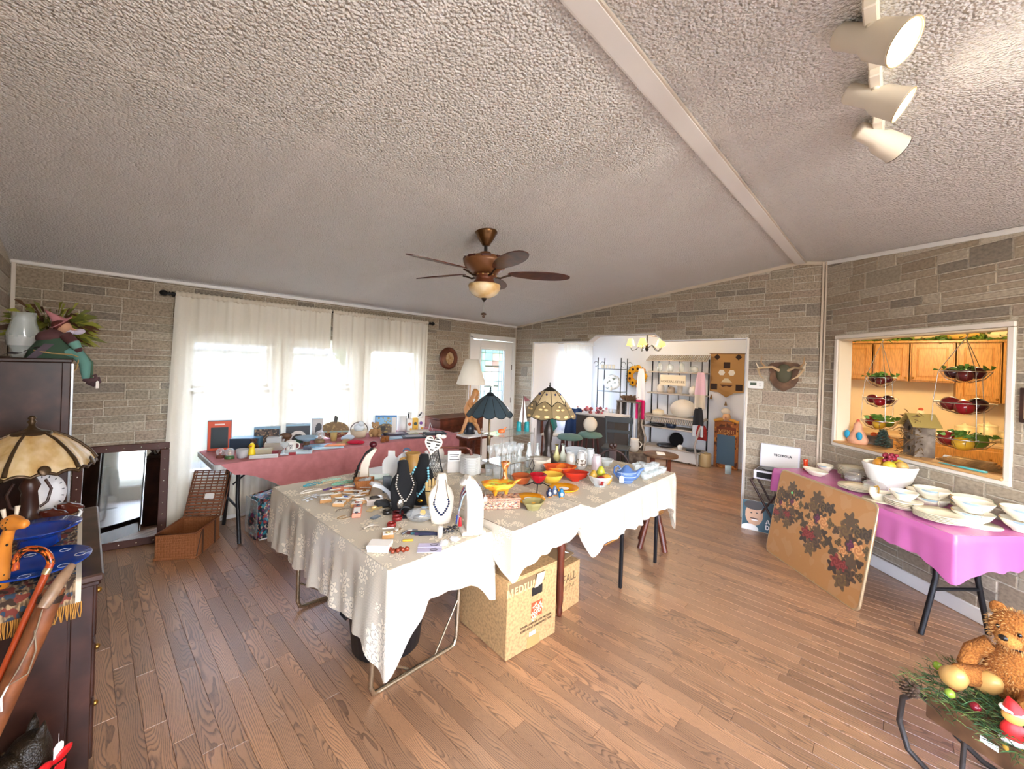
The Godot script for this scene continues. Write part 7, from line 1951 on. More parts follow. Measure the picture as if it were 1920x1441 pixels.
	for k in 3:single("clear_wrap",["crumpled clear wrap over brown dishes near the leaf","crumpled clear wrap in front of the white bowl","clear wrap beside the side plates"][k],"plastic wrap",g().ball(V(0,.045,0),V(.11,.05,.075),8,5),glassy(Color("#eceae6"),.3,.08),V([4.52,4.30,4.66][k],y,[-.24,-.1,-.22][k]),.4*k,"crumpled clear wrap")
	plates(3,"brown glass plate, %s from the bottom under clear wrap",V(4.52,y,-.24),.085,.014,mat("#5a3424",.15),"brown plates under wrap")
	var st:=thing("tray_stand","dark folding tray stand beside the opening","stand",V(4.98,0,-.93))
	for s in [-1,1]:
		part("leg",g().box(V(.1*s,.27,0),V(.024,.0,.02)).tube([V(.09*s,.0,-.16),V(.09*s,.53,.14)],.011,6),M.dark_wood,st)
		part("leg",g().tube([V(.115*s,.0,.14),V(.115*s,.53,-.16)],.011,6),M.dark_wood,st)
		part("rail",g().tube([V(-.13,.53,.14*s),V(.13,.53,.14*s)],.01,6),M.dark_wood,st)
	var rp:=thing("record_player","open white suitcase record player with a black lettered lid","record player",V(4.98,.545,-.88),-PI/2)
	part("case",g().box(V(0,.045,0),V(.36,.09,.26),.006),mat("#dfe0ea",.5),rp)
	part("deck",g().box(V(0,.0915,0),V(.33,.004,.23)),mat("#16171a",.4),rp)
	part("platter",g().cyl(V(-.03,.094,0),.1,.01,30),mat("#22242a",.3),rp)
	part("speaker_grille",g().box(V(-.02,.045,.1305),V(.26,.055,.003)),mat("#15161a",.7),rp)
	part("tone_arm",g().tube([V(.12,.11,-.08),V(.12,.115,.02),V(.07,.11,.06)],.005,6),M.chrome,rp)
	var ld:=part("lid",g().at(V(0,.21,-.145),V(-.12,0,0)).box(V(0,0,-.02),V(.36,.25,.05),.006),mat("#dfe0ea",.5),rp)
	part("lid_lining",g().at(V(0,.21,-.138),V(-.12,0,0)).box(Vector3.ZERO,V(.33,.22,.004)),mat("#e9e6e2",.7),ld)
	lettering("brand_word","VICTROLA",.034,mat("#26262c",.5),ld,V(.03,.23,-.132))
	var al:=thing("record_album","record album with a dark-haired man's portrait on teal under the stand","album",V(4.86,0,-1.0),-PI/2+.15)
	al.rotation.x=-.12
	al.rotation_order=EULER_ORDER_YXZ
	part("sleeve",g().box(V(0,.152,0),V(.305,.305,.006)),mat("#e5dfd0",.6),al)
	part("cover_print",g().box(V(0,.152,.0035),V(.3,.3,.001)),print_mat("album",96,96,"#1f4a58",[["e",34,44,26,36,"#d2a583"],["e",32,14,28,15,"#2a1d17"],["e",26,40,3,2,"#2a1d17"],["e",42,38,3,2,"#2a1d17"],["e",36,62,10,3,"#f2eee6"],["r",24,56,22,3,"#3a261c"],["e",22,92,26,16,"#e9e6e0"]],.4),al)
	lettering("title","AC",.06,M.paper,al,V(.1,.11,.0045))
	lettering("title","DO",.06,M.paper,al,V(.1,.055,.0045))
	var th:=thing("thermostat","white wall thermostat with a small green display","thermostat",V(5.182,1.515,-1.135),-PI/2)
	part("case",g().prism(rounded(.155,.085,.014),-.004,.024),M.white,th)
	part("display",g().box(V(-.02,.008,.0245),V(.06,.03,.002)),mat("#4d5a4c",.3),th)
	for k in 2:part("button",g().box(V(.045,.014 - .022*k,.0245),V(.02,.011,.003),.001),mat("#d5d3cc",.5),th)
	var an:=thing("antler_mount","pair of deer antlers on a shield-shaped wooden wall mount","antlers",V(5.178,1.63,-.87),-PI/2)
	part("shield",g().prism(PackedVector2Array([P(-.15,.1),P(-.12,.13),P(0,.145),P(.12,.13),P(.15,.1),P(.125,.03),P(.13,-.05),P(.09,-.12),P(0,-.175),P(-.09,-.12),P(-.13,-.05),P(-.125,.03)]),.0,.022),M.brown_wood,an)
	part("leather_pad",g().ball(V(0,.02,.024),V(.075,.1,.03),16,10),mat("#54503a",.7),an)
	for s in [-1,1]:
		var a:=part("antler",g().tube([V(.04*s,.05,.04),V(.1*s,.085,.08),V(.17*s,.075,.15),V(.20*s,.06,.24),V(.16*s,-.01,.31),V(.12*s,-.04,.34)],[.017,.014,.013,.012,.009,.003],9),mat("#c2a680",.4),an)
		part("tine",g().tube([V(.15*s,.08,.13),V(.19*s,.13,.15),V(.19*s,.2,.14)],[.011,.009,.003],8),mat("#a8845c",.4),a)
		part("tine",g().tube([V(.195*s,.065,.22),V(.22*s,.13,.24)],[.009,.003],8),mat("#d8c6a8",.4),a)
	var pf:=thing("picture_frame","edge of a dark framed picture on the stone wall right of the pass-through","picture frame",KP(1.72,1.5,.012),KA)
	part("frame",g().box(V(0,0,0),V(.3,.22,.02),.004),M.dark_wood,pf)
	part("picture",g().box(V(0,0,.0108),V(.25,.17,.002)),mat("#b59a78",.6),pf)
func chair(called:String,label:String,at:Vector3,turn:float,m:Material,h:float,hearted:bool) -> void:
	var t:=thing(called,label,"chair",at,turn)
	part("seat",g().box(V(0,.44,0),V(.4,.03,.38),.01),m,t)
	for sx in [-1,1]:
		part("leg",g().tube([V(.16*sx,.43,.15),V(.18*sx,0,.18)],.015,7),m,t)
		part("leg",g().tube([V(.16*sx,.43,-.15),V(.18*sx,0,-.19)],.015,7),m,t)
	if hearted:
		part("hoop_back",g().tube(arc(V(0,.45,-.18),.2,0,PI,14,Vector3.RIGHT,V(0,(h - .47)/.2,0)),.012,7),m,t)
		part("splat",g().box(V(0,(.45+h)/2,-.18),V(.09,h - .46,.012),.003),m,t)
		for k in 6:part("spindle",g().tube([V(-.15+.06*k,.45,-.18),V(-.15+.06*k,.45+(h - .47)*sqrt(1.0 - pow((-.15+.06*k)/.2,2.0)),-.18)],.005,5),m,t)
		part("carved_heart",g().ball(V(-.022,h+.03,-.18),V(.026,.03,.012),9,7).ball(V(.022,h+.03,-.18),V(.026,.03,.012),9,7).ball(V(0,h+.0,-.18),V(.018,.03,.011),8,6),m,t)
	else:
		for sx in [-1,1]:part("back_post",g().tube([V(.17*sx,.44,-.17),V(.2*sx,h,-.24)],.016,7),m,t)
		part("top_rail",g().box(V(0,h - .03,-.235),V(.44,.09,.022),.006),m,t)
		part("mid_rail",g().box(V(0,(h+.44)/2,-.2),V(.36,.05,.018),.005),m,t)
func dining_room() -> void:
	rng.seed=88
	var b:=g()
	b.sheet(func(u:float,v:float):return V(lerpf(6.44,7.5,u),2.1 - 2.0*v,-4.72+.03*sin(u*42.0)),60,8)
	var sheer:=glassy(Color("#f2f3f4"),.78,.9).duplicate()
	sheer.metallic_specular=.1
	sheer.backlight_enabled=true
	sheer.backlight=Color(.9,.9,.9)
	part("rod",g().tube([V(6.4,2.1,-4.72),V(7.54,2.1,-4.72)],.009,6).box(V(6.42,2.1,-4.78),V(.014,.02,.125)),M.white,single("sheer_curtain","white sheer curtain over the dining room window","curtain",b,sheer))
	var c:=thing("chandelier","dark iron chandelier with small lit yellow shades","chandelier",V(6.4,2.0,-3.0),.8)
	part("stem",g().tube([V(0,.0,0),V(0,.38,0)],.012,8).lathe([P(0,-.06),P(.02,-.05),P(.03,-.02),P(.015,.03),P(.03,.06),P(0,.08)],12),M.black_iron,c)
	for k in 5:
		var a:=TAU*k/5
		var d:=V(cos(a),0,sin(a))
		part("arm",g().tube([d*.02,d*.1+V(0,.05,0),d*.17+V(0,-.03,0),d*.24+V(0,-.05,0),d*.26+V(0,.0,0)],.006,6),M.black_iron,c)
		part("lamp_shade",g().at(d*.26+V(0,.03,0)).lathe([P(.07,0),P(.038,.11),P(.036,.11),P(.067,0)],18),glow(Color(1.0,.78,.38),.28),c)
		part("candle",g().cyl(d*.26,.01,.05,8),mat("#e8dcc0",.5),c)
	for k in 2:part("fan_blade",g().at(V(0,.2,0),V(0,2.2+PI*k,.03)).box(V(.4,0,0),V(.55,.008,.12),.003),mat("#4a2f26",.5),c)
	var l:=OmniLight3D.new()
	l.name="chandelier_light"
	l.light_color=Color(1.0,.9,.75)
	l.light_energy=.12
	l.light_size=.12
	l.shadow_enabled=true
	l.omni_range=12.0
	l.omni_attenuation=2.0
	c.add_child(l)
	l.position=V(0,.14,0)
	var e:=thing("iron_etagere","tall black iron etagere with scrolled posts in the dining room corner","shelf unit",V(7.42,0,-4.2))
	for sx in [-1,1]:
		for sz in [-1,1]:
			var p:=part("post",g().tube([V(.13*sx,0,.26*sz),V(.13*sx,1.85,.26*sz)],.011,6),M.black_iron,e)
			part("scroll",g().tube(arc(V(.13*sx,1.72,.31*sz),.05,0,TAU*.8,12,V(0,0,sz),Vector3.UP),.005,5),M.black_iron,p)
	var gl:=["sugar bowl on the etagere's top shelf","small cup on the etagere's middle shelf","white mug on the etagere's lower shelf"]
	for k in 3:
		var y:float=[1.62,1.17,.72][k]
		part("shelf",g().box(V(0,y,0),V(.27,.015,.53)),glassy(Color("#cfdcd8"),.4),e)
		part("shelf_rim",g().tube([V(-.13,y,-.26),V(.13,y,-.26),V(.13,y,.26),V(-.13,y,.26)],.007,5,true),M.black_iron,e)
		for i in [4,1,6][k]:single("china_cup",gl[k]+", %s from the left" % ORD[i],"cup",g().lathe([P(0,0),P(.028,0),P(.034,.085),P(.03,.085),P(0,.01)],14),mat(["#e8e2d4","#e9e9e4","#d9d4cb"][k],.25),V(7.36,y+.009,-4.4+.083*i+(.2 if k == 1 else .0)),0,"china on the etagere")
	single("oval_platter","white oval flowered platter standing on the etagere's middle shelf","platter",g().at(V(0,.17,0),V(0,0,1.45)).lathe([P(0,0),P(.1,.0),P(.16,.02),P(.16,.026),P(.1,.008),P(0,.008)],30,1.2),print_mat("plat",32,32,"#e4e2dc",[["n",.2,0,.4,"#6d7466"]],.2),V(7.44,1.18,-4.2))
	var w:=thing("sunflower_wreath","sunflower wreath hanging on the white dining room wall","wreath",V(7.64,1.5,-3.76),-PI/2)
	part("vine_ring",g().tube(arc(Vector3.ZERO,.15,0,TAU,24),.035,7),mat("#7a5a35",.9),w)
	for k in 9:
		var a:=TAU*k/9
		var f:=part("sunflower",g().at(V(cos(a)*.15,sin(a)*.15,.035),V(PI/2,0,0)).lathe([P(0,.01),P(.075,.0),P(.07,.012),P(.02,.02),P(0,.02)],24,1,.16,10),mat(["#e0a012","#d88f1c","#c9485c"][k % 3 if k % 4 == 3 else k % 2],.8),w)
		part("flower_centre",g().ball(V(cos(a)*.15,sin(a)*.15,.055),V(.026,.026,.012),9,6),mat("#3a2415",.9),f)
	var lv:=g()
	fuzz(lv,90,func(r:RandomNumberGenerator):
		var a:float=r.randf()*TAU
		return [V(cos(a),sin(a),0)*.16+V(0,0,.02),V(cos(a+.6),sin(a+.6),.3)],.09,.012,5,.1)
	part("leaves",lv,mat("#7a7a34",.8),w).set_meta("kind","stuff")
	var ss:=thing("striped_stand","black and white striped slatted stand beside the bakers rack","stand",V(7.3,0,-3.72))
	for k in 6:part("slat",g().box(V(-.02,.55,-.19+.076*k),V(.02,.9,.036)),mat("#e6e4e0" if k % 2 == 0 else "#2a2a2c",.6),ss)
	part("top",g().box(V(0,1.01,0),V(.3,.025,.46),.004),M.grey_wood,ss)
	part("shelf",g().box(V(0,.25,0),V(.3,.02,.46),.004),M.grey_wood,ss)
	for sz in [-1,1]:part("side",g().box(V(.02,.5,.225*sz),V(.26,1.0,.02),.004),M.grey_wood,ss)
	var df:=thing("dried_flowers","dried brown flower arrangement on the striped stand","flowers",V(7.3,1.023,-3.72))
	var dfb:=g()
	fuzz(dfb,160,func(r:RandomNumberGenerator):
		var a:float=r.randf()*TAU
		return [V(cos(a),0,sin(a))*r.randf()*.14,V(cos(a)*.6,1.0,sin(a)*.6)],.17,.015,8,.3)
	part("stems",dfb,mat("#7d6048",.9),df).set_meta("kind","stuff")
	part("basket",g().lathe([P(0,0),P(.1,0),P(.14,.08),P(0,.07)],14),mat("#6b4f38",.9),df)
	var jg:=thing("white_jug","white pitcher on the floor stand near the wicker rack","pitcher",V(6.45,.0,-3.2),-.7)
	part("jug",g().lathe([P(0,.25),P(.07,.25),P(.09,.32),P(.075,.42),P(.085,.46),P(.07,.46),P(0,.35)],18),mat("#e9e4d8",.3),jg)
	part("handle",g().tube(arc(V(.085,.36,0),.05,-PI/2,PI/2,8),.009,6),mat("#e9e4d8",.3),jg)
	part("crate",g().box(V(0,.125,0),V(.34,.25,.3),.006),M.grey_wood,jg)
	var r:=thing("bakers_rack","iron and wicker bakers rack with slatted awnings on the dining wall","shelf unit",V(7.47,0,-2.93))
	var wick:=mat("#b0a599",.8)
	for sz in [-1,1]:
		part("post",g().tube([V(.17,0,.52*sz),V(.17,1.85,.52*sz)],.013,7),M.black_iron,r)
		part("front_post",g().tube([V(-.2,0,.5*sz),V(-.2,.35,.44*sz),V(-.24,.62,.52*sz),V(-.12,.78,.54*sz),V(.1,.8,.52*sz)],.018,8),wick,r)
	for y in [.22,.58,.78,1.2,1.6]:part("shelf",g().box(V(.0 if y < .9 else .08,y,0),V(.36 if y < .9 else .2,.025,1.06),.005),wick,r)
	part("kick_panel",g().box(V(-.16,.12,0),V(.02,.18,1.0)),mat("#d5d2cc",.7),r)
	for k in 34:
		var z:=-.54+1.08*k/33.0
		part("awning_slat",g().tube([V(.12,1.92,z),V(-.06,1.82,z)],.011,5),wick,r)
		part("awning_slat",g().tube([V(-.14,.77,z),V(-.2,.68,z)],.011,5),wick,r)
	part("awning_rail",g().tube([V(-.06,1.815,-.55),V(-.06,1.815,.55)],.012,6),wick,r)
	for k in 5:part("back_bar",g().tube([V(.17,.8,-.4+.2*k),V(.17,1.85,-.4+.2*k)],.008,6),M.black_iron,r)
	var sg:=thing("store_sign","cream wooden sign reading GENERAL STORE on the bakers rack","sign",V(7.34,1.36,-2.93),-PI/2)
	part("board",g().box(V(0,.1,0),V(.46,.19,.015),.003),mat("#d8cdb5",.7),sg)
	lettering("sign_text","GENERAL STORE",.05,mat("#6b5f4c",.8),sg,V(0,.075,.009),"Droid Serif")
	var its:=[["white cracker jar on the bakers rack",1.2127,-3.22,.07,.17,"#d8cdbd"],["tan stoneware crock on the bakers rack",1.2127,-3.02,.07,.13,"#b9a58c"],["cream bottle behind the salt shakers",1.2127,-2.86,.05,.2,"#d9cfc0"],["white lidded canister right on the bakers rack",1.2127,-2.62,.08,.16,"#e6e0d6"],["clear goblet on the top shelf, left",1.6127,-3.25,.05,.17,""],["clear jar on the top shelf, centre left",1.6127,-3.05,.06,.15,""],["clear vase on the top shelf, centre right",1.6127,-2.84,.05,.19,""],["clear bowl on the top shelf, right",1.6127,-2.62,.08,.12,""],["black skillet stack on the lower shelf",.5927,-3.2,.13,.06,"#1c1c20"],["blue enamel pot on the lower shelf",.5927,-2.95,.09,.13,"#22304a"],["cream soup tureen on the upper counter",.7927,-3.2,.11,.12,"#d9cdb4"],["dark speckled roaster on the bottom shelf",.2327,-3.05,.15,.07,"#202228"],["white cup on the bottom shelf",.2327,-2.78,.045,.08,"#e9e6e0"],["black tray of silverware on the bottom shelf",.2327,-2.55,.13,.04,"#17171a"]]
	for q in its:single("rack_item",q[0],"kitchenware",g().lathe([P(0,0),P(q[3]*.8,0),P(q[3],q[4]*.35),P(q[3]*.92,q[4]*.75),P(q[3]*.5,q[4]*.92),P(q[3]*.2,q[4]),P(0,q[4])],18),M.glass2 if q[5] == "" else mat(q[5],.3),V(7.38 if q[1] < 1.0 else 7.5,q[1],q[2]))
	single("bread_box","arched cream platter set on the bakers rack counter","platter",g().at(V(0,.15,0),V(0,0,1.35)).lathe([P(0,0),P(.1,0),P(.17,.03),P(.17,.04),P(0,.02)],26,1.35),mat("#ddd5c6",.3),V(7.5,.795,-2.78))
	single("round_skillet","round black cast iron pan leaning at the back of the rack","pan",g().at(V(0,.13,0),V(0,0,1.35)).lathe([P(0,0),P(.11,0),P(.13,.03),P(.12,.03),P(0,.01)],24),mat("#15161a",.35,.4),V(7.55,.2327,-2.9))
	var ap:=[["white and hot pink apron hanging at the rack's left end",-3.5,1.65,"#e6e4e6","#d81a6a",.95],["pastel print apron hanging on the rack's right post",-2.42,1.62,"#d9b5c4","#c9bfae",.62],["black apron with floral squares hanging low on the rack",-2.44,1.02,"#24252a","#c8cfd4",.5],["dark red potholder cloth at the rack's right end",-2.38,.72,"#8c1f1c","#8c1f1c",.25]]
	for q in ap:
		var t:=thing("apron",q[0],"apron",V(7.26,q[2],q[1]),-PI/2,"aprons on the bakers rack")
		var h:float=q[5]
		part("cloth",g().sheet(func(u:float,v:float):return V(lerpf(-.05,.05,u)*(1.0+.9*sqrt(v)),-h*.62*v,.02*sin(u*9.0)*v),14,6),mat(q[3],.9),t)
		part("lower_cloth",g().sheet(func(u:float,v:float):return V(lerpf(-.09,.09,u),-h*(.62+.38*v),.02*sin(u*9.0)),14,5),mat(q[4],.9),t)
	var mh:=thing("wall_hanging","tan cut-felt wall hanging with tassels and dark squares","wall hanging",V(7.68,1.96,-2.13),-PI/2)
	part("backing",g().prism(PackedVector2Array([P(-.27,0),P(.27,0),P(.27,-.66),P(.12,-.68),P(0,-.76),P(-.12,-.68),P(-.27,-.66)]),0,.01),mat("#b58a55",.9),mh)
	for q in [[-.16,-.06,.05],[.18,-.06,.05],[.0,-.2,.07],[-.2,-.58,.07],[.2,-.58,.07]]:part("dark_patch",g().at(V(q[0],q[1],.012),V(0,0,.785 if q[2] < .06 else .0)).box(Vector3.ZERO,V(q[2]*1.5,q[2]*1.5,.006)),mat("#3a2a26",.9),mh)
	for q in [[-.08,-.33],[.08,-.33]]:part("white_roundel",g().at(V(q[0],q[1],.01),V(PI/2,0,0)).cyl(Vector3.ZERO,.055,.006,6),mat("#e6e2da",.9),mh)
	part("pale_fan",g().prism(PackedVector2Array([P(-.09,-.5),P(.09,-.5),P(.03,-.43),P(-.03,-.43)]),.01,.016),mat("#d8cbb0",.9),mh)
	part("moustache",g().prism(PackedVector2Array([P(-.1,-.54),P(.1,-.54),P(.06,-.58),P(0,-.56),P(-.06,-.58)]),.01,.016),mat("#5c3a2c",.9),mh)
	part("hanging_rod",g().tube([V(-.29,0,.01),V(.29,0,.01)],.007,6),M.brown_wood,mh)
	for k in 2:part("tassel",g().at(V([-.24,.0][k],[-.8,-.9][k],.01)).lathe([P(.025,0),P(.006,.07),P(0,.08)],9),mat("#9a7a55",.9),mh)
	var cb:=thing("chef_board","tall chalkboard held by a carved chef leaning on the wall","chalkboard",V(7.55,0,-2.07),-PI/2)
	part("frame",g().box(V(0,.4,0),V(.38,.8,.03),.006),print_mat("chefwood",32,64,"#a8622f",[["n",.1,.0,.25,"#d88f3a"],["n",.12,30.0,.3,"#5a2f18"]],.5),cb)
	part("slate",g().box(V(0,.32,.016),V(.28,.5,.004)),mat("#4f6c82",.6),cb)
	part("header",g().box(V(0,.65,.016),V(.3,.11,.004)),mat("#7a3a22",.6),cb)
	lettering("header_text","MENU",.08,mat("#d8a05a",.6),cb,V(0,.625,.019),"Droid Serif")
	for s in [-1,1]:part("arm",g().tube([V(.04*s,.84,.02),V(.13*s,.82,.03),V(.19*s,.8,.03)],.026,8),mat("#d89a3a",.5),cb)
	part("chef_head",g().ball(V(0,.88,.02),V(.065,.07,.06),14,9),mat("#d9a878",.5),cb)
	part("chef_hat",g().ball(V(-.02,.97,.01),V(.075,.055,.065),12,8),mat("#e9ddc8",.7),cb)
	part("chef_nose",g().ball(V(0,.875,.085),V(.016,.016,.018),8,6),mat("#c9855c",.5),cb)
	single("stoneware_crock","tan stoneware crock on the floor beside the chalkboard","crock",g().lathe([P(0,0),P(.095,0),P(.1,.02),P(.1,.22),P(.09,.23),P(.085,.22),P(0,.03)],22),mat("#c2a878",.4),V(7.42,0,-2.36))
	for k in 3:single("floor_mug",["white mug on the floor left of the crock","beige mug on the floor beside the white one","pale blue tin on the floor before the chalkboard"][k],"mug",g().lathe([P(0,0),P(.045,0),P(.048,.13),P(.042,.13),P(0,.01)],16),mat(["#e8e6e2","#c9ab8a","#b8d2da"][k],.3),V([7.42,7.42,7.2][k],0,[-2.68,-2.56,-1.93][k]))
	var rt:=thing("round_table","small round wooden table with four flat legs in the opening","table",V(5.62,0,-2.38))
	part("tabletop",g().cyl(V(0,.43,0),.235,.03,30,.235,.006),M.brown_wood,rt)
	for k in 4:part("leg",g().at(V(cos(k*PI/2+.4)*.15,.215,sin(k*PI/2+.4)*.15),V(0,-k*PI/2 - .4,.0)).box(Vector3.ZERO,V(.03,.43,.07),.004),M.red_wood,rt)
	single("white_notepad","white notepad lying on the small round table","notepad",g().box(V(0,.005,0),V(.16,.01,.11),.001),M.paper,V(5.62,.461,-2.38),.5)
	chair("ladder_chair","weathered black ladder-back chair in the dining room",V(5.62,0,-3.08),-1.2,mat("#3f4446",.7),.86,false)
	chair("heart_chair","dark hoop-back chair with a carved heart behind the glassware",V(4.1,0,-2.25),-.9,M.dark_wood,.72,true)
	var ck:=thing("dark_chest","long dark grey chest below the pink flowers in the dining room","chest",V(6.35,0,-3.78),.0)
	part("carcass",g().box(V(0,.4,0),V(.5,.8,.8),.006),mat("#4a4542",.6),ck)
	part("top",g().box(V(0,.815,0),V(.54,.03,.84),.006),mat("#c9c6c2",.5),ck)
	var pf:=thing("pink_flowers","spray of pink and white silk flowers on the dark chest","flowers",V(6.3,.83,-3.95))
	for k in 3:
		var fb:=g()
		for i in 14:fb.ball(V(R(-.12,.12),R(.01,.1),R(-.25,.25)),Vector3.ONE*R(.015,.035),6,5)
		part("blooms",fb,mat(["#c9747c","#e6d5d0","#8a4a4c"][k],.9),pf).set_meta("kind","stuff")
	for k in 2:
		var so:=thing("padded_stool",["dark red bar stool with a green cushion nearer the chest","bar stool with a green cushion behind the stained glass lamp"][k],"stool",V([5.42,5.0][k],0,[-3.42,-3.5][k]))
		part("cushion",g().lathe([P(0,.57),P(.17,.57),P(.19,.59),P(.16,.63),P(0,.64)],24,1,.03,12),mat("#5f7a6e",.95),so)
		for i in 4:part("leg",g().tube([V(cos(i*PI/2+.6)*.12,.57,sin(i*PI/2+.6)*.12),V(cos(i*PI/2+.6)*.18,0,sin(i*PI/2+.6)*.18)],.017,7),mat("#4a1f1a",.5),so)
		part("footrest",g().tube(arc(V(0,.25,0),.15,0,TAU,18,Vector3.RIGHT,Vector3.BACK),.01,6),mat("#4a1f1a",.5),so)
	var tc:=thing("slipper_chair","upright chair with a teal cushion and blue throw in the dining room","chair",V(5.95,0,-4.5),.5)
	part("seat",g().box(V(0,.42,0),V(.45,.06,.45),.02),mat("#e6e2dc",.9),tc)
	part("back",g().box(V(0,.72,-.21),V(.45,.6,.05),.02),M.red_wood,tc)
	for sx in [-1,1]:
		for sz in [-1,1]:part("leg",g().tube([V(.2*sx,.4,.19*sz),V(.2*sx,0,.2*sz)],.018,7),M.red_wood,tc)
	single("teal_cushion","square teal cushion on the upright chair","cushion",g().at(V(0,.2,0),V(-.2,0,0)).box(Vector3.ZERO,V(.4,.38,.1),.045),mat("#1f6a62",.9),V(5.92,.45,-4.55),.5)
	single("blue_throw","navy blue garment hanging on the chest side","garment",g().sheet(func(u:float,v:float):return V(lerpf(-.18,.18,u)*(.7+.3*v),-.45*v,.025*sin(u*14.0)),20,6),mat("#27406b",.9),V(6.08,.9,-4.18),-.7)
	single("fur_hat","round cream fur hat on the front of the dark chest","hat",g().at(V(0,.12,0),V(PI/2,0,0)).lathe([P(0,.05),P(.08,.04),P(.11,.0),P(.08,-.03),P(0,-.03)],20,1.1),mat("#d8cbb5",.95),V(5.42,.641,-3.42),-.8)
func kitchen() -> void:
	rng.seed=99
	var cl:=thing("unseen_ceiling_light","unseen round ceiling light, placed to light the kitchen warmly","ceiling light",V(6.1,2.36,.5))  # lamp out of view, placed for the warm light in the kitchen
	part("lens",g().lathe([P(0,-.07),P(.12,-.06),P(.17,-.01),P(.17,.015),P(0,.015)],24),glow(Color(1.0,.8,.5),.8),cl)
	part("trim_ring",g().lathe([P(.17,.0),P(.19,.0),P(.19,.018),P(.17,.018)],24),M.brass,cl)
	var l:=OmniLight3D.new()
	l.name="unseen_kitchen_light"
	l.light_color=Color(1.0,.85,.62)
	l.light_energy=.3
	l.light_size=.15
	l.omni_range=10.0
	l.omni_attenuation=2.0
	l.shadow_enabled=true
	cl.add_child(l)
	l.position=V(0,-.12,0)
	struct("trim_10",g().box(V(XB - .006,1.2,.6),V(.01,2.3,3.4)),M.cream_wall)
	var dr:=[[-.75,-.24,1.60],[-.23,.12,1.60],[.13,.53,1.60],[.54,.90,1.38],[.91,1.3,1.38]]
	for k in 5:
		var z0:float=dr[k][0]
		var z1:float=dr[k][1]
		var y0:float=dr[k][2]
		var c:=thing("wall_cabinet",["honey oak wall cabinet at the left of the pass-through view","narrow honey oak wall cabinet, second from the left","wide honey oak wall cabinet in the middle","taller honey oak wall cabinet with knob, right of the middle","taller honey oak wall cabinet at the far right"][k],"cabinet",V(7.4,y0,(z0+z1)/2),-PI/2)
		var w:=z1 - z0
		var h:=2.1 - y0
		part("carcass",g().box(V(0,h/2,-.14),V(w - .002,h,.27),.002),M.honey,c)
		var d:=part("door",g().box(V(0,h/2,.004),V(w - .03,h - .03,.018),.004),M.honey,c)
		part("raised_panel",g().box(V(0,h/2,.014),V(w - .15,h - .15,.01),.006),M.honey,d)
		part("panel_groove",g().tube([V(-w/2+.065,.065,.0135),V(w/2 - .065,.065,.0135),V(w/2 - .065,h - .065,.0135),V(-w/2+.065,h - .065,.0135)],.004,5,true),mat("#b5742c",.5),d)
		part("knob",g().ball(V(w/2 - .03 if k % 2 else -w/2+.03,.05,.025),V(.013,.013,.013),8,6),M.brass,d)
	part("crown",g().box(V(7.37,2.115,.28),V(.04,.03,2.1),.005),M.honey,get_node("trim_10"))
	var gd:=thing("ivy_garland","ivy garland with gourds along the tops of the oak cabinets","garland",V(7.5,2.1,.3))
	for k in 2:
		var b:=g()
		fuzz(b,420,func(r:RandomNumberGenerator):return [V(r.randf_range(-.14,.05),r.randf()*.1,r.randf_range(-1.0,1.0)),V(r.randf() - .6,r.randf()*.8,r.randf() - .5)],.1,.026,40+k,.35)
		part("leaves",b,mat(["#47702a","#7d9a3a"][k],.6),gd).set_meta("kind","stuff")
	for k in 5:single("gourd",["tan gourd at the left end of the ivy","long cream gourd second along the ivy","cream gourd in the middle of the ivy","yellow gourd right of the middle in the ivy","pale gourd at the right end of the ivy"][k],"gourd",g().at(V(0,.08,0),V(PI/2,0,0)).lathe([P(0,-.16),P(.06,-.13),P(.075,-.05),P(.05,.04),P(.035,.12),P(0,.16)],16),mat(["#b5814a","#dfc893","#e3d0a0","#d8b05a","#ead9b0"][k],.5),V(7.4,2.13,-.4+.33*k),0,"gourds on the cabinets")
	var bc:=thing("base_cabinet","honey oak base cabinets with drawers along the kitchen wall","cabinet",V(7.12,0,.3))
	part("carcass",g().box(V(.25,.44,0),V(.6,.88,2.5),.004),M.honey,bc)
	for k in 5:
		var d:=part("drawer",g().box(V(-.06,.76,-1.0+.5*k),V(.02,.17,.46),.006),M.honey,bc)
		part("knob",g().ball(V(-.08,.76,-1.0+.5*k),V(.012,.012,.012),8,6),M.brass,d)
	single("countertop","tan laminate countertop over the oak base cabinets","countertop",g().box(V(7.4,.9,.3),V(.66,.035,2.56),.005),mat("#c9b08a",.4))
	var cn:=[[.62,.2,"cream ceramic canister nearest the birdhouse"],[.80,.24,"tallest cream ceramic canister on the counter"],[.98,.17,"short cream crock at the counter's right"]]
	for q in cn:
		var c:=thing("canister",q[2],"canister",V(7.35,.918,q[0]),0,"cream canisters")
		part("pot",g().lathe([P(0,0),P(.08,0),P(.085,q[1]*.8),P(0,q[1]*.8)],20),mat("#e6d7ae",.3),c)
		part("lid",g().lathe([P(.09,q[1]*.8),P(.085,q[1]*.86),P(.02,q[1]*.92),P(.015,q[1]),P(0,q[1])],20),mat("#e9dcb8",.3),c)
	var hc:=thing("hen_dish","white ceramic hen dish on the counter behind the birdhouse","dish",V(7.3,.918,.2))
	part("nest",g().lathe([P(0,0),P(.12,0),P(.15,.1),P(0,.1)],22),mat("#e9e2d0",.3),hc)
	part("hen",loft([[.1,.12,.13,0,0],[.18,.1,.11,0,0],[.24,.05,.05,0,.03],[.32,.03,.03,0,.04]],16),mat("#e9e2d0",.3),hc)
	part("comb",g().ball(V(0,.335,.04),V(.012,.022,.025),8,6),mat("#b54a2a",.4),hc)
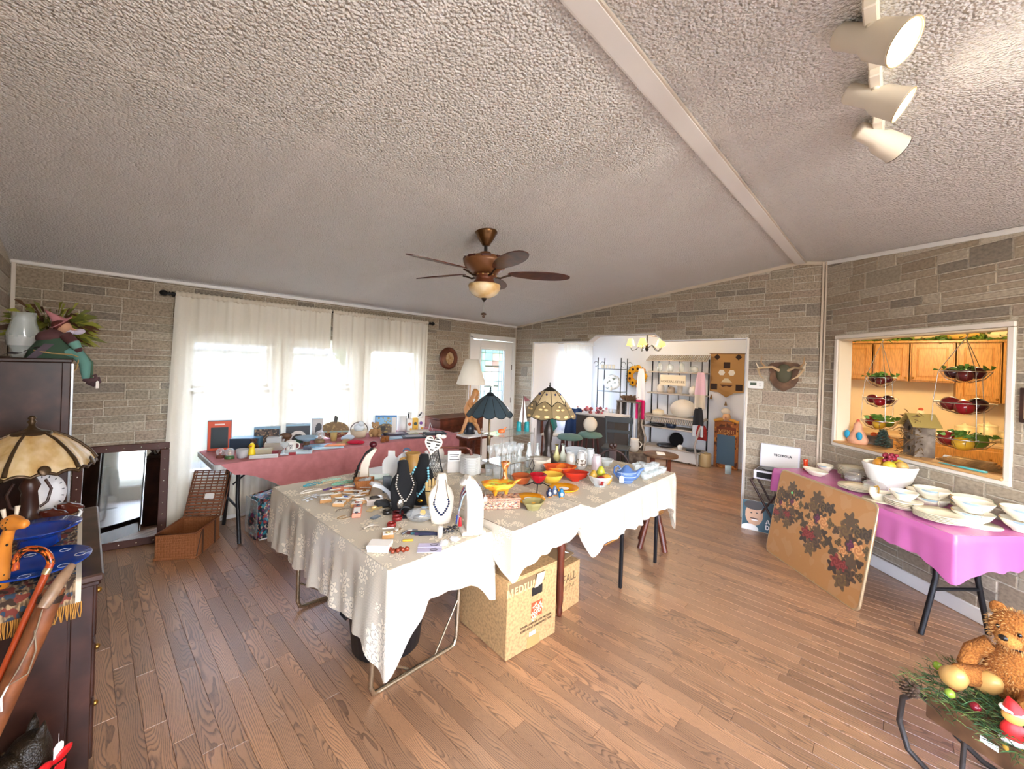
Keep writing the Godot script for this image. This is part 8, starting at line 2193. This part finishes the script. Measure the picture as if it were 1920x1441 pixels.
	for k in 2:
		var s0:float=[.37,1.045][k]
		var big:float=[.135,.175][k]
		var t:=thing("hanging_basket",["smaller three-tier chrome wire basket of fruit on the left hook","larger three-tier chrome wire basket of fruit on the right hook"][k],"hanging basket",KP(s0,0,-.25),KA)
		part("hook",g().tube([V(0,2.03,0),V(0,2.0,0),V(.012,1.985,0),V(.0,1.97,0)],.004,6),M.chrome,t)
		var ys:Array=[[1.64,1.45,1.24],[1.71,1.47,1.2]][k]
		for i in 3:
			var rr:float=big*[.82,.95,1.0][i]
			var y:float=ys[i]
			var bk:=part("basket_rim",g().tube(coil(0,y,0,rr,rr,22),.004,5,true),M.chrome,t)
			var wr:=g()
			for q in 16:wr.tube([V(cos(TAU*q/16)*rr,y,sin(TAU*q/16)*rr),V(cos(TAU*q/16)*rr*.7,y - .06,sin(TAU*q/16)*rr*.7),V(cos(TAU*q/16)*rr*.2,y - .085,sin(TAU*q/16)*rr*.2)],.0016,4,false,false)
			part("basket_wires",wr,M.chrome,bk).set_meta("kind","stuff")
			for q in 3:
				var a:=TAU*q/3+.5
				var up:float=1.97 if i == 0 else ys[i - 1]
				var ru:float=.0 if i == 0 else big*[.82,.95,1.0][i - 1]
				part("chain",g().tube([V(cos(a)*ru,up,sin(a)*ru),V(cos(a)*rr,y,sin(a)*rr)],.0028,5),M.chrome,t)
			var cols:Array=[["#3a1216","#4a1420","#5c1c1c"],["#6b1a1c","#3a1418","#8c1420"],["#7a1c1c","#5d7a2a","#c99a2c"]][i]
			for q in 4:single("fruit",["%s plum-coloured fruit in tier %s of the %s basket","%s shiny fruit in tier %s of the %s basket","%s round fruit in tier %s of the %s basket"][i] % [["first","second","third","fourth"][q],["one","two","three"][i],["left","right"][k]],"fruit",g().ball(Vector3.ZERO,V(1,.9,1)*rr*.36,12,8),mat(cols[q % 3],.12),KP(s0,y - .03+.02*(q % 2),-.25)+V(cos(q*1.6)*rr*.42,0,sin(q*1.6)*rr*.42),0,"fruit in the hanging baskets")
			if i != 1:
				var lv:=g()
				fuzz(lv,60,func(r:RandomNumberGenerator):return [V(r.randf_range(-.7,.7)*rr,y+.01,r.randf_range(-.7,.7)*rr),V(r.randf() - .5,r.randf()*.6,r.randf() - .5)],.07,.016,i+7,.3)
				part("leaf_sprigs",lv,mat("#5f8a34",.6),t).set_meta("kind","stuff")
	var bh:=thing("birdhouse","rustic grey wooden birdhouse with a mossy roof on the ledge","birdhouse",KP(.83,1.016,-.13),KA - .35)
	part("house",g().prism(PackedVector2Array([P(-.075,0),P(.075,0),P(.075,.24),P(0,.32),P(-.075,.24)]),-.07,.06),M.grey_wood,bh)
	for s in [-1,1]:part("roof",g().at(V(.052*s,.29,-.005),V(0,0,-.82*s)).box(Vector3.ZERO,V(.14,.012,.19),.003),mat("#a08a4a",.9),bh)
	for k in 3:part("hole",g().at(V(0,.06+.08*k,.0605),V(PI/2,0,0)).cyl(Vector3.ZERO,.018,.002,14),mat("#1a130d",.9),bh)
	part("perch",g().tube([V(0,.195,.06),V(0,.195,.1)],.005,6),M.brown_wood,bh)
	var tw:=g()
	fuzz(tw,200,func(r:RandomNumberGenerator):return [V(r.randf_range(-.13,.13),r.randf()*.34,r.randf_range(.0,.07)),V(r.randf() - .5,r.randf() - .4,r.randf()*.5)],.06,.004,77,.2)
	part("twigs",tw,mat("#6b5230",.95),bh).set_meta("kind","stuff")
	var pc:=thing("plush_chick","peach plush chicken with turquoise wings on the ledge","plush toy",KP(.31,1.016,-.1),KA)
	part("body",loft([[0,.085,.06,0,0],[.04,.095,.065,0,0],[.09,.06,.05,0,0],[.13,.034,.034,0,0],[.18,.03,.03,0,0],[.205,.012,.012,0,0]],16),mat("#e3a988",.95),pc)
	for s in [-1,1]:part("wing",g().ball(V(.065*s,.075,.045),V(.028,.04,.018),10,7),mat("#2f9cc4",.95),pc)
	part("comb",g().ball(V(0,.205,0),V(.014,.02,.016),8,6),mat("#c2563f",.9),pc)
	var pn:=thing("pine_cone_tree","dark green pine cone ornament between the chick and birdhouse","ornament",KP(.54,1.016,-.12))
	var pb:=g()
	for k in 60:pb.at(V(cos(k*2.4)*.05*(1.0 - k/75.0),.02+.0024*k,sin(k*2.4)*.05*(1.0 - k/75.0)),V(.4,-k*2.4,0)).ball(Vector3.ZERO,V(.02,.006,.014),6,4)
	part("scales",pb,mat("#2f4038",.6),pn).set_meta("kind","stuff")
	for k in 5:single("wooden_paddle",["lowest wooden paddle on the ledge by the frame","second wooden paddle from the bottom on the ledge","third wooden paddle of the pile on the ledge","fourth wooden paddle of the pile on the ledge","topmost short wooden paddle of the pile"][k],"paddle",g().box(V(0,.006,0),V(.42 - .05*k,.012,.05),.003),tri_mat("paddle",M.wood_t,3.0,.4,Color("#d3a05c"),null,0,false),KP(1.17+.015*k,1.0165+.0125*k,-.16+.012*k),KA+.06*k,"wooden paddles on the ledge")
	single("teal_server","teal-handled server lying at the front of the ledge","server",g().box(V(0,.006,0),V(.16,.012,.035),.005).box(V(-.14,.004,0),V(.14,.005,.022),.002),mat("#5cbfc4",.35),KP(1.30,1.0165,-.02),KA)
	single("paper_label_roll","small white paper roll beside the birdhouse","roll",g().at(V(0,.02,0),V(0,0,PI/2)).cyl(V(0,-.05,0),.02,.1,14),M.paper,KP(1.02,1.0165,-.2),KA)
	var fs:=thing("fruit_box","rustic box with orange fruit and greens behind the chick","planter",KP(.42,1.016,-.21),KA)
	part("box",g().box(V(0,.04,0),V(.2,.08,.06),.004),M.grey_wood,fs)
	part("fruit_row",g().ball(V(-.06,.09,0),V(.03,.026,.026),9,6).ball(V(0,.095,0),V(.032,.028,.026),9,6).ball(V(.06,.09,0),V(.03,.026,.026),9,6),mat("#c9541c",.3),fs)
func sled_and_bear() -> void:
	rng.seed=123
	var t:=thing("wooden_sled","wooden sled with curled iron runners in the bottom right corner","sled",V(2.46,0,.12),-.55)
	for s in [0,1]:
		var x:float=.3*s
		part("runner",g().tube([V(x,.30,.06),V(x,.31,-.02),V(x,.25,-.075),V(x,.14,-.085),V(x,.045,-.05),V(x,.012,.04),V(x,.012,.9)],.011,8),mat("#3a332e",.5,.3),t)
		for z in [.12,.6]:part("strut",g().tube([V(x,.015,z),V(x*.9+.015,.27,z)],.009,6),mat("#3a332e",.5,.3),t)
		part("side_board",g().box(V(x,.29,.45),V(.02,.1,.88),.004),M.brown_wood,t)
	for k in 4:part("deck_slat",g().box(V(.045+.07*k,.29,.45),V(.06,.014,.86),.003),M.brown_wood,t)
	part("price_label",g().at(V(-.0115,.30,.2),V(0,-PI/2,0)).box(Vector3.ZERO,V(.05,.022,.001)),M.paper,t)
	var at:=t.transform
	var gl:=thing("pine_garland","green pine garland with berries and a cone heaped on the sled","garland",at*V(.0,.30,.0),-.55)
	for k in 3:
		var b:=g()
		fuzz(b,1500,func(r:RandomNumberGenerator):
			var z:float=r.randf_range(-.06,.85)
			var x:float=r.randf_range(-.06,.36)
			var a:float=r.randf()*TAU
			return [V(x,r.randf()*.1*(1.0 - absf(x - .15)*2.0)+.01,z),V(cos(a),r.randf()*.8,sin(a))],.055,.0016,60+k,.1)
		part("needles",b,mat(["#2c4a26","#3f6434","#6b7a3c"][k],.6),gl).set_meta("kind","stuff")
	for q in [[.06,.09,.06,"#a01c1c"],[.13,.1,-.03,"#7d9a2c"],[.03,.08,.14,"#7a1a24"],[.0,.09,.08,"#8aa53a"]]:part("berry",g().ball(V(q[0],q[1],q[2]),Vector3.ONE*.017,9,6),mat(q[3],.2),gl)
	var cn:=g()
	for k in 40:cn.at(V(-.075+cos(k*2.4)*.022,.03+.0011*k,-.01+sin(k*2.4)*.022),V(.4,-k*2.4,0)).ball(Vector3.ZERO,V(.013,.003,.009),6,4)
	part("pine_cone",cn,mat("#4a3524",.8),gl).set_meta("kind","stuff")
	for k in 2:single("painted_egg",["glittery tan egg ornament with a white tip, nearer the curl","glittery tan egg ornament beside the bear's foot"][k],"egg ornament",g().at(Vector3.ZERO,V(.3,0,.8)).lathe([P(0,-.055),P(.032,-.042),P(.043,-.012),P(.036,.03),P(.018,.055),P(0,.062)],20),mat("#d3a35c",.35),at*V(.06+.1*k,.43,.06+.05*k),.4*k,"egg ornaments")
	for k in 2:
		var f:=thing("santa_figure",["gingerbread ornament in a red cap low on the garland","gingerbread ornament in a red cap at the right edge"][k],"ornament",at*V(.01+.2*k,.385,.25+.05*k),-1.6 - .5*k)
		part("body",g().ball(V(0,.0,0),V(.032,.04,.02),12,8),mat("#c01f1f",.5),f)
		part("fur_hem",g().ball(V(0,-.035,0),V(.036,.012,.024),10,6),mat("#e9e2d5",.9),f)
		part("face",g().ball(V(0,.055,0),V(.03,.028,.02),12,8),mat("#cf9a4a",.6),f)
		part("cap",g().at(V(0,.075,0),V(0,0,.3)).lathe([P(.03,0),P(.018,.025),P(0,.05)],12),mat("#c01f1f",.5),f)
		part("cap_band",g().tube(coil(0,.076,0,.03,.022,14),.007,6,true),mat("#efe9df",.9),f)
		for s in [-1,1]:part("boot",g().ball(V(.014*s,-.06,.004),V(.012,.016,.016),8,6),mat("#d8a53a",.5),f)
	single("candy_cane","red and white striped candy cane in the garland below the bear","candy cane",g().tube([V(-.012,0,0),V(-.012,.05,0),V(0,.065,0),V(.014,.055,0)],.006,7),print_mat("candy",8,32,"#f2ece6",[["r",0,0,8,5,"#c01f26"],["r",0,10,8,5,"#c01f26"],["r",0,20,8,5,"#c01f26"]],.3),at*V(.14,.385,.24),-1.5)
	var br:=thing("teddy_bear","large golden brown teddy bear with a dark collar sitting on the sled","teddy bear",V(2.585,.40,.385),-2.1)
	var fur:=tri_mat("fur",M.fur_t,7.0,1.0,Color("#e9c294"),M.fur_t,.8,false)
	bear(br,.32,fur,tri_mat("furpale",M.fur_t,9.0,1.0,Color("#ffe6c0"),null,0,false))
	part("collar",g().tube(coil(0,.208,.01,.055,.05,18),.011,6,true),mat("#1b1c1f",.6),br)
	var fz:=g()
	fuzz(fz,2600,func(r:RandomNumberGenerator):
		var d:=V(r.randfn(),r.randfn(),r.randfn()).normalized()
		if r.randf() < .45:return [V(0,.256,.016)+d*V(.08,.074,.074),d+V(0,-.4,0)]
		return [V(0,.08,0)+d*V(.103,.107,.09),d+V(0,-.4,0)],.016,.0012,9,.1)
	part("fur_tufts",fz,mat("#b98a50",1.0),br).set_meta("kind","stuff")
